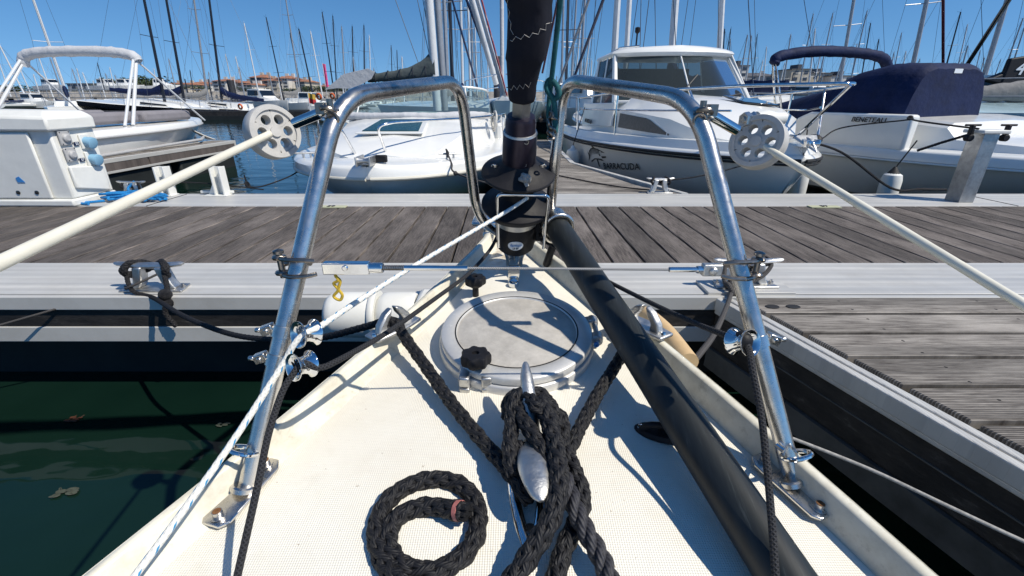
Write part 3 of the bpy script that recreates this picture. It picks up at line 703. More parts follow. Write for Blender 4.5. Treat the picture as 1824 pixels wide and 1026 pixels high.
# bow fitting: stainless plate and roller cheeks
yb = 1.50
m = MB(); m.box((.0, 1.47, zd(1.47) + .05), (.26, .10, .012)); m.box((-.075, 1.44, zd(1.44) + .03), (.035, .03, .03)); m.box((.06, 1.44, zd(1.44) + .03), (.035, .03, .03))
m.build('stem_plate', 'polished_steel', ob, W=True, bev=.003)
for s_ in (-1, 1): MB().box((s_ * .075 + .0, 1.375, zd(1.37) + .028), (.034, .012, .036)).build('saddle', 'stainless', ob, W=True, bev=.003)
# ---- fairleads: polished chocks on the rail
def chock(p, s_, sc=1.0, rz=0.0):
    t = bpy.data.objects.new('fairlead', None); COL.objects.link(t); t.parent = ob; t.location = Vector(p) - wpos(ob); t.rotation_euler = (0, 0, rz)
    m = MB()
    for q in (-1, 1):
        o_ = [V(0, q * .045, .0), V(0, q * .040, .022), V(0, q * .022, .042), V(0, q * .004, .050), V(0, q * .010, .034), V(0, q * .022, .018), V(0, q * .020, .0)]
        m.prism([v_ * sc + V(-.009, 0, 0) for v_ in (o_ if q > 0 else o_[::-1])], (.018, 0, 0))
    m.build('horn', 'cast_aluminium', t, bev=.004)
    MB().prism([V(-.02, -.06, -.002), V(.02, -.06, -.002), V(.026, 0, -.002), V(.02, .06, -.002), V(-.02, .06, -.002), V(-.026, 0, -.002)], (0, 0, .008)).build('base', 'cast_aluminium', t, bev=.003)
    for q in (-1, 1): MB().lathe((0, q * .05, .006), (0, 0, 1), [(0, .006), (.003, .005), (.004, .001)], 10).build('screw', 'polished_steel', t)
chock(pd(702, 585, HR + .004), -1, 1.0, R(-34)); chock(pd(1146, 582, HR + .004), 1, 1.0, R(34))
# ---- anchor locker hatch
HC = pd(920, 597, .028); hr_ = .161
NV = V(0, -KD, 1).normalized()
def hp(o, x, y, z): return V(o[0], o[1], o[2]) + V(1, 0, 0) * x + V(0, 1, KD).normalized() * y + NV * z
ht = bpy.data.objects.new('deck_hatch', None); COL.objects.link(ht); ht.parent = ob; ht.location = HC - wpos(ob)
EY = 1.04
def hring(r0, r1, z0, z1, flat=None, n=72):
    m = MB(); S_ = []
    for i in range(n):
        a = 2 * math.pi * i / n; cxx, cyy = math.cos(a), math.sin(a) * EY; q = []
        for rr, zz in ((r0, z0), (r1, z0), (r1, z1 - .003), (r1 - .003, z1), (r0 + .002, z1), (r0, z1 - .002)):
            y_ = cyy * rr
            if flat is not None and rr > r0 + .01: y_ = max(y_, flat if zz > z0 + .001 else flat)
            q.append(hp(HC, cxx * rr, y_, zz))
        S_.append(q)
    m.loft(S_, closed=True, ring=True, caps=False); return m
hring(.118, hr_, -.022, .0).build('base_ring', 'pitted_aluminium', ht, W=True, sharp=50)
hring(.124, .157, .003, .018).build('rim', 'pitted_aluminium', ht, W=True, sharp=50)
m = MB(); m.loft([[hp(HC, math.cos(2 * math.pi * i / 64) * rr, math.sin(2 * math.pi * i / 64) * rr * EY, zz) for i in range(64)] for rr, zz in ((.126, .005), (.126, .014), (.1235, .0150), (.04, .0155), (.001, .0155))], closed=True, caps=False)
m.build('lid', 'oxidised_aluminium', ht, W=True)
hring(.1262, .1285, .016, .0185).build('seal', 'black_rubber', ht, W=True, sharp=50)
m = MB(); m.loft([[hp(HC, math.cos(2 * math.pi * i / 64) * rr, math.sin(2 * math.pi * i / 64) * rr * EY, zz) for i in range(64)] for rr, zz in ((.182, -.036), (.178, -.026), (.15, -.022))], closed=True, caps=False)
m.build('gelcoat_pad', 'cream_gelcoat', ht, W=True)
def knob(p, sc=1.0):
    m = MB(); n = 36
    for zz0, zz1, r_ in ((0.0, .024, .0235),):
        m.loft([[Vector(p) + V(math.cos(2 * math.pi * i / n) * (rr + dr * .0022 * math.cos(7 * 2 * math.pi * i / n)), math.sin(2 * math.pi * i / n) * (rr + dr * .0022 * math.cos(7 * 2 * math.pi * i / n)), z_) * sc for i in range(n)]
                for rr, z_, dr in ((.012, .002, 0), (.017, .006, 1), (.0225, .010, 1), (.0235, .014, 1), (.0235, .024, 1), (.0215, .028, 1), (.010, .0295, .2), (.006, .0285, 0), (.0055, .024, 0), (.0005, .024, 0))], closed=True)
    m.lathe(Vector(p) - V(0, 0, .045) * sc, (0, 0, 1), [(0, .0075 * sc), (.048 * sc, .0075 * sc)], 14)
    return m
kp = pd(848, 655, .045); knob(kp, 1.12).build('knob', 'black_plastic', ht, W=True, sharp=50)
kp2 = pd(847, 512, .03); knob(kp2, 1.05).build('knob', 'black_plastic', ht, W=True, sharp=50)
m = MB(); o_ = V(kp.x, kp.y, kp.z - .03)
for zz in (-.018, .006):
    for q in (-1, 1):
        m.prism([hp(o_, q * .011, -.026, zz), hp(o_, q * .030, -.024, zz), hp(o_, q * .030, .000, zz), hp(o_, q * .05 if q > 0 else q * .034, .035, zz), hp(o_, q * .011, .035, zz)], NV * .021)
m.build('clamp_lug', 'cast_aluminium', ht, W=True, bev=.003)
m = MB(); hg = pd(1058, 592, .03)
for dy in (-.032, .030):
    m.lathe(hp(hg, .0, dy, .006), V(.15, 1, KD), [(-.010, 0), (-.010, .0125), (.012, .0125), (.012, 0)], 16)
    m.prism([hp(hg, -.045, dy - .012, -.012), hp(hg, .0, dy - .012, -.012), hp(hg, .0, dy - .012, .016), hp(hg, -.045, dy - .012, .008)], V(0, .024, .0024))
m.bar(hp(hg, 0, -.05, .006), hp(hg, .006, .045, .006), .0055, 12)
m.build('hinge', 'cast_aluminium', ht, W=True, bev=.002)
MB().lathe(hp(hg, -.004, -.051, .006), V(0, -1, -.1), [(0, .0055), (.004, .0055), (.004, .0025), (.001, .002)], 12).build('hinge_pin', 'sticker_blue', ht, W=True)
# ---- pulpit
pt = bpy.data.objects.new('pulpit', None); COL.objects.link(pt); pt.parent = ob; pt.location = V(0, .9, .7) - wpos(ob)
TR = .0132
bl = pd(438, 882, .0); br = pd(1416, 868, .0)
lt = [bl - V(0, 0, 0), pc(600, 190, .655), pc(822, 149, 1.00), pc(848, 330, 1.12), pc(860, 398, 1.22), pc(905, 415, 1.30), pd(925, 428, .03)]
lt[0] = Vector(bl)
PL = fillet([bl, pc(602, 172, .665), pc(820, 143, 1.00), pc(850, 392, 1.20), pd(912, 428, .06)], .075, 10)
PR = fillet([br, pc(1240, 178, .665), pc(1004, 141, 1.00), pc(986, 310, 1.08), pc(978, 400, 1.22), pd(945, 428, .06)], .07, 10)
for P in (PL, PR): MB().tube(P, TR, 20).build('rail_tube', 'stainless', pt, W=True)
for P0, s_ in ((bl, -1), (br, 1)):
    d_ = V(.28, 1, KD).normalized() if s_ < 0 else V(-.45, 1, KD).normalized(); sd = V(d_.y, -d_.x, 0)
    c_ = Vector(P0) - d_ * .002 + (V(0, 0, .002) if s_ < 0 else V(-.015, -.006, .004)); bw = 1.0 if s_ < 0 else .82
    oc = [(-.055, -.014), (-.045, -.024), (.045, -.024), (.058, -.012), (.058, .012), (.045, .022), (-.045, .022), (-.055, .012)]
    MB().prism([c_ + d_ * a + sd * b_ * bw + V(0, 0, .006) for a, b_ in oc], (0, 0, .005)).build('base_plate', 'stainless', pt, W=True, bev=.0015)
    for q in (-.042, .045):
        MB().lathe(c_ + d_ * q + V(0, 0, .011), (0, 0, 1), [(0, .010), (.0015, .010), (.0015, .0065), (.009, .0062), (.009, .0035), (.005, .003)], 16).build('bolt', 'stainless', pt, W=True, sharp=50); MB().lathe(c_ + d_ * q + V(0, 0, .0195), (0, 0, 1), [(0, .0058), (.0008, .0052), (.0008, .002), (-.002, .0019)], 14).build('bolt_head', 'rusty_steel', pt, W=True)
    MB().lathe(c_ + V(0, 0, .010), (Vector(PL[1] if s_ < 0 else PR[1]) - c_), [(0, .0165), (.006, .0160), (.008, .0135)], 20).build('weld_collar', 'stainless', pt, W=True)
for px, py, Z, ax in ((435, 803, .635, V(.3, .6, 1)), (1418, 811, .635, V(-.3, .6, 1))):
    p = pc(px, py, Z); m = MB().torus(p, ax, .0185, .0034, 30, 8); m.bar(p + V(.016 if px < 900 else -.016, .004, .004), p + V(.028 if px < 900 else -.022, .014, .006), .0035, 8)
    m.build('ring', 'polished_steel', pt, W=True)
# rope guides (flanged spools) clamped to the legs
def spool(p, ax, r, w_, mat='polished_steel', name='rope_guide'):
    prof = [(-w_, r * .93), (-w_ * 1.02, r), (-w_ * .9, r * 1.0), (-w_ * .55, r * .70), (0, r * .60), (w_ * .55, r * .70), (w_ * .9, r), (w_ * 1.02, r), (w_, r * .93), (w_ * .7, r * .62), (0, r * .42), (-w_ * .7, r * .62)]
    ax = Vector(ax).normalized(); u = ax.cross(V(0, .1, 1)).normalized(); v2 = ax.cross(u); n = 32
    m = MB(); m.loft([[Vector(p) + ax * h + (u * math.cos(2 * math.pi * k_ / n) + v2 * math.sin(2 * math.pi * k_ / n)) * rr for k_ in range(n)] for h, rr in prof], closed=True, caps=False, ring=True)
    return m.build(name, mat, pt, W=True, sharp=60)
GA = pc(546, 594, .615); GB = pc(538, 651, .60); GR = pc(1322, 609, .60)
spool(GA, (.50, .72, -.22), .0185, .0125); spool(GB, (.50, .72, -.22), .0185, .0125)
spool(GR, (-.30, .62, -.28), .0185, .013)
m = MB().ball(GR + V(.002, .004, 0), .0135, 14); m.build('guide_bearing', 'black_plastic', pt, W=True)
def legat(P, t_):                          # a point up the leg
    return Vector(P[0]).lerp(Vector(P[1]), t_)
def band(p, d_, h_=.014, r=TR + .0025, mat='stainless'):
    MB().lathe(Vector(p) - d_ * h_ / 2, d_, [(0, TR - .001), (0, r), (h_, r), (h_, TR - .001)], 24).build('clamp_band', mat, pt, W=True, sharp=50)
dl = (PL[1] - PL[0]).normalized(); dr_ = (PR[1] - PR[0]).normalized()
def onleg(P, py):
    return min((Vector(P[0]).lerp(Vector(P[1]), i / 200) for i in range(201)), key=lambda q: abs(proj(q)[1] - py))
for P, d_, py, s_ in ((PL, dl, 590, -1), (PL, dl, 641, -1), (PR, dr_, 607, 1)):
    q = onleg(P, py); band(q, d_, .016)
    m = MB(); e_ = q + V(s_ * .022, .0, .004); m.box(e_, (.020, .012, .014), M=Matrix.Rotation(R(20 * s_), 3, 'Y')); m.bar(e_ + V(0, -.009, 0), e_ + V(0, .008, 0), .0042, 8)
    m.bar(q, q + V(-s_ * .022, -.004, 0), .004, 8); m.bar(e_ + V(s_ * .008, -.004, .001), e_ + V(s_ * .016, -.004, .001), .004, 6)
    m.build('clamp_screw', 'stainless', pt, W=True, bev=.0015)
# ---- bow lifeline between the legs: turnbuckle, wire, shackles
qa = onleg(PL, 470); qb = onleg(PR, 474); fa = qa + V(.045, -.016, .0); fb = qb + V(-.045, -.016, .0)
wl = bpy.data.objects.new('bow_lifeline', None); COL.objects.link(wl); wl.parent = ob; wl.location = fa - wpos(ob)
def shackle(p, ax, s_, mat='aged_steel'):
    """bow shackle round the tube at p, pin upright"""
    p = Vector(p); m = MB()
    for dz in (-.013, .013):
        m.tube(fillet([p + V(-s_ * .026, -.006, dz * .9), p + V(-s_ * .012, -.020, dz), p + V(s_ * .016, -.0205, dz * .95), p + V(s_ * .030, -.016, dz * .75)], .01, 4), .0034, 8)
        m.torus(p + V(-s_ * .024, -.006, dz * .9), (0, 0.15, 1), .0068, .0036, 16, 6)
    m.bar(p + V(-s_ * .024, -.006, -.019), p + V(-s_ * .024, -.006, .021), .0042, 10); m.lathe(p + V(-s_ * .024, -.006, .018), (0, 0, 1), [(0, .0075), (.004, .0075), (.006, .003)], 12)
    m.tube([p + V(-s_ * .026, 0, -.012), p + V(-s_ * .03, .014, -.006), p + V(s_ * .0, .018, 0), p + V(s_ * .016, .0, .0)], .0034, 8)
    return m.build('shackle', mat, wl, W=True)
shackle(qa, None, 1); shackle(qb, None, -1)
m = MB(); m.box(fa + V(.030, -.001, 0), (.066, .013, .017)); m.lathe(fa + V(.062, -.001, 0), (1, 0, 0), [(0, .0075), (.020, .0075), (.020, .005)], 14); m.bar(fa + V(.03, -.010, .002), fa + V(.03, .008, .002), .0045, 10)
m.build('turnbuckle_body', 'polished_steel', wl, W=True, bev=.002)
x0 = fa.x + .082; m = MB(); L_ = [V(x0 + .03 * i / 24, fa.y - .001, fa.z) for i in range(25)]
m.tube(L_, .004, 8, rad=[.0042 if i % 2 else .0034 for i in range(25)]); m.build('turnbuckle_thread', 'aged_steel', wl, W=True)
m = MB().bar(V(x0 + .03, fa.y - .001, fa.z), V(x0 + .12, fa.y, fa.z - .001), .0038, 10); m.build('swage', 'polished_steel', wl, W=True); m = MB(); m.bar(fb + V(-.02, 0, 0), fb + V(-.062, 0, 0), .0038, 10); m.bar(fb + V(.0, 0, 0), fb + V(-.022, 0, 0), .0055, 10); m.build('swage', 'polished_steel', wl, W=True)
m = MB(); m.box(fb + V(-.001, .0, 0), (.028, .012, .018)); m.lathe(fb + V(-.001, -.006, 0), (0, -1, 0), [(0, .0062), (.004, .0062), (.005, .003)], 12); m.build('toggle', 'cast_aluminium', wl, W=True, bev=.003)
MB().tube([V(x0 + .12, fa.y, fa.z - .001), fb + V(-.06, 0, 0)], .0019, 8).build('wire', 'wire_rope', wl, W=True)
yc = fa + V(.012, -.002, -.010)
m = MB().tube(catmull([yc, yc + V(.004, -.002, -.008), yc + V(-.004, 0, -.014), yc + V(.001, 0, -.024), yc + V(-.007, 0, -.034), yc + V(.001, 0, -.040), yc + V(.006, 0, -.032), yc + V(.002, 0, -.022), yc + V(.006, 0, -.01), yc + V(.0, 0, -.002)], 6), .0022, 7)
tag(m.build('cord_loop', 'cord_yellow', W=True), 'small knotted yellow cord loop hanging from the turnbuckle on the left leg', 'cord')
# ---- side lifelines: white covered wire, disc roller, turnbuckle tube
def sideline(s_, hub, far, cup, holes, axis_t, R_, fit=False):
    t = bpy.data.objects.new('side_lifeline', None); COL.objects.link(t); t.parent = ob; t.location = hub - wpos(ob)
    ax = Vector(axis_t).normalized(); d_ = (far - hub).normalized()
    MB().tube([hub + (cup - hub) * .1, hub, hub.lerp(far, .3), far, far + d_ * .6], .0050, 14).build('cover_tube', 'lifeline_cover', t, W=True)
    m = MB(); n = 60; u = ax.cross(V(0, 0, 1)).normalized(); v2 = ax.cross(u).normalized(); th = .012
    def P(a, r_, h): return hub + ax * h + (u * math.cos(a) + v2 * math.sin(a)) * r_
    # outer band
    prof = [(R_ * .80, -th), (R_ * .97, -th), (R_, -th * .8), (R_, th * .8), (R_ * .97, th), (R_ * .80, th)]
    m.loft([[P(2 * math.pi * i / n, rr, h) for rr, h in prof] for i in range(n)], closed=True, ring=True, caps=False)
    # inner wheel with six round windows, cut sector by sector
    hr = R_ * .185; hd = R_ * .50; ns = 24
    for k_ in range(6):
        a0 = 2 * math.pi * k_ / 6; half = math.pi / 6
        loops = []
        for i in range(ns):
            b_ = 2 * math.pi * i / ns; hx, hy = hd + hr * math.cos(b_), hr * math.sin(b_)
            # matching point on the sector boundary
            dirx, diry = math.cos(b_), math.sin(b_); best = 9
            for q in range(1, 200):
                xx, yy = hd + dirx * q * R_ * .006, diry * q * R_ * .006; rr = math.hypot(xx, yy); aa = abs(math.atan2(yy, xx))
                if rr > R_ * .81 or aa > half or xx < R_ * .04: best = (xx, yy); break
            bx, by = best
            def W3(x_, y_, h): return hub + ax * h + (u * math.cos(a0) + v2 * math.sin(a0)) * x_ + (-u * math.sin(a0) + v2 * math.cos(a0)) * y_
            loops.append([W3(hx, hy, th * .75), W3(bx, by, th * .75), W3(bx, by, -th * .75), W3(hx, hy, -th * .75)])
        m.loft(loops, closed=True, ring=True, caps=False)
    m.lathe(hub - ax * th, ax, [(0, R_ * .2), (th * 2, R_ * .2)], 24)
    m.build('roller_disc', 'disc_plastic', t, W=True, sharp=50)
    e0 = hub.lerp(cup, .42); MB().lathe(e0, cup - e0, [(0, .004), (0, .0078), ((cup - e0).length * .8, .0078), ((cup - e0).length * .8, .006), ((cup - e0).length, .005)], 18).build('swage_tube', 'polished_steel', t, W=True)
    m = MB(); c_ = cup; m.torus(c_ + V(-s_ * .004, -.004, 0), (.2, .5, 1), .0095, .0035, 18, 8); m.torus(c_ + V(-s_ * .010, -.006, -.010), (.3, 1, .1), .0085, .0022, 18, 8)
    m.bar(c_ + V(s_ * .006, 0, 0), c_ + V(-s_ * .018, .004, -.002), .0045, 8); m.box(c_ + V(s_ * .008, 0, .003), (.012, .014, .016)); m.bar(c_ + V(-s_ * .006, 0, -.014), c_ + V(-s_ * .006, 0, .016), .0048, 10)
    m.build('shackle', 'aged_steel', t, W=True)
    if fit:
        b_ = pc(1350, 213, .70); a_ = V(1, .2, .03).normalized()
        MB().lathe(b_, a_, [(-.004, .012), (.012, .014), (.020, .0125), (.030, .010), (.045, .0095), (.046, 0)], 20).build('roller_hub', 'white_plastic', t, W=True)
        m = MB().lathe(b_ - a_ * .026, a_, [(0, .006), (.0, .0115), (.008, .0125), (.012, .010), (.016, .0125), (.022, .011), (.022, .0)], 6); m.bar(b_ - a_ * .028, b_ - a_ * .02, .006, 10); m.build('hub_nut', 'stainless', t, W=True)
sideline(-1, pc(486, 236, .69), pc(-60, 497, .285), pc(582, 197, .66), 6, (.80, -.60, .18), .0395)
sideline(1, pc(1350, 254, .69), pc(1840, 553, .42), pc(1258, 200, .66), 6, (-.72, -.66, .32), .040, fit=True)
# ---- furler and furled sail along the forestay
A0 = V(.006, 1.22, .70); AD = V(.033, -.40, 1).normalized()
def ax_at(py):
    lo, hi = -.1, 1.25
    for _ in range(50):
        md = (lo + hi) / 2
        if proj(A0 + AD * md)[1] > py: lo = md
        else: hi = md
    return lo
def rpx(py, wpx):  # width in the picture -> radius
    s = ax_at(py); return wpx / 2 * proj(A0 + AD * s)[2] / FPX
fu = bpy.data.objects.new('furler', None); COL.objects.link(fu); fu.parent = ob; fu.location = A0 - wpos(ob)
def fl_(name, mat, prof, n=40, sharp=40): return MB().lathe(A0, AD, [(ax_at(py), rpx(py, wp)) for py, wp in prof], n).build(name, mat, fu, W=True, sharp=sharp)
m = MB()
for s_ in (-1, 1):
    m.tube(fillet([A0 + AD * ax_at(432) + V(s_ * .042, 0, 0), A0 + AD * (ax_at(456)) + V(s_ * .019, 0, 0), A0 + AD * ax_at(512) + V(s_ * .015, 0, 0)], .02, 4), .006, 8)
m.build('toggle_strap', 'stainless', fu, W=True)
pb = pd(915, 515, .0)
m = MB(); m.box(A0 + AD * ax_at(470) + V(-.004, -.01, 0), (.024, .006, .11)); m.bar(A0 + AD * ax_at(500) + V(-.03, -.0, 0), A0 + AD * ax_at(500) + V(.03, 0, 0), .0065, 10); m.box(pb + V(0, .015, .03), (.030, .006, .06)); m.lathe(pb + V(0, -.002, .012), (0, -.2, 1), [(0, .014), (.012, .012), (.014, .004)], 16); m.torus(A0 + AD * ax_at(495) + V(0, -.02, 0), (0, 1, 0), .009, .0025, 16, 6); m.build('tack_toggle', 'polished_steel', fu, W=True, bev=.0015)
MB().bar(A0 + AD * ax_at(436) + V(.006, -.012, 0), A0 + AD * ax_at(475) + V(.006, -.012, 0), .005, 8).build('clevis_pin', 'polished_steel', fu, W=True)
fl_('drum_base', 'black_plastic', [(441, 30), (440, 52), (434, 66), (420, 72), (394, 74), (388, 68)])
fl_('drum_collar', 'cast_aluminium', [(392, 70), (391, 76), (379, 76), (377, 60)])
fl_('lower_flange', 'black_plastic', [(378, 70), (372, 112), (364, 126), (362, 127), (360.5, 126), (357, 100), (345, 60), (312, 56)], 48)
fl_('upper_flange', 'black_plastic', [(318, 60), (314, 100), (309, 131), (306.5, 133), (304.5, 131), (299, 96), (289, 66), (282, 56), (276, 53)], 48)
fl_('torque_tube', 'navy_anodised', [(290, 60), (286, 61), (238, 61), (234, 57), (232, 55), (214, 55), (207, 50), (206, 40)])
MB().lathe(A0, AD, [(ax_at(236), rpx(236, 62)), (ax_at(232.5), rpx(232.5, 59)), (ax_at(232), rpx(232, 50))], 40).build('collar_edge', 'cast_aluminium', fu, W=True)
# foil: grooved extrusion
s0, s1 = ax_at(210), ax_at(165); u = AD.cross(V(0, 1, 0)).normalized(); w2 = AD.cross(u)
fo = [( -1, -.35), (-.62, -.6), (-.55, -.45), (-.3, -.7), (.1, -.72), (.14, -.52), (.34, -.52), (.4, -.7), (.8, -.5), (1, -.2), (1, .4), (0, .8), (-1, .4)]
MB().loft([[A0 + AD * s + (u * (-a) + w2 * (-b_)) * -.0195 for a, b_ in fo] for s in (s0, s1)], closed=True).build('foil', 'dock_steel', fu, W=True, sharp=20)
for (py, dx, r_) in ((240, .35, .006), (280, .35, .0035)):
    q = A0 + AD * ax_at(py); rr = rpx(py, 58); c_ = q + V(dx * rr, 0, 0) - (V(0, 1, 0) - AD * AD.y).normalized() * rr * .93; MB().lathe(c_ + V(0, .003, 0), V(dx * .8, -1, -.3), [(0, r_), (.005, r_ * .9), (.005, r_ * .5), (.002, r_ * .4)], 14).build('screw', 'polished_steel', fu, W=True)
for dx in (-.055, .055): MB().torus(A0 + AD * ax_at(302) + V(dx, -.042, .014), (0, .4, 1), .0065, .0025, 16, 6).build('flange_eye', 'stainless', fu, W=True)
def fpt(px, py, dZ=0.0): s = ax_at(py); return pc(px, py, proj(A0 + AD * s)[2] - .075 + dZ)
MB().tube(fillet([pc(888, 440, 1.17), pc(886, 346, 1.045), pc(978, 348, 1.05), pc(968, 442, 1.18)], .015, 6), .0042, 10).build('line_guard', 'polished_steel', fu, W=True)
FD = -(V(0, 1, 0) - AD * AD.y).normalized(); q = A0 + AD * ax_at(415); rr = rpx(415, 73)
UP = AD; m = MB(); n = 40; S_ = []
for k_, (rad, off) in enumerate(((.0001, 0), (.0195, 0), (.0195, -.0012))):
    S_.append([q + AD * (.0145 * rad / .0195 * math.sin(2 * math.pi * i / n)) + V(1, 0, 0) * math.sin((.02 * rad / .0195 * math.cos(2 * math.pi * i / n)) / rr) * (rr + .0012 + off) + FD * math.cos((.02 * rad / .0195 * math.cos(2 * math.pi * i / n)) / rr) * (rr + .0012 + off) for i in range(n)])
m.loft(S_, closed=True, caps=False).build('maker_sticker', 'sticker_white', fu, W=True)
text('sticker_lettering', 'facnor', .0118, 'sticker_blue', fu, q + AD * .0025 + FD * (rr + .0022), (1, 0, 0), AD, .0003, W=True, shear=.2)
text('sticker_lettering', 'LS 60', .007, 'ink_black', fu, q - AD * .0075 + FD * (rr + .0022), (1, 0, 0), AD, .0003, W=True)
# knot of white line on the upper flange
kc = A0 + AD * ax_at(314) + V(.012, -.068, .004)
m = MB()
for a_, b_, c_ in ((0, 0, 1), (.9, .2, .3), (.2, 1, .4)): m.torus(kc + V(.004 * b_, 0, .002 * a_), (a_, b_, c_), .0085, .005, 18, 8)
m.bar(kc, kc + V(.008, -.008, -.016), .0045, 8)
tag(m.build('stopper_knot', 'rope_grey', W=True), 'pale knot of line sitting on the upper flange of the furling drum', 'knot')
# furled sail
sl_ = bpy.data.objects.new('furled_sail', None); COL.objects.link(sl_); sl_.parent = ob; sl_.location = A0 + AD * .6 - wpos(ob)
prof = [(178, 908, 950), (176, 907, 953), (168, 906, 955.5), (150, 905, 957), (130, 904, 962), (110, 902.5, 967), (106, 901, 970), (90, 903, 976), (60, 903.5, 981), (30, 904, 984), (8, 903, 984), (0, 899, 985)]
S_ = []; n = 40
def sail_ring(py, xl, xr, wob=1.0):
    s = ax_at(py); c_ = A0 + AD * s; Z = proj(c_)[2]; pxc = proj(c_)[0]; r_ = (xr - xl) / 2 * Z / FPX; off = ((xl + xr) / 2 - pxc) * Z / FPX; q = []
    for i in range(n):
        a = 2 * math.pi * i / n; rr = r_ * (1 + wob * (.03 * math.sin(3 * a + s * 9) + .018 * math.sin(7 * a + s * 23)))
        q.append(c_ + V(off, 0, 0) + (-u * math.cos(a) - w2 * math.sin(a)) * rr)
    return q
for py, xl, xr in prof: S_.append(sail_ring(py, xl, xr))
st_ = ax_at(0); base_r = .0345
for i in range(1, 26):
    s = st_ + i * .14; c_ = A0 + AD * s; r_ = (.0345 + .004 * math.sin(i * 1.3)); S_.append([c_ + (-u * math.cos(2 * math.pi * k_ / n) - w2 * math.sin(2 * math.pi * k_ / n)) * r_ * (1 + .05 * math.sin(3 * 2 * math.pi * k_ / n + i)) for k_ in range(n)])
MB().loft(S_, closed=True).build('sailcloth', 'dark_sailcloth', sl_, W=True, sharp=60)
def onsail(px, py):
    """front point of the sail surface on the viewing line px, py"""
    xl = interp([(a, b_) for a, b_, _ in prof[::-1]], py); xr = interp([(a, c_) for a, _, c_ in prof[::-1]], py); s = ax_at(py); Z = proj(A0 + AD * s)[2]
    r_ = (xr - xl) / 2; t_ = max(-1, min(1, (px - (xl + xr) / 2) / r_)); return pc(px, py, Z - r_ * math.sqrt(max(0, 1 - t_ * t_)) * Z / FPX * 1.0 - .0022)
def zig(pts, amp, per, name='stitching'):
    P = []; L = arclen([Vector((a, b_, 0)) for a, b_ in pts]); n_ = int(L[-1] / per)
    for i in range(n_ + 1):
        s = L[-1] * i / n_; j = max(k_ for k_ in range(len(L)) if L[k_] <= s + 1e-6); j = min(j, len(pts) - 2); f = (s - L[j]) / (L[j + 1] - L[j])
        x_ = lerp(pts[j][0], pts[j + 1][0], f); y_ = lerp(pts[j][1], pts[j + 1][1], f); dx, dy = pts[j + 1][0] - pts[j][0], pts[j + 1][1] - pts[j][1]; l_ = math.hypot(dx, dy)
        a = amp * (1 if i % 2 else -1); P.append(onsail(x_ - dy / l_ * a, y_ + dx / l_ * a))
    MB().tube(P, .00045, 5).build(name, 'thread', sl_, W=True)
zig([(905, 157), (930, 155), (950, 150), (962, 138)], 4.0, 5.0); zig([(904, 72), (930, 66), (950, 62), (972, 50), (980, 38)], 3.5, 7.5)
zig([(903, 0), (906, 20), (909, 45), (913, 62)], 1.5, 9)
# teal halyard right of the sail with its shackle (clipped to the pulpit)
ha = bpy.data.objects.new('tmp', None); bpy.data.objects.remove(ha)
m = MB().tube(catmull([pc(980, 240, 1.02), pc(977, 205, 1.0), pc(979, 170, .985), pc(986, 110, .93), pc(996, 20, .86), pc(1003, -60, .78), pc(1012, -200, .66), pc(1030, -500, .5)], 8), .0056, 10)
m.tube(catmull([pc(989, 236, 1.0), pc(988, 200, .985), pc(986, 178, .975), pc(974, 158, .97), pc(978, 143, .965), pc(990, 150, .96), pc(996, 168, .965), pc(986, 178, .975)], 8), .0062, 10)
tag(m.build('halyard', 'rope_teal', W=True), 'dark teal halyard rising beside the furled sail with a knot near its lower end', 'rope')
m = MB(); q = pc(984, 205, .99)
for i in range(7):
    a = pc(982 + 3 * math.sin(i * 2.1), 206 + i * 6.5, .99 + .012 * i / 7); m.torus(a, (math.cos(i * 1.3), .4, math.sin(i * 1.7)), .0085 - .0004 * i, .0032, 14, 7)
m.bar(pc(982, 200, .99), pc(986, 245, 1.0), .004, 8)
tag(m.build('snap_shackle', 'aged_steel', W=True), 'tarnished steel snap shackle clipped beside the furler below the teal halyard', 'shackle')
# ---- black pole (bowsprit) through its ring
bo = bpy.data.objects.new('bowsprit', None); COL.objects.link(bo); bo.parent = ob
PA = pc(992, 404, 1.16); PB = pc(1397, 1026, .51); bo.location = PA - wpos(ob); dp = (PB - PA).normalized()
k = NB('pole_carbon'); v = k.mapping(); S = k.sep(v)
mp_ = k.new('ShaderNodeMapping'); mp_.inputs['Rotation'].default_value = (0, 0, math.atan2(dp.x, dp.y)); mp_.inputs['Scale'].default_value = (140, 5, 30); k.link(k.tc.outputs['Object'], mp_.inputs[0])
g_ = k.noise(mp_.outputs[0], 1.0, 5, .7)
cc_ = k.ramp(g_, [(.35, (.007, .009, .010)), (.6, (.014, .018, .019)), (.80, (.07, .08, .08))]); k.color(cc_); k.set(Roughness=.52); k.bump(g_, .08, .0004)
MB().tube([PA - dp * .03, PA.lerp(PB, .3), PA.lerp(PB, .6), PB, PB + dp * .5], .0312, 40).build('pole', 'pole_carbon', bo, W=True)
m = MB().torus(PA + dp * .01, dp, .0385, .0062, 36, 10); m.lathe(PA - dp * .035, dp, [(0, .034), (0, .0385), (.045, .0385), (.045, .034)], 36)
m.build('guide_ring', 'stainless', bo, W=True)
m = MB(); m.box(pc(970, 412, 1.2), (.05, .02, .05)); m.bar(pc(958, 420, 1.22), PA + V(-.03, 0, -.02), .008, 10); m.bar(PA + V(0, .02, -.036), V(PA.x - .02, PA.y + .06, zd(1.2) + .02), .011, 10); m.build('ring_bracket', 'black_plastic', bo, W=True, bev=.004)
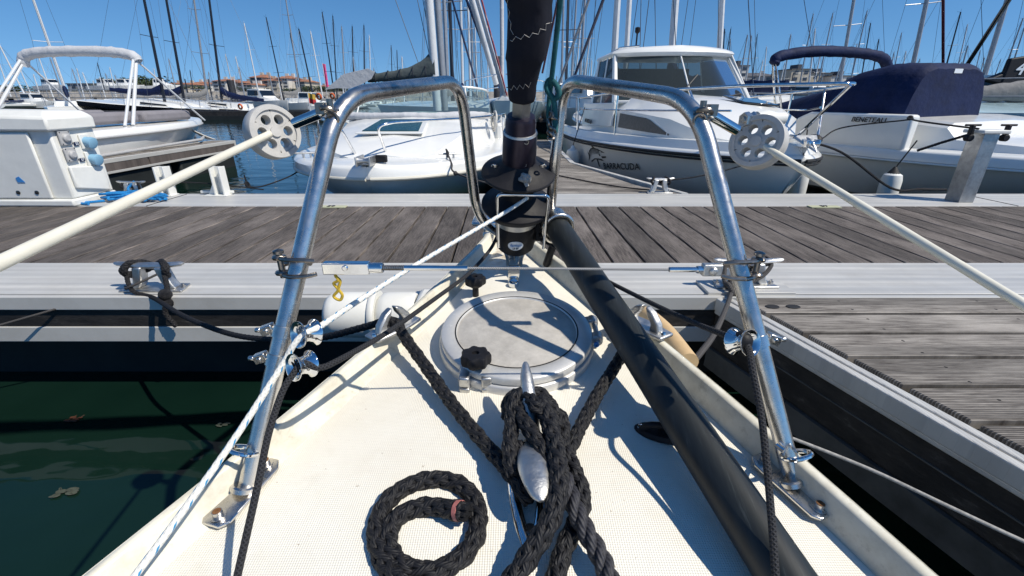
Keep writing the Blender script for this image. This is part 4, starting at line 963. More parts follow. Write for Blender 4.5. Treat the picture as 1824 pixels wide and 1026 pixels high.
# ---- black deck fitting beside the pole
pe = pd(1176, 776, .004); t = bpy.data.objects.new('deck_padeye', None); COL.objects.link(t); t.parent = ob; t.location = pe - wpos(ob)
m = MB(); m.loft([[pe + V(math.cos(2 * math.pi * i / 28) * .040 * k2, math.sin(2 * math.pi * i / 28) * .021 * k2 - math.cos(2 * math.pi * i / 28) * .012 * k2, z_) for i in range(28)] for k2, z_ in ((1.0, .002), (1.0, .006), (.85, .011), (.5, .012))], closed=True); m.build('base', 'black_plastic', t, W=True)
m = MB().tube(fillet([pe + V(-.03, .006, .008), pe + V(-.024, -.004, .026), pe + V(.004, -.008, .027), pe + V(.012, -.006, .008)], .012, 5), .0055, 10); m.torus(pe + V(.008, .0, .016), (0, .3, 1), .009, .003, 18, 6); m.build('eye', 'black_plastic', t, W=True)
for q in (-.031, .026): MB().lathe(pe + V(q, .01 if q < 0 else -.006, .009), (0, 0, 1), [(0, .0052), (.003, .005), (.0035, .002)], 12).build('screw', 'polished_steel', t, W=True)
# ---- big bow cleat
cl = bpy.data.objects.new('bow_cleat', None); COL.objects.link(cl); cl.parent = ob; CC = pd(950, 800, .01); cl.location = CC - wpos(ob)
def tapered(P, rad, name, mat, flat=1.0, n=16):
    m = MB(); P = [Vector(p) for p in P]; F = frames(P); 
    S_ = [[p + f[1] * (r_ * math.cos(2 * math.pi * k_ / n)) + f[2] * (r_ * flat * math.sin(2 * math.pi * k_ / n)) for k_ in range(n)] for p, f, r_ in zip(P, F, rad)]
    return m.loft(S_, closed=True).build(name, mat, cl, W=True)
tapered(catmull([pd(945, 770, .055), pd(943, 722, .074), pd(940, 690, .088), pd(937, 664, .098), pd(936, 646, .104)], 4), [.014, .014, .014, .0137, .0133, .0129, .0125, .012, .0115, .011, .0105, .010, .0088, .0078, .0068, .0057, .0035], 'horn', 'cast_aluminium')
tapered(catmull([pd(948, 790, .050), pd(950, 822, .066), pd(955, 850, .072), pd(961, 875, .073), pd(965, 893, .072)], 4), [.016, .019, .021, .022, .0225, .0222, .0218, .021, .020, .019, .0177, .0162, .0147, .013, .011, .0085, .0045], 'horn', 'cast_aluminium', .55)
for q in ((943, 745), (952, 830)):
    p = pd(*q, .0); MB().loft([[p + V(a * sx, b_ * sx, z_) for a, b_ in ((-.013, -.016), (.013, -.016), (.013, .016), (-.013, .016))] for sx, z_ in ((1.3, .006), (1.0, .02), (.95, .055))], closed=True).build('post', 'cast_aluminium', cl, W=True, bev=.005)
# long leaf-shaped base with raised sides
for s_ in (-1, 1):
    Q = []
    for i in range(15):
        t_ = i / 14; c0 = pd(lerp(927, 948, t_), lerp(690, 1000, t_), .004); wv = .030 * math.sin(math.pi * min(1, .1 + t_ * .9)) ** .6 + .002; hh = .016 * math.sin(math.pi * t_) + .006
        Q.append([c0 + V(s_ * wv, 0, 0), c0 + V(s_ * (wv - .001), 0, hh * .7), c0 + V(s_ * (wv - .008), 0, hh), c0 + V(s_ * (wv - .016), 0, hh * .85), c0 + V(s_ * (wv - .019), 0, 0)])
    MB().loft(Q, closed=True).build('base_cheek', 'polished_steel', cl, W=True, sharp=70)
for q in ((938, 880), (944, 950)):
    p = pd(*q, .006); MB().lathe(p, (0, 0, 1), [(0, .013), (.003, .013), (.003, .008), (.009, .008), (.009, .004)], 14).build('bolt', 'aged_steel', cl, W=True)
# ================================================================== LINES ON THE FOREDECK
def rp(pts): return catmull([pd(x_, y_, h_) for x_, y_, h_ in pts], 8)
RB = .0132
# dock line: left fairlead -> cleat, right fairlead -> cleat, turns and tails
m = MB()
m.braid(rp([(690, 572, .062), (706, 576, .060), (722, 602, .050), (760, 655, .040), (800, 712, .034), (845, 768, .030), (885, 815, .030), (915, 850, .034), (938, 868, .036), (972, 858, .034)]), .0122)
m.braid(rp([(1134, 585, .052), (1122, 606, .052), (1100, 645, .045), (1066, 700, .038), (1036, 756, .036), (1015, 800, .036), (1000, 830, .034), (975, 862, .030)]), .0118)
tag(m.build('mooring_rope', 'mooring_black', W=True, sharp=170), 'thick black braided rope running in a V from both fairleads to the bow cleat', 'mooring rope', 'thick black mooring ropes on the foredeck')
m = MB()
# hitches over the front horn
m.braid(rp([(915, 850, .052), (908, 800, .060), (912, 752, .068), (914, 720, .076), (928, 702, .080), (955, 700, .080), (972, 712, .076), (976, 738, .074), (984, 790, .064), (984, 840, .058), (975, 880, .050)]), RB * .93)
m.braid(rp([(918, 705, .070), (926, 738, .074), (948, 772, .074), (968, 806, .070), (975, 850, .060), (972, 885, .050)]), RB * .95)
m.braid(rp([(905, 745, .052), (905, 718, .062), (920, 704, .072), (946, 712, .086), (958, 730, .090), (966, 714, .084), (985, 728, .072), (992, 762, .064)]), RB * .88)
m.braid(rp([(985, 738, .062), (1000, 742, .058), (1004, 780, .052), (1002, 828, .046)]), RB * .88)
m.braid(rp([(926, 790, .058), (921, 830, .050), (926, 868, .044), (944, 892, .034)]), RB * .85)
tag(m.build('mooring_rope', 'mooring_black', W=True, sharp=170), 'figure of eight turns of black rope over the front horn of the bow cleat', 'mooring rope', 'thick black mooring ropes on the foredeck')
m = MB().braid(rp([(962, 716, .086), (978, 752, .082), (990, 800, .078), (996, 850, .076), (990, 900, .070), (972, 942, .060), (945, 985, .046), (915, 1030, .034), (880, 1075, .030)]), RB * 1.06)
tag(m.build('mooring_rope', 'mooring_black', W=True, sharp=170), 'black braided rope tail leaving the cleat over everything and curving down to the left', 'mooring rope', 'thick black mooring ropes on the foredeck')
m = MB().braid(rp([(998, 790, .050), (1016, 824, .048), (1034, 868, .044), (1036, 905, .038), (1022, 940, .030), (1002, 985, .026), (985, 1050, .022)]), RB * .98)
tag(m.build('mooring_rope', 'mooring_black', W=True, sharp=170), 'black rope tail bulging right of the cleat and tucking under the twisted one', 'mooring rope', 'thick black mooring ropes on the foredeck')
m = MB().braid(rp([(1000, 840, .062), (1012, 872, .060), (1026, 910, .054), (1046, 950, .044), (1066, 985, .036), (1085, 1030, .030), (1105, 1085, .028)]), RB * 1.02, pitch=.062, twist=True)
tag(m.build('mooring_rope', 'mooring_grey', W=True, sharp=170), 'charcoal twisted three strand rope tail running from the cleat down to the right', 'mooring rope', 'thick black mooring ropes on the foredeck')
# the coil
cxp = []
def cc2(a, rx_, ry_, cx_=764, cy_=930, h=.0135): return (cx_ + rx_ * math.cos(a), cy_ - ry_ * math.sin(a), h)
pts = [cc2(R(a), 92 - 4 * math.sin(R(a)), 72, 764, 934, .0135 + .006 * (a > 330)) for a in range(-60, 280, 20)]
coil = [(828, 911, .034), (805, 908, .026), (775, 903, .017), (740, 906, .0145), (708, 922, .014), (692, 948, .014), (694, 980, .014), (718, 1010, .014), (758, 1020, .014), (802, 1008, .014), (834, 980, .014), (850, 945, .0145), (850, 905, .0150), (832, 873, .0150), (798, 856, .0145), (758, 856, .014), (715, 872, .014), (685, 900, .014), (672, 935, .014), (674, 975, .014), (690, 1010, .015), (715, 1045, .02), (760, 1090, .02)]
P = rp(coil)
m = MB().braid(P, .0138); tag(m.build('rope_coil', 'mooring_black', W=True, sharp=170), 'loosely coiled end of thick black rope lying flat on the cream deck', 'rope coil')
rc = bpy.data.objects['rope_coil']
a_, b_ = P[2], P[5]; MB().tube([a_.lerp(b_, .1), b_.lerp(a_, .1)], .0132, 20).build('whipping', 'whipping_red', rc, W=True)
m = MB(); e = P[0] - (P[1] - P[0]).normalized() * .004
for i in range(14): a = i * 2.4; r_ = .0105 * math.sqrt((i + .5) / 14); d_ = (P[0] - P[1]).normalized(); uu = d_.cross(V(0, 0, 1)).normalized(); m.bar(P[1] + uu * r_ * math.cos(a) + V(0, 0, r_ * math.sin(a)), P[0] + d_ * .006 + (uu * math.cos(a) + V(0, 0, math.sin(a))) * r_ * 1.1, .003, 6)
m.build('frayed_end', 'mooring_black', rc, W=True)
# fleck rope: furling line from the drum through the upper guide and aft
m = MB().tube(catmull([pc(940, 352, 1.06), pc(900, 378, 1.03), pc(760, 460, .86), pc(640, 535, .70), pc(572, 580, .622), GA + V(.006, -.006, .006), GA + V(-.010, -.016, -.006), pc(500, 655, .60), pc(420, 778, .565), pc(330, 905, .525), pc(240, 1026, .49), pc(160, 1130, .46)], 10), .0043, 12)
tag(m.build('furling_line', 'rope_fleck', W=True), 'white line with blue flecks led from the furling drum along the left leg', 'rope', 'thin control lines on the foredeck')
m = MB().tube(catmull([pc(886, 420, 1.18), pc(872, 446, 1.14), pc(835, 487, 1.02), pc(775, 532, .88), pc(690, 592, .74), pc(610, 638, .635), pc(570, 655, .605), GB + V(.004, -.004, .006), GB + V(-.006, -.016, -.004), pc(502, 700, .575), pc(478, 775, .555), pc(458, 870, .53), pc(440, 950, .51), pc(422, 1030, .495), pc(405, 1110, .47)], 10), .0043, 12)
tag(m.build('control_line', 'rope_black', W=True), 'thin black braided line through the lower guide on the left leg', 'rope', 'thin control lines on the foredeck')
m = MB().tube(catmull([pc(965, 428, 1.20), pc(1010, 452, 1.14), pc(1060, 488, 1.02), pc(1140, 530, .86), pc(1225, 570, .72), pc(1290, 596, .625), GR + V(-.002, .006, .002), GR + V(.004, -.012, -.004), pc(1341, 660, .565), pc(1356, 740, .548), pc(1366, 830, .53), pc(1374, 920, .51), pc(1382, 1030, .49), pc(1390, 1120, .47)], 10), .0043, 12)
tag(m.build('control_line', 'rope_black', W=True), 'thin black braided line hanging from the guide on the right leg', 'rope', 'thin control lines on the foredeck')
m = MB().tube(catmull([pc(1385, 772, .80), pc(1425, 786, .78), pc(1550, 836, .74), pc(1690, 902, .69), pc(1830, 967, .655), pc(2000, 1040, .62)], 8), .0030, 10)
tag(m.build('spring_line', 'rope_grey', W=True), 'thin pale line slanting down over dark water outside the right toe rail', 'rope')
# white bow fenders bolted to the pontoon edge
t = thing('bow_fender', 'white moulded cylinder fender fixed along the pontoon edge left of the bow', 'fender', (-.5, 1.5, .4))
fc0 = pc(660, 552, 1.53)
for (x0_, x1_, r_) in ((-.672, -.50, .083), (-.488, -.345, .082)):
    MB().lathe(V(x0_, 1.475, .425), (1, 0, 0), [(0, r_ * .55), (.006, r_ * .82), (.022, r_ * .97), (.04, r_), (x1_ - x0_ - .012, r_), (x1_ - x0_ - .004, r_ * .96), (x1_ - x0_, r_ * .9)], 40).build('roller', 'white_plastic', t, W=True)
m = MB(); m.lathe(V(-.505, 1.475, .425), (1, 0, 0), [(0, .088), (.006, .091), (.016, .091), (.022, .088)], 40); m.box((-.5, 1.53, .40), (.3, .06, .1)); m.build('ridge', 'white_plastic', t, W=True)
MB().box((-.29, 1.475, .46), (.1, .12, .10)).build('bracket', 'white_plastic', t, W=True, bev=.02)
t = thing('bow_fender', 'yellowed curved fender strip between the right toe rail and the pontoon', 'fender', (.4, 1.2, .5))
q = [pc(1150, 560, 1.28), pc(1185, 592, 1.16), pc(1226, 646, 1.02)]
MB().tube(catmull(q, 6), .024, 16).build('strip', 'yellowed_plastic', t, W=True)
# floating weed
for px, py, mt, la, s_ in ((128, 747, 'weed_brown', 'clump of reddish brown weed floating on the dark water at the left', .028), (105, 880, 'weed_pale', 'pale straggle of weed floating at the lower left of the dark water', .035), (395, 757, 'weed_pale', 'small pale leaf floating near the left leg of the bow rail', .018)):
    p = pz(px, py, .006); rnd = random.Random(px); m = MB()
    for i in range(9):
        a = rnd.uniform(0, 6.28); l = s_ * rnd.uniform(.5, 1.6); o_ = p + V(rnd.uniform(-s_, s_), rnd.uniform(-s_, s_) * .6, 0)
        m.ball(o_, s_ * .35, 8, (rnd.uniform(.6, 1.6), rnd.uniform(.3, .8), .08)); m.tube([o_, o_ + V(l * .5 * math.cos(a), l * .5 * math.sin(a), .003)], s_ * .035, 4)
    tag(m.build('floating_weed', mt, W=True), la, 'weed', 'weed floating on the water')
# ================================================================== MOORED BOATS CLOSE BY
def ruled(P, Q): return [P, Q]
def hullform(B, L, sheer, name_mats, parent, blunt=2.2, ex=.62, full=.62, zc=.25, keel=-.15, chine=.86, gun=None, stern=1.0, rub=None, deckmat='white_gelcoat', n=26, flare=.08, deckz=-.0):
    """motorboat hull in its own frame: bow tip at the origin, +Y aft. returns half breadth function"""
    def hb(y):
        t = max(0, min(1, y / (L * full))); b = B / 2 * (1 - (1 - t) ** blunt) ** ex
        if y > L * full: b *= 1 - (1 - stern) * ((y - L * full) / (L * (1 - full)))
        return max(b, .012)
    ys = [L * (i / n) ** 1.7 for i in range(n + 1)]
    S1 = []; S2 = []; S3 = []
    for y in ys:
        b = hb(y); z = sheer(y); g_ = gun or .10
        rake = lambda q: y + (1 - min(1, y / (L * .35))) * q * L * .12
        k_ = min(1, y / (L * .5)); cb = b * chine * (k_ ** .5); h_ = z - g_
        R_ = [V(b - .02, rake(.03), h_), V(max(.01, lerp(b, cb, .45)), rake(.25), lerp(h_, zc, .5)), V(max(.01, cb), rake(.6), zc), V(max(.008, cb * .92), rake(.75), zc - .04), V(max(.005, cb * .5 * k_), rake(.95), lerp(zc, keel, .7)), V(0, rake(1.1), keel * k_ + (1 - k_) * .02)]
        S1.append([V(-p.x, p.y, p.z) for p in R_] + R_[::-1][1:])
        G = [V(b - .02, rake(.03), h_ + .001), V(b + .012, rake(.0), h_ + .012), V(b + .004, y, z - .03), V(b - .018, y + .012, z - .006), V(max(0.004, b - .05), y + .03, z)]
        S2.append([V(-p.x, p.y, p.z) for p in G] + [V(0, y + .03, z + .02 + deckz)] + G[::-1])
    MB().loft(S1).build('hull', name_mats, parent, sharp=30)
    MB().loft(S2, caps=True).build('deck_moulding', deckmat, parent, sharp=40)
    if rub:
        for s_ in (-1, 1):
            MB().tube([V(s_ * (hb(y) + .008), y - .0, sheer(y) - (gun or .1) + .008) for y in ys], .016, 8).build('rubbing_strake', rub, parent)
    return hb
def tubes(name, mat, parent, runs, r, n=10):
    m = MB()
    for q in runs: m.tube(q, r, n)
    return m.build(name, mat, parent)
def fender(label, loc, r=.09, h=.42, mat='white_plastic', cord=None, group='boat fenders', rope='rope_flat_black', cap=True):
    t = thing('fender', label, 'fender', loc, 0, group)
    MB().lathe((0, 0, 0), (0, 0, 1), [(-.01, r * .12), (0, r * .5), (.03, r * .9), (.08, r), (h - .08, r), (h - .03, r * .86), (h - .005, r * .4), (h + .03, r * .22), (h + .04, .01)], 20).build('bladder', mat, t)
    if cap: MB().lathe((0, 0, h - .035), (0, 0, 1), [(0, r * .8), (.03, r * .5), (.07, r * .2), (.08, .01)], 14).build('collar', 'black_rubber', t)
    if cord is not None: MB().tube(catmull([V(0, 0, h + .03), Vector(cord) * .5 + V(0, 0, h * .5 + .015), Vector(cord)], 5), .006, 6).build('lanyard', rope, t)
    return t
# ---------------------------------------------------------------- boat with open windscreen, bow towards us
bA = thing('motorboat', 'small white motorboat with a clear curved windscreen and grey shaded hull, bow towards us', 'motorboat', (-1.20, 3.80, 0), 0.0)
shA = lambda y: .62 + .02 * math.exp(-y) + .008 * y
hbA = hullform(2.42, 5.6, shA, 'grey_hull', bA, blunt=2.6, ex=.56, full=.42, zc=.10, chine=.94, gun=.115, rub='beige_plastic')
# trunk cabin
S_ = []
for y, w_, z, sl in ((.52, .30, .0, .9), (.62, .50, .04, .85), (1.0, .70, .14, .80), (1.7, .86, .24, .80), (2.35, .96, .31, .84), (2.6, .98, .32, .86)):
    zz = shA(y) + .012; S_.append([V(-w_, y, zz - .02), V(-w_ * sl - .05, y, zz + z * .85), V(-w_ * sl * .8, y, zz + z), V(0, y, zz + z + .03), V(w_ * sl * .8, y, zz + z), V(w_ * sl + .05, y, zz + z * .85), V(w_, y, zz - .02)])
MB().loft(S_).build('cabin_trunk', 'white_gelcoat', bA, sharp=32, bev=.0)
def trunkz(y): return shA(y) + .012 + interp([(.52, 0), (.62, .04), (1.0, .14), (1.7, .24), (2.35, .31), (2.6, .32)], y)
hx = -.03; q = []
for a, b_ in ((-.36, 1.00), (.33, 1.00), (.27, 1.72), (-.30, 1.72)): q.append(V(hx + a, b_, trunkz(b_) + .035))
MB().prism(q, (0, -.006, .018)).build('hatch_frame', 'white_gelcoat', bA, bev=.03, bseg=4)
c_ = sum(q, V(0, 0, 0)) / 4; MB().prism([c_ + (p - c_) * .84 + V(0, -.003, .016) for p in q], (0, -.004, .010)).build('hatch_pane', 'hatch_acrylic', bA, bev=.03, bseg=4)
# curved windscreen
def arcA(zoff, k_, n=28):
    P = []
    for i in range(n + 1):
        a = math.pi * i / n; P.append(V(-math.cos(a) * (1.02 - .08 * k_) - .08, 2.95 - math.sin(a) ** .55 * (.72 - .20 * k_) + .10 * k_, shA(2.6) + .30 + zoff - .10 * (1 - math.sin(a) ** .5) * (1 - k_) - .08 * (1 - math.sin(a) ** .6) * k_))
    return P
lo, hi = arcA(.0, 0), arcA(.37, 1)
MB().loft([lo, hi], caps=False).build('windscreen', 'clear_screen', bA)
m = MB().tube(hi, .015, 8); m.tube(lo, .013, 8)
for i in (7, 21): m.bar(lo[i], hi[i], .010, 8)
m.build('windscreen_frame', 'white_gelcoat', bA)
# crumpled cloth at the foot of the screen
rnd = random.Random(4); S_ = []
for i in range(64):
    t_ = i / 63; a = math.pi * (.08 + .84 * t_); c_ = V(-math.cos(a) * 1.02 - .08, 2.84 - math.sin(a) ** .55 * .72 - .07, shA(2.5) + .32 + .006 * math.sin(t_ * 17)); r_ = .052 + .008 * math.sin(t_ * 11) + rnd.uniform(-.005, .005)
    S_.append([c_ + V(r_ * 1.2 * math.cos(b_ + rnd.uniform(-.1, .1)) * 0.5 * (1), r_ * 1.1 * math.cos(b_), r_ * .85 * math.sin(b_)) for b_ in [2 * math.pi * k_ / 12 for k_ in range(12)]])
MB().loft(S_, closed=True).build('folded_cover', 'white_canvas', bA, sharp=80)
# cockpit: seats, side coaming
for q_ in (((-.45, 3.5, .72), (.5, .5, .45)), ((.45, 3.5, .72), (.5, .5, .45)), ((0, 4.6, .70), (1.7, .5, .4))): MB().box(*q_).build('seat', 'beige_plastic', bA, bev=.05)
for q_ in (-1.02, 1.02): MB().box((q_, 4.0, .72), (.12, 2.4, .25)).build('coaming', 'white_gelcoat', bA, bev=.04)
# bow rails
rr = .0125
m = MB()
P = fillet([V(.02, .62, shA(.5)), V(-.0, .42, .93), V(.12, .52, .96), V(.75, 1.35, .965), V(1.06, 2.5, .965), V(1.10, 3.6, .95), V(1.12, 3.8, .63)], .10, 6); m.tube(P, rr, 10)
P = fillet([V(-.27, .62, shA(.5)), V(-.33, .42, .93), V(-.45, .55, .96), V(-.95, 1.5, .965), V(-1.12, 2.6, .965), V(-1.14, 3.6, .95), V(-1.15, 3.8, .63)], .10, 6); m.tube(P, rr, 10)
for s_, pts in ((1, ((.75, 1.35), (1.06, 2.5))), (-1, ((-.95, 1.5), (-1.12, 2.6)))):
    for x_, y_ in pts: m.bar(V(x_, y_, .965), V(x_ + s_ * .02, y_ + .05, shA(y_) - .01), .010, 8)
for x_, y_ in ((.02, .62), (-.27, .62), (-.95, 1.5), (.75, 1.35)): m.lathe((x_, y_ + .02, shA(.5) + .0), (0, 0, 1), [(0, .028), (.006, .026), (.008, .012)], 14)
m.build('bow_rail', 'polished_steel', bA)
m = MB(); m.torus((.055, .60, shA(.6) + .03), (0, 1, 0), .018, .004, 16, 6); m.torus((-.31, .60, shA(.6) + .03), (0, 1, 0), .018, .004, 16, 6); m.build('rail_eye', 'polished_steel', bA)
# anchor roller
m = MB(); m.box((-.055, .02, shA(0) + .045), (.012, .22, .075)); m.box((.055, .02, shA(0) + .045), (.012, .22, .075)); m.box((0, .06, shA(0) + .02), (.12, .15, .012)); m.lathe((-.05, -.04, shA(0) + .05), (1, 0, 0), [(0, .03), (.04, .018), (.06, .018), (.10, .03)], 16); m.build('anchor_roller', 'cast_aluminium', bA, bev=.003)
MB().box((.10, .10, shA(0) + .05), (.10, .05, .06)).build('chain_stopper', 'black_plastic', bA, bev=.01)
for x_, y_ in ((.62, .55), (-.75, .62)):
    m = MB(); m.bar((x_ - .10, y_ - .03, shA(.4) + .045), (x_ + .10, y_ + .05, shA(.4) + .045), .010, 8); m.bar((x_ - .03, y_, shA(.4)), (x_ - .03, y_, shA(.4) + .045), .010, 8); m.bar((x_ + .03, y_ + .02, shA(.4)), (x_ + .03, y_ + .02, shA(.4) + .045), .010, 8); m.build('deck_cleat', 'cast_aluminium', bA)
bx = bA.location
m = MB().tube(catmull([bx + V(.60, .54, shA(.4) + .05), bx + V(.66, .34, shA(0) - .02), bx + V(.70, .22, .56), bx + V(1.0, .02, .50), bx + V(1.35, -.10, ZD + .02), bx + V(1.42, -.14, ZD + .01)], 8), .008, 8)
for i in range(4): m.torus(bx + V(.60, .53, shA(.4) + .04 + .01 * i), (1, .4, .2 * i), .022, .007, 14, 6)
m.ball(bx + V(.705, .21, .555), .02)
tag(m.build('mooring_rope', 'rope_charcoal', W=True), 'dark line from the foredeck cleat of the windscreen motorboat down to the pontoon', 'mooring rope', 'mooring lines')
m = MB()
rnd = random.Random(9)
for i in range(9): m.torus(bx + V(.98 + rnd.uniform(-.02, .02), 2.25, .90 + rnd.uniform(-.03, .03)), (1, .3, rnd.uniform(-.3, .3)), .085 + rnd.uniform(-.02, .02), .009, 20, 6)
tag(m.build('rope_coil', 'rope_white', W=True), 'pale coil of rope hung on the rail of the windscreen motorboat', 'rope coil')
fender('white fender hanging at the right side of the windscreen motorboat, nearer of two', (bx.x + 1.33, 5.55, .10), .115, .42, cord=(-.12, .1, .85), rope='cord_red', cap=False)
fender('white fender hanging at the right side of the windscreen motorboat, farther of two', (bx.x + 1.36, 6.5, .12), .115, .42, cord=(-.14, .1, .85), rope='cord_red', cap=False)
# ---------------------------------------------------------------- cabin cruiser
rB = .045
bB = thing('cabin_cruiser', 'white cabin cruiser with tinted wheelhouse windows and a fish emblem on its hull', 'motorboat', (2.38, 3.78, 0), rB)
shB = lambda y: .70 + .035 * math.exp(-y * .8) - .012 * y
hbB = hullform(2.62, 6.3, shB, 'white_gelcoat', bB, blunt=2.0, ex=.70, full=.60, zc=.06, chine=.90, gun=.06, rub='black_rubber', stern=.95)
for s_ in (-1, 1):
    ys = [6.3 * (i / 24) ** 1.7 for i in range(25)]
    MB().tube([V(s_ * (hbB(y) + .004), y, shB(y) - .085) for y in ys], .010, 8).build('rubbing_strake', 'black_rubber', bB)
# raised bulwark above rub rail
S_ = []
for s_ in (-1, 1):
    S_ = [[V(s_ * (hbB(y) - .01), y + .02, shB(y) - .02), V(s_ * (hbB(y) - .06), y + .04, shB(y) + .075), V(s_ * max(.0, hbB(y) - .12), y + .06, shB(y) + .08), V(s_ * max(0, hbB(y) - .16), y + .07, shB(y) - .01)] for y in [6.2 * (i / 24) ** 1.7 for i in range(25)]]
    MB().loft(S_, closed=True).build('bulwark', 'white_gelcoat', bB, sharp=50)
# fore cabin
S_ = []
TRK = ((.55, .14, .05, .5), (.8, .42, .13, .62), (1.25, .70, .35, .72), (2.1, .85, .44, .78), (2.75, .92, .50, .80), (3.4, .94, .50, .82), (4.6, .95, .40, .86))
for y, w_, z, wt in TRK:
    zz = shB(y) + .01; S_.append([V(-w_, y, zz), V(-w_ * .97, y, zz + z * .72), V(-w_ * wt, y, zz + z), V(0, y, zz + z + .05), V(w_ * wt, y, zz + z), V(w_ * .97, y, zz + z * .72), V(w_, y, zz)])
MB().loft(S_).build('fore_cabin', 'white_gelcoat', bB, sharp=28)
for s_ in (-1, 1):
    Q = []
    for i in range(13):
        y = 1.22 + i * .105; w_ = interp([(a[0], a[1]) for a in TRK], y); z = interp([(a[0], a[2]) for a in TRK], y); zz = shB(y) + .01; f0, f1 = .38, (.38 + .50 * min(1, .12 + i / 5))
        Q.append([V(s_ * (w_ * (1 - .03 * f) + .008), y, zz + .72 * z * f) for f in (f0, f1)])
    MB().loft(Q, caps=False).build('cabin_window', 'curtain_dark', bB)
qh = [V(.10, 1.30, shB(1) + .405), V(.50, 1.30, shB(1) + .37), V(.56, 1.85, shB(1) + .43), V(.12, 1.85, shB(1) + .475)]
MB().prism(qh, (0, -.01, .02)).build('deck_hatch', 'window_dark', bB, bev=.03)
# wheelhouse
zb = 1.14; zt = 1.73
def whl(z, k_, n=16):
    P = []; w_ = lerp(.90, .80, k_); yf = lerp(2.35, 2.95, k_)
    for i in range(n + 1):
        u_ = -1 + 2 * i / n; P.append(V(u_ * w_, yf + .30 * abs(u_) ** 2.4, z))
    return P
lo, hi = whl(zb - .02, 0), whl(zt - .03, 1)
MB().loft([lo, hi], caps=False).build('windscreen', 'tinted_screen', bB)
m = MB()
for i in (0, 16): m.tube([lo[i], hi[i]], .028, 8)
m.tube(lo, .02, 8); m.tube(hi, .022, 8); m.bar(hi[8], lo[8], .012, 6); m.build('windscreen_frame', 'white_gelcoat', bB)
for s_ in (-1, 1):
    w0, w1 = s_ * .91, s_ * .81
    MB().prism([V(w0, 2.72, zb - .06), V(w0, 4.05, zb - .06), V(w1, 4.15, zt - .04), V(w1, 3.28, zt - .04)], (s_ * .008, 0, 0)).build('side_window', 'tinted_screen', bB)
    m = MB(); m.prism([V(w0, 2.62, zb - .03), V(w0, 2.74, zb - .03), V(w1, 3.30, zt), V(w1, 3.20, zt)], (s_ * .02, 0, 0)); m.prism([V(w0, 3.98, zb - .08), V(w0, 4.12, zb - .08), V(w1, 4.22, zt), V(w1, 4.10, zt)], (s_ * .02, 0, 0))
    m.prism([V(s_ * .96, 2.6, zb - .32), V(s_ * .96, 4.6, zb - .40), V(s_ * .94, 4.6, zb - .05), V(s_ * .93, 2.6, zb - .03)], (-s_ * .03, 0, 0)); m.prism([V(w0, 3.40, zb - .05), V(w0, 3.46, zb - .05), V(w1, 3.62, zt), V(w1, 3.56, zt)], (s_ * .015, 0, 0)); m.build('wheelhouse_side', 'white_gelcoat', bB, bev=.008)
m = MB(); S_ = []
for z, k_ in ((zt - .035, 1.0), (zt, 1.03), (zt + .03, 1.0), (zt + .055, .9)):
    S_.append([V(p.x * k_ * 1.04, (p.y - 3.6) * k_ + 3.6 - .04, z + (.03 * (1 - abs(p.x)) if k_ < .95 else 0)) for p in whl(0, 1)] + [V(.80 * k_, 4.35, z), V(-.80 * k_, 4.35, z)])
m.loft(S_, closed=True).build('wheelhouse_roof', 'white_gelcoat', bB, sharp=40)
m = MB(); m.box((0, 4.2, 1.35), (1.3, .03, .5)); m.build('rear_bulkhead', 'window_dark', bB)
for q_ in (-.4, .4): MB().box((q_, 3.5, 1.0), (.4, .4, .5)).build('helm_seat', 'seat_grey', bB, bev=.04)
MB().box((0, 3.0, 1.06), (1.5, .3, .10)).build('dashboard', 'grey_plastic', bB, bev=.04)
m = MB(); m.bar((-.20, 2.36, zb + .02), (.10, 2.55, zb + .30), .009, 6); m.bar((.35, 2.40, zb + .02), (.75, 2.62, zb + .08), .009, 6); m.build('wiper', 'ink_black', bB)
m = MB(); m.bar((-.45, 3.5, zt + .05), (-.45, 3.5, zt + .28), .012, 8); m.lathe((-.45, 3.5, zt + .28), (0, 0, 1), [(0, .02), (.02, .035), (.07, .035), (.08, .015)], 14); m.build('mast_light', 'black_plastic', bB)
MB().tube([V(-.7, 4.3, zt + .05), V(-.7, 3.4, zt + .09), V(-.5, 3.15, zt + .09)], .012, 8).build('roof_rail', 'polished_steel', bB)
# bow rail
zr = 1.235
m = MB()
def rl(y): return hbB(y) - .05
m.tube(fillet([V(-rl(3.4), 3.5, 1.17), V(-rl(2.2), 2.2, zr - .02), V(-rl(1.2), 1.2, zr), V(-.42, .25, zr + .02), V(.06, -.26, zr + .02), V(.42, .25, zr + .02), V(rl(1.2), 1.2, zr), V(rl(2.2), 2.2, zr - .02), V(rl(3.4), 3.5, 1.17)], .16, 8), .0145, 10)
m.tube(fillet([V(-rl(3.2), 3.2, 1.02), V(-rl(1.6), 1.5, 1.04), V(-.5, .35, 1.06)], .2, 6), .009, 8); m.tube(fillet([V(rl(3.2), 3.2, 1.02), V(rl(1.6), 1.5, 1.04), V(.1, .1, 1.09)], .2, 6), .009, 8)
for s_ in (-1, 1):
    for y0, y1 in ((.9, .62), (2.0, 2.0), (3.4, 3.4)): m.tube([V(s_ * (rl(y0)), y0, zr if y0 < 3 else 1.17), V(s_ * (rl(y1) + .0), y1 + .0, shB(y1) + .07)], .0125, 8)
m.bar((.06, -.22, zr + .01), (.03, .26, shB(0) + .08), .0125, 8)
m.build('bow_rail', 'polished_steel', bB)
m = MB(); m.box((-.05, .06, shB(0) + .09), (.012, .26, .06)); m.box((.05, .06, shB(0) + .09), (.012, .26, .06)); m.lathe((-.045, -.05, shB(0) + .09), (1, 0, 0), [(0, .035), (.04, .02), (.05, .02), (.09, .035)], 16); m.build('anchor_roller', 'polished_steel', bB, bev=.004)
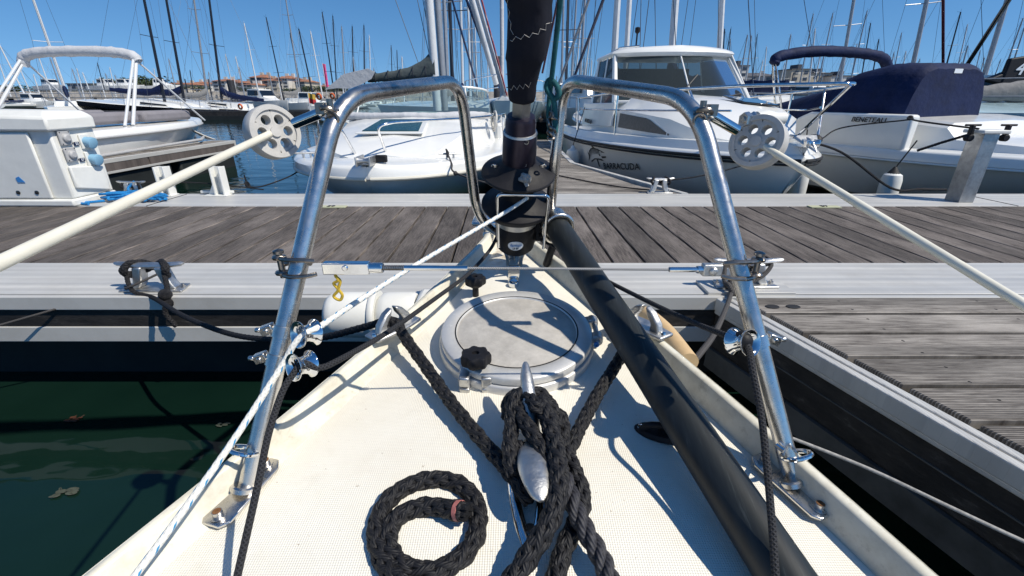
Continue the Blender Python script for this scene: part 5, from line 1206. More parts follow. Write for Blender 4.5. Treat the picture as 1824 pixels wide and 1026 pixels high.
m = MB().tube(fillet([V(0, .25, shB(0) + .13), V(0, -.02, shB(0) + .12), V(0, -.10, shB(0) + .05)], .05, 5), .014, 8); m.prism([V(-.10, .04, shB(0) + .12), V(.10, .04, shB(0) + .12), V(0, -.14, shB(0) + .02)], (0, .02, .03)); m.build('anchor', 'cast_aluminium', bB, bev=.01)
m = MB().ball((.20, .22, shB(0) + .10), .055, 12, (1, 1.4, .8)); m.build('windlass', 'black_plastic', bB)
def B2W(p): return Vector(bB.location) + Matrix.Rotation(rB, 3, 'Z') @ Vector(p)
# hull emblem and lettering on the side facing us
def hullside(y, z):
    b = hbB(y); h_ = shB(y) - .06; k_ = min(1, y / 3.15); cb = b * .90 * (k_ ** .5); f = max(0, min(1, (h_ - z) / (h_ - .06)))
    x1 = lerp(b, cb, .45); x_ = lerp(b - .02, x1, f * 2) if f < .5 else lerp(x1, cb, f * 2 - 1); return V(-x_ - .004, y, z)
def decal(name, s_or_poly, y0, z0, size, parent, mat='ink_black', shear=.25, sx=1.0, slope=0.0):
    if isinstance(s_or_poly, str):
        o = text(name, s_or_poly, size, mat, parent, (0, 0, 0), (1, 0, 0), (0, 1, 0), .0, shear=shear, sx=sx)
        me = o.data
        for v_ in me.vertices:
            a, b_ = v_.co.x, v_.co.y; y_ = y0 - a; v_.co = hullside(y_, z0 + b_ + slope * a) + V(-.003, 0, 0)
        return o
    m = MB()
    for poly in s_or_poly: m.face(range(len(m.v), len(m.v) + len(poly))); m.v += [hullside(y0 - a * size, z0 + b_ * size) + V(-.004, 0, 0) for a, b_ in poly]
    return m.build(name, mat, parent, smooth=False)
EY0, EZ0 = 2.42, .415
decal('hull_lettering', 'BARRACUDA', EY0 - .46, EZ0 - .03, .105, bB, sx=1.35, slope=.12)
body = []; n = 16
top = [(-.5, .02), (-.40, .16), (-.25, .24), (-.05, .27), (.15, .27), (.38, .24), (.62, .20)]; bot = [(.40, .12), (.62, .08), (.42, .03), (.2, .02), (0, .0), (-.2, -.04), (-.38, -.12)]
polys = []
for i in range(9):
    x_ = -.45 + i * .085; zt_ = interp(top, x_); zb_ = interp(sorted(bot), x_) if x_ > -.38 else zt_ - .08
    polys.append([(x_, zt_), (x_ + .05, interp(top, x_ + .05)), (x_ + .035, lerp(zb_, zt_, .45)), (x_ + .015, lerp(zb_, zt_, .45))])
polys += [[(-.45, .10), (-.4, .165), (-.25, .245), (-.05, .275), (.15, .275), (.38, .25), (.38, .225), (.15, .25), (-.05, .25), (-.25, .215), (-.38, .14)],
          [(-.15, .27), (-.20, .40), (.02, .275)], [(.38, .25), (.62, .21), (.40, .20)], [(.34, .10), (.62, .13), (.60, .09), (.36, .05)], [(.12, .02), (.3, .03), (.44, .0), (.30, -.02), (.14, -.01)],
          [(-.38, -.10), (-.1, .0), (.14, .02), (.14, -.01), (-.1, -.03), (-.36, -.14)], [(.0, -.02), (.04, -.20), (.10, -.20), (.08, -.01)], [(-.48, .10), (-.54, .14), (-.48, .0), (-.56, -.14), (-.42, -.02), (-.40, .06)], [(.20, .13), (.27, .15), (.30, .11), (.24, .09)]]
decal('fish_emblem', polys, EY0 + .10, EZ0 + .0, .50, bB)
text('side_lettering', 'ANTARES 6.40', .085, 'ink_black', bB, (-.985, 3.95, shB(3) + .16), (0, -1, -.02), (0, 0, 1), .002, shear=.1)
text('side_lettering', '100', .10, 'grey_plastic', bB, (-hbB(5.2) - .01, 5.2, shB(5) + .02), (0, -1, 0), (0, 0, 1), .002)
for (y_, la) in ((3.05, 'white fender hanging from the cabin cruiser rail over the middle finger pontoon, nearer one'), (4.5, 'white fender beside the stern of the cabin cruiser, farther of two')):
    p = B2W(V(-hbB(y_) - .09, y_, .14)); q = B2W(V(-rl(min(y_, 3.4)), y_, 1.05)) - p
    fender(la, (p.x, p.y, p.z), .095, .36, cord=q, cap=False, mat='white_plastic')
p = B2W(V(.55, 1.0, .10)); fender('white fender below the bow of the cabin cruiser on its right side', (p.x + .15, p.y, .12), .08, .36, cord=(-.05, 0, .75))
a = B2W(V(-.05, .12, shB(0) + .12))
m = MB().tube(catmull([a, a + V(.35, -.1, -.10), a + V(.72, -.25, -.36), pY(1640, 337, 3.66), V(3.6, 3.75, ZD + .01)], 8), .009, 8); m.ball(a + V(.03, 0, .0), .03)
tag(m.build('mooring_rope', 'rope_flat_black', W=True), 'black line drooping from the cabin cruiser bow to the pontoon on the right', 'mooring rope', 'mooring lines')
# ---------------------------------------------------------------- boat with navy covers
bC = thing('motorboat', 'white motorboat with a navy cockpit cover and a folded navy bimini', 'motorboat', (5.95, 3.30, 0), .25)
shC = lambda y: .66 + .04 * math.exp(-y * .6) - .01 * y
hbC = hullform(2.5, 6.2, shC, 'white_gelcoat', bC, blunt=2.3, ex=.62, full=.45, zc=.08, chine=.90, gun=.12, stern=.96)
for s_ in (-1, 1): MB().tube([V(s_ * (hbC(y) + .004), y, shC(y) - .125) for y in [6.2 * (i / 24) ** 1.7 for i in range(25)]], .013, 8).build('hull_stripe', 'grey_hull', bC)
S_ = []
for y, w_, z in ((.7, .3, .02), (1.2, .75, .07), (1.9, .90, .13), (2.0, .93, .27), (2.6, .93, .34), (3.8, .95, .33), (4.6, .96, .20)):
    zz = shC(y); S_.append([V(-w_, y, zz), V(-w_ * .96, y, zz + z * .8), V(-w_ * .88, y, zz + z), V(0, y, zz + z + .02), V(w_ * .88, y, zz + z), V(w_ * .96, y, zz + z * .8), V(w_, y, zz)])
MB().loft(S_).build('cabin', 'white_gelcoat', bC, sharp=34)
# cover: a full height block forward sloping down aft
S_ = []
for y, w_, z0_, z1_ in ((2.20, .56, .87, 1.46), (2.28, .60, .84, 1.52), (2.6, .62, .84, 1.54), (2.95, .66, .84, 1.48), (3.5, .74, .84, 1.26), (4.3, .98, .62, 1.10), (5.4, 1.06, .60, .98), (5.9, 1.04, .60, .90)):
    q = []
    for i in range(21):
        t_ = i / 20; a = -1 + 2 * t_; e_ = abs(a) ** 5; q.append(V(a * w_ * (1 - .04 * (1 - e_)), y, lerp(z1_, z0_, e_ ** 1.5) + .006 * math.sin(i * 2.1 + y * 7)))
    S_.append([V(p.x * 1.07 - .44 * max(0, min(1, (4.9 - p.y) / 1.9)), p.y + .2, p.z) for p in [V(-w_ * 1.0, y, z0_ - .02)] + q + [V(w_, y, z0_ - .02)]])
MB().loft(S_).build('cockpit_cover', 'navy_canvas', bC, sharp=50)
MB().box((-.42, 2.402, 1.44), (.12, .012, .045)).build('cover_label', 'sticker_white', bC)
MB().prism([V(-.54, 2.4, .86), V(-.34, 2.4, .86), V(-.44, 2.4, .81)], (0, .02, 0)).build('cover_tab', 'navy_canvas', bC)
text('boat_lettering', 'BENETEAU', .075, 'ink_black', bC, (-1.228, 2.62, .93), (0, -1, 0), (0, 0, 1), .002, shear=.15, sx=1.15)
MB().prism([V(-1.22, 2.15, .62), V(-1.22, 3.75, .60), V(-1.21, 3.65, .92), V(-1.21, 3.45, 1.0), V(-1.21, 2.15, 1.00)], (.12, 0, 0)).build('cabin_side', 'white_gelcoat', bC, bev=.03)
# bimini
P = [V(-1.44, 4.0, 1.60), V(-1.36, 4.0, 1.69), V(-.8, 4.0, 1.76), V(.0, 4.1, 1.77), V(.50, 4.1, 1.72), V(.74, 4.15, 1.60)]
pr = catmull(P, 8); MB().tube(pr, .075, 12, rad=[.070 + .003 * math.sin(i * 1.7) + .003 * math.sin(i * 3.1) for i in range(len(pr))]).build('bimini_cover', 'navy_canvas', bC, sharp=80)
m = MB()
for dy in (-.0, .05): m.bar((-1.42, 4.0 + dy, 1.62), (-1.10, 3.9 + dy * 3, .70), .014, 8)
m.build('bimini_frame', 'polished_steel', bC)
MB().bar((.74, 4.15, 1.58), (.9, 4.0, .72), .014, 8).build('bimini_frame', 'polished_steel', bC)
p = Vector(bC.location)
f1 = p + Matrix.Rotation(.0, 3, 'Z') @ V(-hbC(1.5) - .08, 1.5, 0)
fender('pale fender with a black collar hanging against the hull under the navy cover', (pz(1575, 330, .3).x * .0 + 3.62, 4.35, .12), .085, .40, cord=(.12, .0, .68))
m = MB().tube(catmull([V(3.26, 3.32, .96), V(3.0, 3.5, 1.0), V(3.46, 4.2, 1.0) + V(0, 0, .0), V(3.60, 4.35, .98), V(3.2, 4.6, .90), V(2.95, 4.5, .80)], 8), .0065, 7); m.ball((3.50, 4.22, 1.0), .022); 
m.braid([V(3.25, 3.34, .93), V(3.1, 3.4, .86), V(3.0, 3.46, .80)], .010)
tag(m.build('mooring_rope', 'rope_flat_black', W=True), 'black lines from the galvanised channel post across to the navy covered boat', 'mooring rope', 'mooring lines')
m = MB(); q = V(4.42, 3.45, .66); m.box(q + V(0, 0, .05), (.28, .05, .05)); m.bar(q, q + V(-.12, -.05, -.20), .012, 8); m.bar(q, q + V(.12, -.05, -.18), .012, 8); m.bar(q + V(0, 0, .05), q, .02, 8); m.bar(q, q + V(0, .0, -.21), .02, 8)
tag(m.build('dock_fitting', 'black_plastic', W=True), 'black mooring fitting standing on the pontoon edge at the far right', 'mooring fitting')
# ---------------------------------------------------------------- boat with the white bimini, left
bD = thing('motorboat', 'white motorboat with grey seats and a folded white bimini behind the power pedestal', 'motorboat', (-6.62, 9.9, 0), R(180))
shD = lambda y: .82 - .012 * y
hbD = hullform(2.5, 6.4, shD, 'white_gelcoat', bD, blunt=2.0, ex=.7, full=.5, zc=.15, chine=.84, gun=.10, stern=.97, rub='grey_plastic')
m = MB(); m.tube([V(1.28 * min(1, (y + .6) / 2.4), y, .55 - .02 * y) for y in [1.2 + .3 * i for i in range(16)]], .022, 8); m.tube([V(-1.28 * min(1, (y + .6) / 2.4), y, .55 - .02 * y) for y in [1.2 + .3 * i for i in range(16)]], .022, 8); m.build('hull_moulding', 'grey_plastic', bD)
for q_ in ((-.75, 1.9), (-.75, 3.1), (.75, 1.9), (.75, 3.1)): MB().box((q_[0], q_[1], .90), (.35, 1.1, .16)).build('seat', 'seat_grey', bD, bev=.05)
m = MB(); m.box((.1, 4.3, .98), (1.0, .8, .5), taper=.7); m.build('console', 'white_gelcoat', bD, bev=.06)
P = catmull([V(-.88, 2.2, 1.68), V(-.80, 2.2, 1.77), V(-.4, 2.2, 1.82), V(.4, 2.2, 1.82), V(.80, 2.2, 1.77), V(.90, 2.2, 1.64)], 8)
MB().tube(P, .08, 12, rad=[.074 + .004 * math.sin(i * 1.9) + .003 * math.sin(i * 3.7) for i in range(len(P))]).build('bimini_cover', 'white_canvas', bD, sharp=80)
for s_ in (-1, 1):
    m = MB(); m.bar((s_ * .86, 2.2, 1.70), (s_ * 1.06, 2.9, .80), .024, 8); m.bar((s_ * .86, 2.26, 1.70), (s_ * 1.06, 3.05, .80), .020, 8); m.bar((s_ * .86, 2.2, 1.70), (s_ * 1.04, 1.2, .80), .014, 8)
    m.build('bimini_frame', 'mast_white', bD)
m = MB()
for i in range(5): m.tube(sag(V(-7.0 + .75 + .06 * i, 8.9 - .1 * i, .85), V(-5.5 + .03 * i, 8.55, ZD + .03), .04), .010, 6)
tag(m.build('mooring_rope', 'rope_white', W=True), 'bundle of pale lines from the white bimini boat to its finger pontoon', 'mooring rope', 'mooring lines')
m = MB().tube(catmull([V(-5.85, 6.6, .80), V(-5.75, 6.5, .62), V(-5.70, 6.4, .50)], 6), .008, 6); m.tube(catmull([V(-5.85, 6.5, .80), V(-5.6, 6.2, .50)], 6), .006, 6); m.torus((-5.7, 6.4, .50), (1, .3, .2), .05, .02, 14, 6); m.ball((-5.72, 6.4, .49), .05, 10, (1, 1, .8))
tag(m.build('mooring_rope', 'rope_flat_black', W=True), 'dark lines and knot tied from the white bimini boat to the finger pontoon cleat', 'mooring rope', 'mooring lines')
# ---------------------------------------------------------------- power pedestal
pd0 = thing('power_pedestal', 'off white marina power pedestal with blue sockets and a grey door', 'power pedestal', (-3.42, 3.34, ZD))
m = MB(); X0, X1, Y0, Y1 = -.42, .335, -.165, .17
m.loft([[V(X0 - .03, Y0 - .03, 0), V(X1 + .0, Y0 - .03, 0), V(X1 + .0, Y1 + .02, 0), V(X0 - .03, Y1 + .02, 0)], [V(X0 - .03, Y0 - .03, .05), V(X1, Y0 - .03, .05), V(X1, Y1 + .02, .05), V(X0 - .03, Y1 + .02, .05)]], closed=True)
m.build('plinth', 'white_plastic', pd0, bev=.012)
m = MB(); H = .64
m.loft([[V(X0, Y0, .05), V(X1 - .015, Y0, .05), V(X1 - .005, Y1, .05), V(X0, Y1, .05)], [V(X0, Y0, H - .13), V(X1 - .015, Y0, H - .13), V(X1 - .005, Y1, H - .13), V(X0, Y1, H - .13)]], closed=True)
m.build('cabinet', 'white_plastic', pd0, bev=.012)
m = MB(); m.loft([[V(X0 - .02, Y0 - .035, H - .135), V(X1 + .02, Y0 - .035, H - .135), V(X1 + .02, Y1 + .01, H - .135), V(X0 - .02, Y1 + .01, H - .135)], [V(X0 - .02, Y0 - .03, H - .03), V(X1 + .02, Y0 - .03, H - .05), V(X1 + .02, Y1 + .01, H - .05), V(X0 - .02, Y1 + .01, H - .03)], [V(X0 + .03, Y0 + .03, H), V(X1 - .03, Y0 + .03, H - .01), V(X1 - .03, Y1 - .02, H - .01), V(X0 + .03, Y1 - .02, H)]], closed=True)
m.build('cap', 'white_plastic', pd0, bev=.014)
m = MB().loft([[V(-.41, -.07, H - .02), V(.0 - .18, -.07, H - .02), V(-.22, .08, H - .02), V(-.41, .08, H - .02)], [V(-.41, -.03, H + .14), V(-.34, -.03, H + .14), V(-.35, .05, H + .14), V(-.41, .05, H + .14)]], closed=True).build('lamp_head', 'white_plastic', pd0, bev=.012)
m = MB(); m.box((-.12, Y0 - .012, .275), (.62, .02, .44)); dr = m.build('door', 'white_plastic', pd0, bev=.012)
m = MB(); m.box((-.18, Y0 - .030, .42), (.22, .016, .085)); m.build('vent_recess', 'window_dark', dr, bev=.004)
MB().box((.15 - .22, Y0 - .028, .42), (.012, .02, .09)).build('recess_lip', 'yellowed_plastic', dr)
m = MB().prism([V(.0, Y0 - .024, .17), V(.05, Y0 - .024, .17), V(.02, Y0 - .024, .21), V(-.005, Y0 - .024, .20)], (0, -.002, 0)); m.build('emblem', 'sticker_blue', dr)
for x_ in (-.03, .10): MB().lathe((x_, Y0 - .022, .10), (0, -1, 0), [(0, .014), (.004, .014), (.005, .008)], 16).build('lock', 'window_dark', dr)
fx = X1 - .010
m = MB().prism([V(fx, Y0 + .03, .12), V(fx, Y1 - .04, .06), V(fx, Y1 - .04, .24), V(fx, Y0 + .03, .27)], (.022, 0, 0)); m.build('side_panel', 'white_plastic', pd0, bev=.008)
for y_, z_ in ((-.085, .455), (-.085, .345)):
    q = MB().box((fx + .012, y_, z_), (.014, .085, .095)).build('meter', 'grey_plastic', pd0, bev=.004); MB().lathe((fx + .018, y_, z_), (1, 0, 0), [(0, .030), (.014, .028), (.022, .018), (.022, 0)], 18).build('dial', 'grey_plastic', q)
    for a in (-1, 1):
        for b_ in (-1, 1): MB().lathe((fx + .019, y_ + a * .034, z_ + b_ * .038), (1, 0, 0), [(0, .004), (.003, .003)], 8).build('screw', 'ink_black', q)
for y_, z_ in ((.065, .42), (.065, .30)):
    q = MB().box((fx + .010, y_, z_), (.012, .085, .10)).build('socket', 'white_plastic', pd0, bev=.004)
    MB().lathe((fx + .012, y_, z_), V(1, 0, -.25), [(0, .034), (.03, .036), (.032, .040), (.052, .040), (.056, .032), (.056, 0)], 20).build('socket_cap', 'socket_blue', q)
for z_, s_ in ((.41, '55'), (.30, '57')):
    q = MB().box((fx + .008, -.008, z_), (.004, .040, .024)).build('number_tag', 'navy_canvas', pd0); text('tag_number', s_, .024, 'sticker_white', q, (fx + .0115, -.008, z_), (0, 1, 0), (0, 0, 1), .0005)
# ================================================================== YACHTS FURTHER OFF
def yacht_proto(hullmat, mastmat, covermat, L=9.0, H=12.5, boom=True, detailed=True, mr=.075, stripe=None):
    """bow at -Y, mast foot at the origin, water at z 0"""
    root = thing('sailing_yacht', 'yacht', 'sailing yacht', (0, 0, 0))
    S1 = []; S2 = []; n = 14
    for i in range(n + 1):
        t = i / n; y = -L * .42 + L * t; b = 1.5 * (math.sin(min(1, t * 1.35) * math.pi / 2) ** .9) * (1 if t < .75 else 1 - (t - .75) * .7) + .02; z = .68 + .18 * (1 - t) ** 2
        y2 = y + .5 * (1 - t) ** 3
        S1.append([V(-b, y, z), V(-b * .96, y2, z * .55), V(-b * .72, y2, .12), V(0, y2 + .1, -.15), V(b * .72, y2, .12), V(b * .96, y2, z * .55), V(b, y, z)])
        S2.append([V(-b, y, z), V(-b * .97, y, z + .05), V(0, y, z + .09), V(b * .97, y, z + .05), V(b, y, z)])
    MB().loft(S1).build('hull', hullmat, root)
    m = MB().loft(S2)
    m.loft([[V(-w_, y, .70), V(-w_ * .85, y, .70 + h_), V(w_ * .85, y, .70 + h_), V(w_, y, .70)] for y, w_, h_ in ((-L * .24, .35, .05), (-L * .12, .75, .34), (L * .18, .95, .42), (L * .24, .95, .40))])
    m.build('deck', 'white_gelcoat', root, sharp=30)
    m = MB()
    for s_ in (-1, 1): MB().prism([V(s_ * .84, -L * .08, .84), V(s_ * .97, L * .12, .84), V(s_ * .93, L * .12, .98), V(s_ * .80, -L * .06, .94)], (s_ * .02, 0, 0)).build('window', 'window_dark', root)
    m = MB(); m.bar((0, 0, .9), (0, .12, H), mr * 1.35, 8, r2=mr * .9)
    for zz, w_ in ((H * .42, .85), (H * .70, .65)): m.bar((-w_, .2, zz), (0, .05, zz - .03), .022, 6); m.bar((w_, .2, zz), (0, .05, zz - .03), .022, 6)
    m.bar((0, .1, H), (0, -.35, H + .12), .012, 5); m.bar((0, .12, H), (0, .12, H + .35), .010, 5)
    m.build('mast', mastmat, root)
    m = MB()
    for s_ in (-1, 1): m.tube([V(s_ * 1.35, .2, 1.05), V(s_ * .85, .2, H * .42), V(s_ * .65, .2, H * .70), V(0, .1, H)], .009, 4)
    m.bar((0, -L * .40, 1.15), (0, 0, H * .97), .012, 4); m.bar((0, L * .56, 1.1), (0, .1, H), .009, 4); m.build('rigging', 'rig_wire', root)
    if boom:
        S_ = []
        for i in range(12):
            t = i / 11; y = .1 + t * L * .40; r_ = lerp(.24, .12, t) + .02 * math.sin(i * 2.3); S_.append([V(r_ * .62 * math.cos(a), y, 1.55 + .4 * (1 - t) ** 6 + r_ * 1.15 * math.sin(a)) for a in [2 * math.pi * k_ / 10 for k_ in range(10)]])
        MB().loft(S_, closed=True).build('sail_cover', covermat, root)
    m = MB()
    for s_ in (-1, 1):
        m.tube([V(s_ * .25, -L * .41, 1.4), V(s_ * 1.1, -L * .2, 1.35), V(s_ * 1.5, L * .15, 1.3), V(s_ * 1.3, L * .52, 1.25)], .013, 5)
        for y, x_ in ((-L * .38, .35), (-L * .2, 1.08), (0, 1.4), (L * .2, 1.46), (L * .5, 1.3)): m.bar((s_ * x_, y, .7), (s_ * x_, y, 1.35), .013, 5)
    m.build('guard_rail', 'mast_grey', root)
    return root
PROTO = {}
def proto(kind):
    hull, mast = {'w': ('white_gelcoat', 'mast_white'), 'k': ('black_hull', 'mast_black'), 'g': ('white_gelcoat', 'mast_grey'), 'b': ('white_gelcoat', 'mast_black'), 'p': ('pale_blue_hull', 'mast_white'), 'm': ('maroon_hull', 'mast_black')}[kind]
    if kind not in PROTO: PROTO[kind] = (yacht_proto(hull, mast, 'navy_canvas' if kind in 'wkm' else 'grey_canvas'), []); return PROTO[kind][0], True
    return PROTO[kind][0], False
# (x at the horizon, x at the top, y of the top (None: runs out of the picture), distance, kind)
MASTS = [
 (122, 38, None, 36, 'w'), (50, -2, 75, 60, 'w'), (290, 247, None, 33, 'k'), (325, 288, None, 36, 'k'), (367, 343, None, 44, 'g'), (392, 363, None, 38, 'm'),
 (463, 433, 37, 70, 'w'), (506, 472, 26, 58, 'b'), (536, 501, None, 60, 'g'), (540, 517, 56, 66, 'b'), (560, 530, 47, 60, 'b'), (576, 552, 52, 70, 'w'), (597, 574, 17, 52, 'b'), (599, 592, 23, 56, 'b'),
 (615, 608, 43, 64, 'g'), (629, 627, 42, 70, 'b'), (648, 648, 40, 70, 'b'), (660, 657, 60, 80, 'w'), (699, 697, 78, 95, 'b'), (709, 707, 87, 100, 'b'),
 (150, 135, 120, 90, 'w'), (190, 174, 110, 100, 'b'), (207, 194, 118, 95, 'w'), (171, 166, 142, 110, 'w'), (438, 420, 99, 80, 'w'), (281, 280, 120, 95, 'w'), (345, 344, 123, 100, 'b'), (376, 374, 126, 100, 'g'), (420, 417, 133, 110, 'w'),
 (798, 789, None, 22, 'g'), (806, 799, None, 24, 'b'), (824, 820, None, 30, 'w'), (838, 832, None, 36, 'w'), (842, 838, None, 44, 'g'), (850, 846, 42, 60, 'w'), (858, 856, 70, 75, 'g'),
 (869, 868, 30, 55, 'w'), (1000, 1006, None, 36, 'g'), (1008, 1014, None, 30, 'b'), (1015, 1030, None, 40, 'g'), (1021, 1036, 20, 60, 'w'), (1030, 1046, None, 34, 'g'), (1034, 1052, 60, 70, 'w'), (1041, 1049, 75, 80, 'g'),
 (1091, 1103, None, 14, 'w'), (1113, 1125, None, 18, 'w'), (1195, 1207, None, 13, 'w'), (1284, 1270, None, 16, 'w'), (1285, 1281, 47, 60, 'b'), (1282, 1303, 47, 52, 'b'), (1292, 1302, 66, 66, 'g'),
 (1312, 1331, 59, 60, 'g'), (1325, 1338, 60, 66, 'g'), (1338, 1350, 57, 56, 'b'), (1358, 1352, 80, 85, 'w'), (1392, 1408, 58, 64, 'g'), (1420, 1449, 20, 46, 'g'), (1440, 1447, 46, 60, 'w'), (1452, 1486, 18, 46, 'g'),
 (1494, 1533, None, 28, 'g'), (1508, 1547, 14, 38, 'g'), (1530, 1537, 36, 50, 'b'), (1512, 1509, 75, 80, 'w'), (1478, 1508, 76, 70, 'g'), (1548, 1541, 66, 70, 'b'), (1584, 1608, 54, 54, 'g'), (1578, 1594, 90, 75, 'g'), (1598, 1607, 88, 72, 'w'),
 (1618, 1666, None, 22, 'g'), (1672, 1711, 16, 34, 'b'), (1696, 1709, 38, 44, 'w'), (1700, 1723, 78, 60, 'g'), (1728, 1748, 86, 52, 'g'), (1740, 1771, 72, 48, 'g'), (1744, 1815, None, 20, 'g'), (1772, 1822, 28, 34, 'g'), (1786, 1826, 40, 36, 'g'), (1742, 1743, 118, 90, 'w'), (1735, 1740, 100, 80, 'g'),
]
rnd = random.Random(77)
for lo_, hi_, n_, ks in ((5, 235, 11, 'wwg'), (300, 560, 8, 'wgb'), (610, 760, 7, 'wg'), (985, 1065, 7, 'wg'), (1300, 1500, 8, 'wgb'), (1560, 1820, 11, 'wgg')):
    for i in range(n_):
        xb = lo_ + (hi_ - lo_) * (i + rnd.uniform(.1, .9)) / n_; yt_ = rnd.uniform(92, 140); D_ = rnd.uniform(85, 118); MASTS.append((xb, xb + (xb - 912) * (176 - yt_) / 2240 + rnd.uniform(-3, 3), yt_, D_ * .78, rnd.choice(ks)))
rnd = random.Random(21)
kindname = {'w': 'white', 'k': 'black', 'g': 'grey', 'b': 'black', 'p': 'white', 'm': 'black'}
order = sorted(MASTS, key=lambda q: q[0]); count = {}
ORD = 'first second third fourth fifth sixth seventh eighth ninth tenth eleventh twelfth thirteenth fourteenth fifteenth sixteenth seventeenth eighteenth nineteenth twentieth'.split()
def ordn(i): return ORD[i - 1] if i <= 20 else ('twenty-' + ORD[i - 21] if i <= 29 else ('thirtieth' if i == 30 else ('thirty-' + ORD[i - 31] if i <= 39 else 'fortieth')))
YACHTS = []
for (xb, xt, yt, D, kd) in order:
    cn = kindname[kd] + ('L' if xb < 912 else 'R'); count[cn] = count.get(cn, 0) + 1
    base = pY(xb, 176.5, D); base.z = 0
    r = ray(xt, yt if yt is not None else -60); top = C0 + r * (D / r.y); H = top.z if yt is not None else max(12.0, top.z)
    if yt is None: f = H / max(1e-3, top.z); tx = base.x + (top.x - base.x) * f
    else: tx = top.x
    lean = math.atan2(tx - base.x, H); lean = max(-.12, min(.12, lean)); sc_ = H / 12.8
    side = 'left' if xb < 912 else 'right'
    nn = count[cn]
    la = '%s, %s %s mast from the left in the %s half' % ({'k': 'black hulled sailing yacht', 'm': 'maroon hulled sailing yacht'}.get(kd, 'moored sailing yacht'), ordn(nn), kindname[kd], side)
    hd = rnd.choice([0, math.pi]) + rnd.uniform(-.25, .25)
    if kd in 'km': hd = R(-95 if kd == 'm' else 88) + rnd.uniform(-.08, .08)
    if xb < 240 and D < 60: hd = math.atan2(-base.x, base.y) + math.pi
    if D < 26: hd = math.pi * (rnd.random() < .4) + rnd.uniform(-.1, .1)
    pr_, first = proto(kd)
    hs = min(max(sc_, .55), 1.25)
    if first: o = pr_; o.location = base; o['label'] = la; KIDS[o.name] = [(c, kids(c)) for c in kids(o)]; o['group'] = 'sailing yachts moored across the harbour'
    else: o = dup(pr_, base, 0, la, 1.0, group='sailing yachts moored across the harbour')
    Rm = Matrix.Rotation(lean, 3, 'Y') @ Matrix.Rotation(hd, 3, 'Z'); o.rotation_euler = Rm.to_euler(); o.scale = (hs if D < 60 else 1.0, hs if D < 60 else 1.0, sc_) if D >= 26 else (sc_, sc_, sc_)
    YACHTS.append(o)
# number on the maroon hull
for o in YACHTS:
    if 'maroon' in o['label']: text('hull_number', '203', .5, 'sticker_white', o, (1.42, 1.2, .62), (0, 1, 0), (0, 0, 1), .01); text('hull_number', '203', .5, 'sticker_white', o, (-1.42, 1.2, .62), (0, -1, 0), (0, 0, 1), .01)
# ---- yacht with the green sail cover behind the windscreen motorboat
gy = thing('sailing_yacht', 'yacht with a grey green sail cover on its boom and a thick silver mast', 'sailing yacht', (0, 0, 0), group='yachts moored behind the motorboats')
D = 11.5; mb = pY(778, 176, D); mb.z = 0; mt_ = pY(763, 0, D)
gy.location = mb
tp = mt_ - mb; tp = tp * (12 / tp.z)
m = MB(); m.tube([V(0, 0, .9), tp], .095, 14); m.build('mast', 'mast_white', gy)
m = MB(); m.tube([V(.14, .3, .9), V(.14 - .0, .3, 0) + tp * .98], .08, 12); m.build('mast', 'mast_grey', gy)
e = pY(655, 140, D) - mb; s0_ = pY(776, 128, D) - mb; S_ = []
for i in range(16):
    t = i / 15; c_ = s0_.lerp(e, t); r_ = lerp(.17, .085, t ** .7) + .006 * math.sin(i * 1.9); up_ = .36 * (1 - t) ** 5
    S_.append([c_ + V(.0, r_ * .6 * math.cos(a), (r_ * (1.0 + (up_ / r_ if math.sin(a) > .2 else 0))) * math.sin(a)) for a in [2 * math.pi * k_ / 14 for k_ in range(14)]])
MB().loft(S_, closed=True).build('sail_cover', 'green_canvas', gy, sharp=60)
for i in range(5):
    t = (i + .7) / 5.4; c_ = s0_.lerp(e, t); MB().torus(c_ - V(0, 0, .04), (e - s0_), lerp(.20, .14, t), .012, 20, 6).build('sail_tie', 'mast_black', gy)
MB().bar(s0_ - V(0, 0, .27), e - V(0, 0, .20), .055, 10).build('boom', 'mast_black', gy)
q = [pY(x_, y_, D - .4) - mb for x_, y_ in ((578, 160), (612, 132), (655, 122), (668, 128), (662, 140), (630, 158), (600, 157))]
q2 = [p + V(0, .9, .02) for p in q]; mm = MB(); mm.prism(q, (0, .015, 0)); mm.loft([q[:3], [p + V(0, .5, .06) for p in q[:3]]], caps=False); mm.build('cockpit_awning', 'white_canvas', gy, smooth=False)
m = MB()
L = 8; S1 = []
for i in range(13):
    t = i / 12; x_ = 1.2 - t * 3.4; b = 1.4 * math.sin(min(1, t * 1.3) * math.pi / 2) ** .8 + .02; z = .95; S1.append([V(x_ - b, 1.2 + t * 7 - .3, z), V(x_ - b * .75, 1.2 + t * 7 - .2, .15), V(x_, 1.2 + t * 7, -.1), V(x_ + b * .75, 1.2 + t * 7 + .2, .15), V(x_ + b, 1.2 + t * 7 + .3, z), V(x_, 1.2 + t * 7, z + .15)])
MB().loft(S1, closed=True).build('hull', 'white_gelcoat', gy)
m = MB()
for x_, y_ in ((690, -40), (735, -40), (792, -40), (748, -30)): m.bar(pY(x_, y_, D) - mb, pY(x_ * .3 + 560, 172, D) - mb if x_ < 780 else pY(812, 170, D) - mb, .008, 5)
m.build('rigging', 'rig_wire', gy)
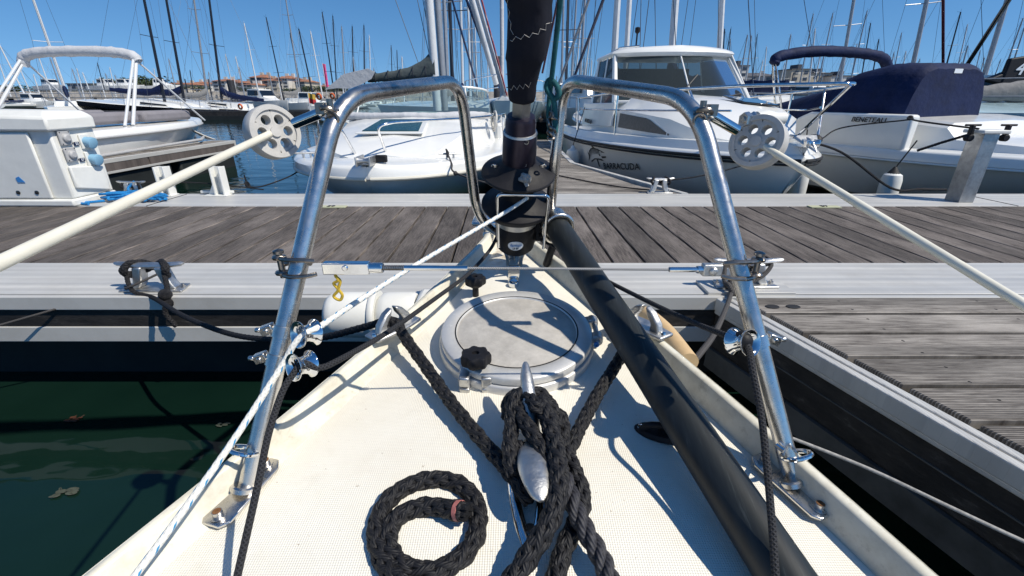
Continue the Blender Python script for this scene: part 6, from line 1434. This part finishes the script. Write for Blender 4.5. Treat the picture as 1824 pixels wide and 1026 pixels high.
# ---- pale blue yacht bow between the motorboat and the furled sail
py_ = thing('sailing_yacht', 'pale blue hulled yacht seen bow on just left of the furled sail', 'sailing yacht', (0, 0, 0), group='yachts moored behind the motorboats')
b0 = pY(895, 205, 12.5); py_.location = V(b0.x, 12.5, 0)
S1 = []; 
for i in range(13):
    t = i / 12; y = t * 9; b = 1.55 * math.sin(min(1, t * 1.4 + .05) * math.pi / 2) ** .8; z = 1.12 - .1 * t; S1.append([V(-b, y, z), V(-b * .8, y + .2, .4), V(-b * .4, y + .3, 0), V(0, y + .35, -.1), V(b * .4, y + .3, 0), V(b * .8, y + .2, .4), V(b, y, z)])
MB().loft(S1).build('hull', 'pale_blue_hull', py_)
MB().loft([[q[0], q[0] * .5 + q[-1] * .5 + V(0, 0, .12), q[-1]] for q in S1]).build('deck', 'white_gelcoat', py_)
m = MB()
for zz in (.42, .50, .58): m.tube([q[1].lerp(q[0], zz - .2) + V(-.01, -.01, 0) for q in S1[:6]], .012, 5)
m.build('hull_stripe', 'navy_hull', py_)
m = MB()
for s_ in (-1, 1):
    for zz in (1.4, 1.7): m.tube([V(s_ * .1, -.1, zz + .03)] + [V(s_ * abs(q[0].x) * .95, q[0].y, zz) for q in S1[1:9]], .014, 6)
    for q in S1[1:9:2]: m.bar((s_ * abs(q[0].x) * .95, q[0].y, 1.05), (s_ * abs(q[0].x) * .95, q[0].y, 1.7), .014, 6)
m.build('guard_rail', 'polished_steel', py_)
m = MB(); m.tube(catmull([V(-.02, .1, 1.12) ] + [V(0, .1 + .35 * t, 1.1 + t * 12) for t in (.1, .5, 1)], 4), .05, 10); m.build('furled_jib', 'white_canvas', py_)
# ---- slanting forestays with furled sails (between the motorboats)
def stay(label, a, b_, r_, mat, name='furled_sail', kids_=None):
    m = MB().tube([a, a.lerp(b_, .5), b_], r_, 10); return tag(m.build(name, mat, W=True), label, 'furled sail' if 'sail' in name else 'rigging', 'slanting forestays beside the furled sail')
def W_(x_, y_, Y): return pY(x_, y_, Y)
stay('thick white furled sail slanting down to the right, leftmost of the pale ones', W_(884, 150, 14), W_(832, -30, 13.2), .075, 'mast_white')
stay('pale furled sail with a red rope along it, left of the dark sail', W_(899, 172, 12.6), W_(842, -30, 11.6), .045, 'mast_white')
m = MB().tube([W_(903, 170, 12.55), W_(850, -30, 11.55)], .022, 8); tag(m.build('halyard', 'rope_halyard_red', W=True), 'red and white line running down beside the pale furled sail', 'rope', 'slanting forestays beside the furled sail')
stay('navy stay slanting from the top left, leftmost of the blue ones', W_(850, 155, 18), W_(800, -20, 17), .035, 'navy_hull', 'forestay')
stay('navy stay slanting down beside the thick white furled sail', W_(890, 160, 16), W_(824, -20, 15), .04, 'navy_hull', 'forestay')
stay('dark red stay slanting just right of the furled sail', W_(966, 130, 14), W_(1000, -30, 13), .030, 'maroon_hull', 'forestay')
stay('grey furled stay slanting between the teal halyard and the cabin cruiser', W_(990, 165, 12), W_(1056, -20, 11.2), .030, 'mast_grey', 'forestay')
stay('dark blue furled stay slanting down to the wheelhouse of the cabin cruiser', W_(1020, 145, 12), W_(1080, -15, 11.2), .034, 'navy_hull', 'forestay')
stay('long black stay slanting above the right edge of the navy cockpit cover', W_(1722, 116, 12), W_(1805, -12, 11), .045, 'black_hull', 'forestay')
stay('thin maroon stay rising straight behind the navy cockpit cover', W_(1680, 120, 14), W_(1680, -20, 13), .035, 'maroon_hull', 'forestay')
# ---- yachts right of the navy boat: grey sail cover, dark sail with a number
ry = thing('sailing_yacht', 'yacht with a long grey sail cover behind the navy covered boat', 'sailing yacht', (0, 0, 0), group='yachts moored behind the motorboats')
D = 9.5; o0 = pY(1790, 225, D); ry.location = V(o0.x, D, 0); rl_ = ry.location
S_ = []
for i in range(14):
    t = i / 13; c_ = pY(lerp(1728, 1900, t), lerp(168, 158, t), D) - rl_; r_ = lerp(.13, .26, t) + .012 * math.sin(i * 2.2); S_.append([c_ + V(0, .6 * r_ * math.cos(a), r_ * math.sin(a)) for a in [2 * math.pi * k_ / 14 for k_ in range(14)]])
MB().loft(S_, closed=True).build('sail_cover', 'grey_canvas', ry, sharp=60)
S1 = []
for i in range(13):
    t = i / 12; x_ = -1.6 + t * 8; b = 1.5 * math.sin(min(1, t * 1.6 + .05) * math.pi / 2) ** .8; S1.append([V(x_, -b, .92), V(x_ + .1, -b * .8, .25), V(x_ + .2, 0, -.1), V(x_ + .1, b * .8, .25), V(x_, b, .92), V(x_, 0, 1.1)])
MB().loft(S1, closed=True).build('hull', 'pale_blue_hull', ry)
m = MB().loft([[V(x_, -w_, .95), V(x_, -w_ * .8, .95 + h_), V(x_, w_ * .8, .95 + h_), V(x_, w_, .95)] for x_, w_, h_ in ((.2, .5, .05), (1.0, .8, .3), (4, 1.0, .4), (5, 1.0, .4))]).build('coachroof', 'white_gelcoat', ry, sharp=30)
m = MB()
for zz in (1.2, 1.5): m.tube([V(-1.5, -.1, zz), V(-.4, -1.0, zz), V(1, -1.35, zz), V(5, -1.45, zz)], .012, 6)
for x_, y_ in ((-1.5, -.1), (-.4, -1.0), (1, -1.35), (2.6, -1.4)): m.bar((x_, y_, .9), (x_, y_, 1.5), .014, 6)
m.build('guard_rail', 'mast_grey', ry)
m = MB().tube([pY(1800, 168, D) - rl_, pY(1744, 160, D) - rl_ + V(2.2, 0, 0), pY(1900, -100, D) - rl_ + V(0, 0, 3)], .06, 10); 
m = MB(); q = [pY(x_, y_, 11.5) for x_, y_ in ((1782, 152), (1802, 104), (1850, 96), (1850, 150))]; m.prism(q, (0, .12, 0)); q2 = [pY(x_, y_, 11.52) for x_, y_ in ((1758, 143), (1800, 126), (1790, 152))]; m.prism(q2, (0, .2, 0))
bs = m.build('stowed_sail', 'black_plastic', W=True, bev=.03); tag(bs, 'stowed black sail with a white figure at the upper right edge of the picture', 'sail')
text('sail_number', '4', .42, 'sticker_white', bs, pY(1817, 122, 11.49), (1, 0, 0), (0, 0, 1), .004, W=True, shear=.25)
# outboard motors behind the cabin cruiser
t = thing('outboard_motor', 'black outboard motor cowl between the cabin cruiser and the navy cover', 'outboard motor', (0, 0, 0)); q = pY(1412, 208, 9.0); t.location = q
MB().loft([[V(w_ * math.cos(a) * .34, w_ * math.sin(a) * .28, z_) for a in [2 * math.pi * k_ / 20 for k_ in range(20)]] for z_, w_ in ((-.3, .7), (-.2, 1.0), (.05, 1.05), (.2, .85), (.27, .4))], closed=True).build('cowl', 'black_plastic', t)
m = MB(); m.box((0, 0, -.6), (.2, .25, .8)); m.build('leg', 'black_plastic', t, bev=.03)
m = MB(); m.box((-.20, -.28, .10), (.18, .02, .035)); m.build('cowl_stripe', 'sticker_white', t)
# orange lifebuoys and pink feather flag on the far yachts, tricolour
def flag(label, x_, y0, y1, D, mats, w_=.35):
    t = thing('flag', label, 'flag', pY(x_, y1, D)); h_ = (pY(x_, y0, D) - pY(x_, y1, D)).z
    MB().bar((0, 0, -.3), (0, 0, h_), .02, 6).build('staff', 'mast_white', t)
    for i, mt in enumerate(mats):
        z0_, z1_ = h_ * (.3 + .68 * i / len(mats)), h_ * (.3 + .68 * (i + 1) / len(mats)); P = [V(.02 + w_ * j / 6, .05 * math.sin(j * 1.3), 0) for j in range(7)]
        MB().loft([[p + V(0, 0, z0_) - V(0, 0, .04 * k_ * w_) for k_, p in enumerate(P)], [p + V(0, 0, z1_) - V(0, 0, .04 * k_ * w_) for k_, p in enumerate(P)], ], caps=False).build('cloth', mt, t)
flag('narrow pink feather flag standing among the distant masts', 583, 112, 172, 55, ['flag_pink'], .28)
flag('drooping red and gold ensign beside the roller disc of the left lifeline', 552, 165, 192, 26, ['flag_red', 'flag_gold'], .35)
for i, (x_, y_, D, la) in enumerate(((428, 190, 34, 'orange lifebuoy on the stern of the maroon yacht'), (568, 172, 30, 'orange buoy bag on the yacht beside the drooping ensign'), (592, 171, 34, 'orange buoy bag right of the one beside the drooping ensign'))):
    tag(MB().torus(pY(x_, y_, D), (.3, 1, .1), .15, .06, 18, 8).build('lifebuoy', 'orange_plastic', W=True), la, 'lifebuoy', 'orange lifebuoys')
# ---- steel piles
for x_, yt, D, w_, la, nb in ((417, 143, 60, 11, 'dark steel mooring pile behind the maroon yacht', None), (886, 101, 22, 12, 'tall dark steel pile with a white number left of the furled sail', '8'), (236, 160, 50, 9, 'short dark steel pile beside the leg of the white bimini', None)):
    q = pY(x_, 176, D); top = pY(x_, yt, D).z; r_ = w_ * .5 * D / FPX
    t = thing('mooring_pile', la, 'pile', (q.x, D, 0), group='steel mooring piles'); MB().lathe((0, 0, -.5), (0, 0, 1), [(0, r_), (top + .5, r_), (top + .52, r_ * .9)], 20).build('post', 'pile_steel', t)
    if nb: text('pile_number', nb, .62, 'sticker_white', t, (-.02, -r_ - .02, top - .58), (1, 0, 0), (0, 0, 1), .01)
# ---- middle pontoon with low boats across the left water
t = thing('pontoon', 'low dark pontoon across the water behind the left motorboat', 'pontoon', (-20, 30, 0))
m = MB(); m.box((-20.5, 30.2, .32), (19, 1.6, .34)); m.build('deck_boards', 'fascia_wood', t, W=True); m = MB(); m.box((-20.5, 29.4, .05), (19, .4, .34)); m.build('float', 'float_dark', t, W=True)
t = thing('pontoon', 'far pontoon with dark edge glimpsed behind the furling drum', 'pontoon', (0, 19, 0))
m = MB(); m.box((3, 19, .40), (16, 1.4, .12)); m.build('deck_boards', 'trim_wood', t, W=True); m = MB(); m.box((3, 18.5, .15), (16, .3, .36)); m.build('float', 'float_dark', t, W=True)
t = thing('pontoon', 'long pontoon with moored yachts across the water on the right', 'pontoon', (40, 45, 0))
m = MB(); m.box((44, 45, .4), (66, 2, .2)); m.build('deck_boards', 'trim_wood', t, W=True); m = MB(); m.box((44, 45, .1), (66, 1.6, .4)); m.build('float', 'float_dark', t, W=True)
# low motorboats on the far side (their white hulls line the water)
lm = thing('motorboat', 'motorboat', 'motorboat', (0, 0, 0))
S1 = []
for i in range(11):
    t_ = i / 10; y = -3 + 6 * t_; b = 1.15 * math.sin(min(1, t_ * 1.5) * math.pi / 2) ** .8 + .02; z = .85 + .25 * (1 - t_); S1.append([V(-b, y, z), V(-b * .8, y + .15, .2), V(0, y + .25, -.1), V(b * .8, y + .15, .2), V(b, y, z)])
MB().loft(S1, closed=True).build('hull', 'white_gelcoat', lm)
MB().loft([[V(-w_, y, .85), V(-w_ * .8, y, .85 + h_), V(w_ * .8, y, .85 + h_), V(w_, y, .85)] for y, w_, h_ in ((-1.9, .4, .15), (-.9, .85, .5), (-.4, .85, 1.15), (1.0, .85, 1.2), (1.2, .85, .3))]).build('cabin', 'white_gelcoat', lm, sharp=30)
m = MB(); m.prism([V(-.75, -.82, 1.42), V(.75, -.82, 1.42), V(.70, -.52, 1.93), V(-.70, -.52, 1.93)], (0, -.02, 0))
for s_ in (-1, 1): m.prism([V(s_ * .80, -.35, 1.5), V(s_ * .80, .9, 1.5), V(s_ * .74, .9, 1.95), V(s_ * .74, -.3, 1.92)], (s_ * .03, 0, 0))
m.build('window', 'window_dark', lm)
KIDS[lm.name] = [(c, []) for c in kids(lm)]
LOW = [(470, 183, 46, 1.2, 'among the yachts below the cream buildings'), (555, 188, 50, 1.6, 'behind the drooping ensign'),
       (1060, 190, 17, .3, 'behind the cabin cruiser stern'), (1005, 186, 22, .2, 'right of the tarnished snap shackle'), (1330, 178, 24, 1.3, 'behind the cabin cruiser bow rail'), (1375, 182, 20, -.4, 'behind the outboard motor'), (1440, 180, 26, .5, 'right of the bimini legs'), (1765, 190, 15, .7, 'below the grey sail cover'), (1810, 186, 18, -.6, 'at the far right edge behind the grey sail cover'), (60, 176, 60, 1.5, 'by the footbridge at the far left')]
for i, (x_, y_, D, hd, la) in enumerate(LOW):
    q = pY(x_, y_, D); q.z = 0
    la = 'small white motorboat ' + la
    if i == 0: lm.location = q; lm.rotation_euler = (0, 0, hd); lm['label'] = la; lm['group'] = 'small motorboats across the harbour'
    else: dup(lm, q, hd, la, .9, group='small motorboats across the harbour')
# ================================================================== FAR SHORE
rnd = random.Random(5)
m = MB(); secs = []
for i in range(61):
    x_ = -150 + i * 9.0; y0 = 96 + 3 * math.sin(i * .7); secs.append([V(x_, y0, -.5), V(x_, y0 + 3, 1.2), V(x_, y0 + 6, 2.6), V(x_, y0 + 60, 3.0), V(x_, 900, 4)])
tag(MB().loft(secs, caps=False).build('shore_ground', 'quay_stone', W=True), kind='structure')
m = MB()
for i in range(900):
    x_ = rnd.uniform(-140, 40); t_ = rnd.random(); c_ = V(x_, 95 + 8 * t_, -.1 + 2.5 * t_); s_ = rnd.uniform(.35, .8); a = rnd.uniform(0, 3)
    m.box(c_, (s_ * 1.6, s_, s_ * .8), M=Matrix.Rotation(a, 3, 'Z') @ Matrix.Rotation(rnd.uniform(-.6, .6), 3, 'X'), taper=.6)
tag(m.build('breakwater_rocks', 'rock', W=True, smooth=False), 'pale rubble of the breakwater along the far shore', 'rocks', kind='stuff')
t = thing('footbridge', 'long footbridge with a lattice railing in front of the rocks at the far left', 'footbridge', (-75, 70, 0))
m = MB(); m.box((-78, 70, 1.35), (70, 1.2, .18)); m.build('deck', 'quay_stone', t, W=True)
m = MB(); m.box((-78, 69.4, 2.45), (70, .08, .08)); m.box((-78, 69.4, 1.9), (70, .06, .06))
for i in range(47): m.box((-113 + i * 1.52, 69.4, 1.9), (.07, .07, 1.1))
m.build('railing', 'mast_grey', t, W=True)
for i in range(6): MB().lathe((-108 + i * 12, 70, -.5), (0, 0, 1), [(0, .3), (2.0, .3)], 12).build('leg', 'pile_steel', t, W=True)
# buildings: (x0, x1, y_top, distance, wall, roof, storeys, kind)
winm = None
def house(x0, x1, yt, D, wall, roof, st, la, depth=12, flat=False, hip=True):
    a, b_ = pY(x0, 176, D), pY(x1, 176, D); H = pY((x0 + x1) / 2, yt, D).z; w_ = b_.x - a.x; zb_ = 2.5; rh = 0 if flat else min(1.8, (H - zb_) * .18)
    t = thing('apartment_building', la, 'building', ((a.x + b_.x) / 2, D + depth / 2, zb_), group='buildings on the far shore')
    h_ = H - zb_ - rh
    MB().box((0, 0, h_ / 2), (w_, depth, h_)).build('wall', wall, t, smooth=False)
    if flat:
        m = MB(); m.box((0, 0, h_ + .15), (w_ + .5, depth + .5, .3)); m.box((w_ * .2, 0, h_ + 1.0), (w_ * .2, depth * .4, 1.5)); m.build('roof', 'quay_stone' if roof == 'roof_tile' else roof, t, smooth=False)
    else:
        e_ = .5; m = MB(); rx_ = (w_ / 2 - rh * 1.2) if hip else w_ / 2 + e_
        P = [V(-w_ / 2 - e_, -depth / 2 - e_, h_), V(w_ / 2 + e_, -depth / 2 - e_, h_), V(w_ / 2 + e_, depth / 2 + e_, h_), V(-w_ / 2 - e_, depth / 2 + e_, h_), V(-max(.3, rx_), 0, h_ + rh), V(max(.3, rx_), 0, h_ + rh)]
        m.v = P; [m.face(q) for q in ((0, 1, 5, 4), (1, 2, 5), (2, 3, 4, 5), (3, 0, 4), (3, 2, 1, 0))]; rf = m.build('roof', roof, t, smooth=False)
        for c_ in (-.25, .3): MB().box((w_ * c_, 0, h_ + rh * .9), (.9, .7, 1.4)).build('chimney', wall, rf, smooth=False)
    nx = max(2, min(9, int(w_ / 3.2)))
    for f in range(st):
        for i in range(nx):
            x_ = -w_ / 2 + w_ * (i + .5) / nx; z_ = h_ * (f + .55) / st
            MB().box((x_, -depth / 2 - .02, z_), (1.2, .12, min(1.5, h_ / st * .5))).build('window', 'far_window', t, smooth=False)
        if nx > 3:
            for i in range(1, nx, 3): MB().box((-w_ / 2 + w_ * (i + .5) / nx, -depth / 2 - .6, h_ * (f + .2) / st), (2.6, 1.1, .9)).build('balcony', wall, t, smooth=False)
    return t
HS = [(292, 336, 146, 150, 'wall_cream', 'roof_tile', 3, 'low cream apartment block with an orange roof, leftmost of the row', False), (340, 362, 144, 160, 'wall_white', 'roof_tile', 3, 'narrow white house with an orange roof behind the black masts', False), (364, 384, 149, 170, 'wall_cream', 'roof_tile', 3, 'small cream house half hidden by the black masts', False),
      (384, 408, 139, 150, 'wall_white', 'roof_tile', 4, 'white apartment block with balconies left of the steel pile', False), (408, 438, 143, 155, 'wall_grey', 'roof_tile', 3, 'grey building with an orange roof right of the steel pile', False), (436, 453, 147, 140, 'wall_white', 'roof_tile', 3, 'pale house with a bright orange roof', False),
      (452, 474, 131, 150, 'wall_cream', 'roof_tile', 5, 'tall cream block with a stepped roof, left one of the tallest pair', False), (472, 500, 138, 148, 'wall_cream', 'roof_tile', 4, 'cream apartment block with balconies between the tallest pair', False), (498, 518, 133, 150, 'wall_white', 'roof_tile', 5, 'tall white block with an orange roof, right one of the tallest pair', False),
      (517, 534, 145, 165, 'wall_grey', 'roof_tile', 3, 'low building with a brown orange roof between two taller ones', False), (530, 547, 140, 150, 'wall_cream', 'roof_tile', 4, 'narrow cream tower with an orange hipped roof', False), (560, 600, 151, 190, 'wall_grey', 'roof_tile', 2, 'low distant house behind the pink feather flag', False), (640, 760, 157, 230, 'wall_white', 'roof_tile', 2, 'long low building behind the green sail cover', False),
      (128, 192, 150, 170, 'wall_grey', 'roof_slate', 2, 'dark flat roofed building above the footbridge', True), (246, 268, 147, 165, 'wall_white', 'roof_tile', 2, 'small white house with a reddish roof by the dark trees', False),
      (990, 1058, 150, 130, 'wall_grey', 'roof_slate', 2, 'low grey building between the furled sail and the cabin cruiser', True),
      (1294, 1324, 118, 150, 'wall_white', 'roof_slate', 5, 'white topped tower block right of the wheelhouse', True), (1322, 1374, 128, 160, 'wall_grey', 'roof_slate', 3, 'dark building with a steep slate roof right of the tower block', False), (1388, 1402, 137, 170, 'wall_grey', 'roof_slate', 3, 'small dark house under the navy bimini', False), (1400, 1434, 124, 160, 'wall_cream', 'roof_slate', 4, 'beige stepped apartment block under the navy bimini', True),
      (1434, 1472, 131, 170, 'wall_cream', 'roof_slate', 3, 'beige apartment block right of the stepped one', True), (1472, 1512, 136, 165, 'wall_white', 'roof_slate', 3, 'pale block under the right end of the navy bimini', True), (1512, 1570, 143, 190, 'wall_grey', 'roof_slate', 2, 'low grey building beside the navy cockpit cover', True)]
for x0, x1, yt, D, wl_m, rf, st, la, fl2 in HS: house(x0, x1, yt, D, wl_m, rf, st, la, flat=fl2)
# trees: leaf tufts through an uneven crown
def tree_proto(seed, conic=False):
    rnd = random.Random(seed); t = thing('tree', 'tree', 'tree', (0, 0, 0))
    m = MB(); m.tube([V(0, 0, -.5), V(.1, 0, 1.2), V(-.05, .1, 2.6)], .2, 8, rad=[.26, .2, .12])
    for i in range(5): a = i * 1.3; m.tube([V(0, 0, 1.6), V(.8 * math.cos(a), .8 * math.sin(a), 2.6), V(1.5 * math.cos(a), 1.5 * math.sin(a), 3.3)], .07, 5, rad=[.1, .07, .03])
    m.build('trunk', 'bark', t)
    m = MB(); cl_ = [(V(rnd.gauss(0, 1.0), rnd.gauss(0, 1.0), 3.0 + rnd.gauss(0, .75)), rnd.uniform(.5, 1.1)) for _ in range(14)]
    for c_, r_ in cl_:
        for _ in range(42):
            d_ = V(rnd.gauss(0, 1), rnd.gauss(0, 1), rnd.gauss(0, 1)).normalized() * r_ * rnd.uniform(.5, 1.1); p = c_ + d_; s_ = rnd.uniform(.12, .26); u_ = V(rnd.gauss(0, 1), rnd.gauss(0, 1), rnd.gauss(0, 1)).normalized(); w3 = u_.cross(V(rnd.gauss(0, 1), rnd.gauss(0, 1), 1)).normalized()
            b_ = len(m.v); m.v += [p - u_ * s_, p + w3 * s_ * .7, p + u_ * s_, p - w3 * s_ * .7]; m.face((b_, b_ + 1, b_ + 2, b_ + 3))
    m.build('crown', 'leaf', t, smooth=False); KIDS[t.name] = [(c, []) for c in kids(t)]; return t
TP = [tree_proto(1), tree_proto(2)]
TR_ = [(5, 1.6), (22, 1.5), (36, 1.3), (62, 1.0), (205, 1.5), (218, 1.7), (232, 1.8), (252, 1.5), (266, 2.2), (276, 1.8), (192, 1.2), (158, 1.2), (354, 1.5), (444, 1.3), (520, 1.1), (548, 1.5), (560, 1.6), (575, 1.3), (592, 1.5), (612, 1.2), (632, 1.2),
       (1000, 1.4), (1020, 1.3), (1335, 1.6), (1352, 1.7), (1368, 1.6), (1384, 1.5), (1402, 1.6), (1420, 1.5), (1438, 1.4), (1458, 1.3), (1480, 1.4), (1500, 1.2), (1540, 1.3)]
for i, (x_, s_) in enumerate(TR_):
    D = 128 + (i * 37 % 17); q = pY(x_, 176, D); q.z = 2.4
    la = 'dark bushy tree ashore, %s from the left in the %s half' % (ordn(i + 1 if x_ < 912 else i - 20), 'left' if x_ < 912 else 'right')
    if i < 2: o = TP[i]; o.location = q; o.rotation_euler = (0, 0, i); o.scale = (s_ * 1.1, s_ * .9, s_ * (.50 if x_ < 285 and x_ > 180 else .33)); o['label'] = la; o['group'] = 'trees on the far shore'
    else: dup(TP[i % 2], q, i * 1.7, la, (s_ * 1.1, s_ * .9, s_ * (.50 if x_ < 285 and x_ > 180 else .33)), group='trees on the far shore')
# boats laid up ashore in front of the trees at the left
for i, (x_, la) in enumerate(((100, 'with a blue hull shadow left of the others'), (198, 'standing in front of the dark trees'), (232, 'beside the leg of the white bimini'), (296, 'right of the bimini under the orange roofs'))):
    q = pY(x_, 176, 105); q.z = 2.7; dup(lm, q, 1.3 + .2 * i, 'white motorboat laid up ashore ' + la, 1.2, group='motorboats laid up ashore')
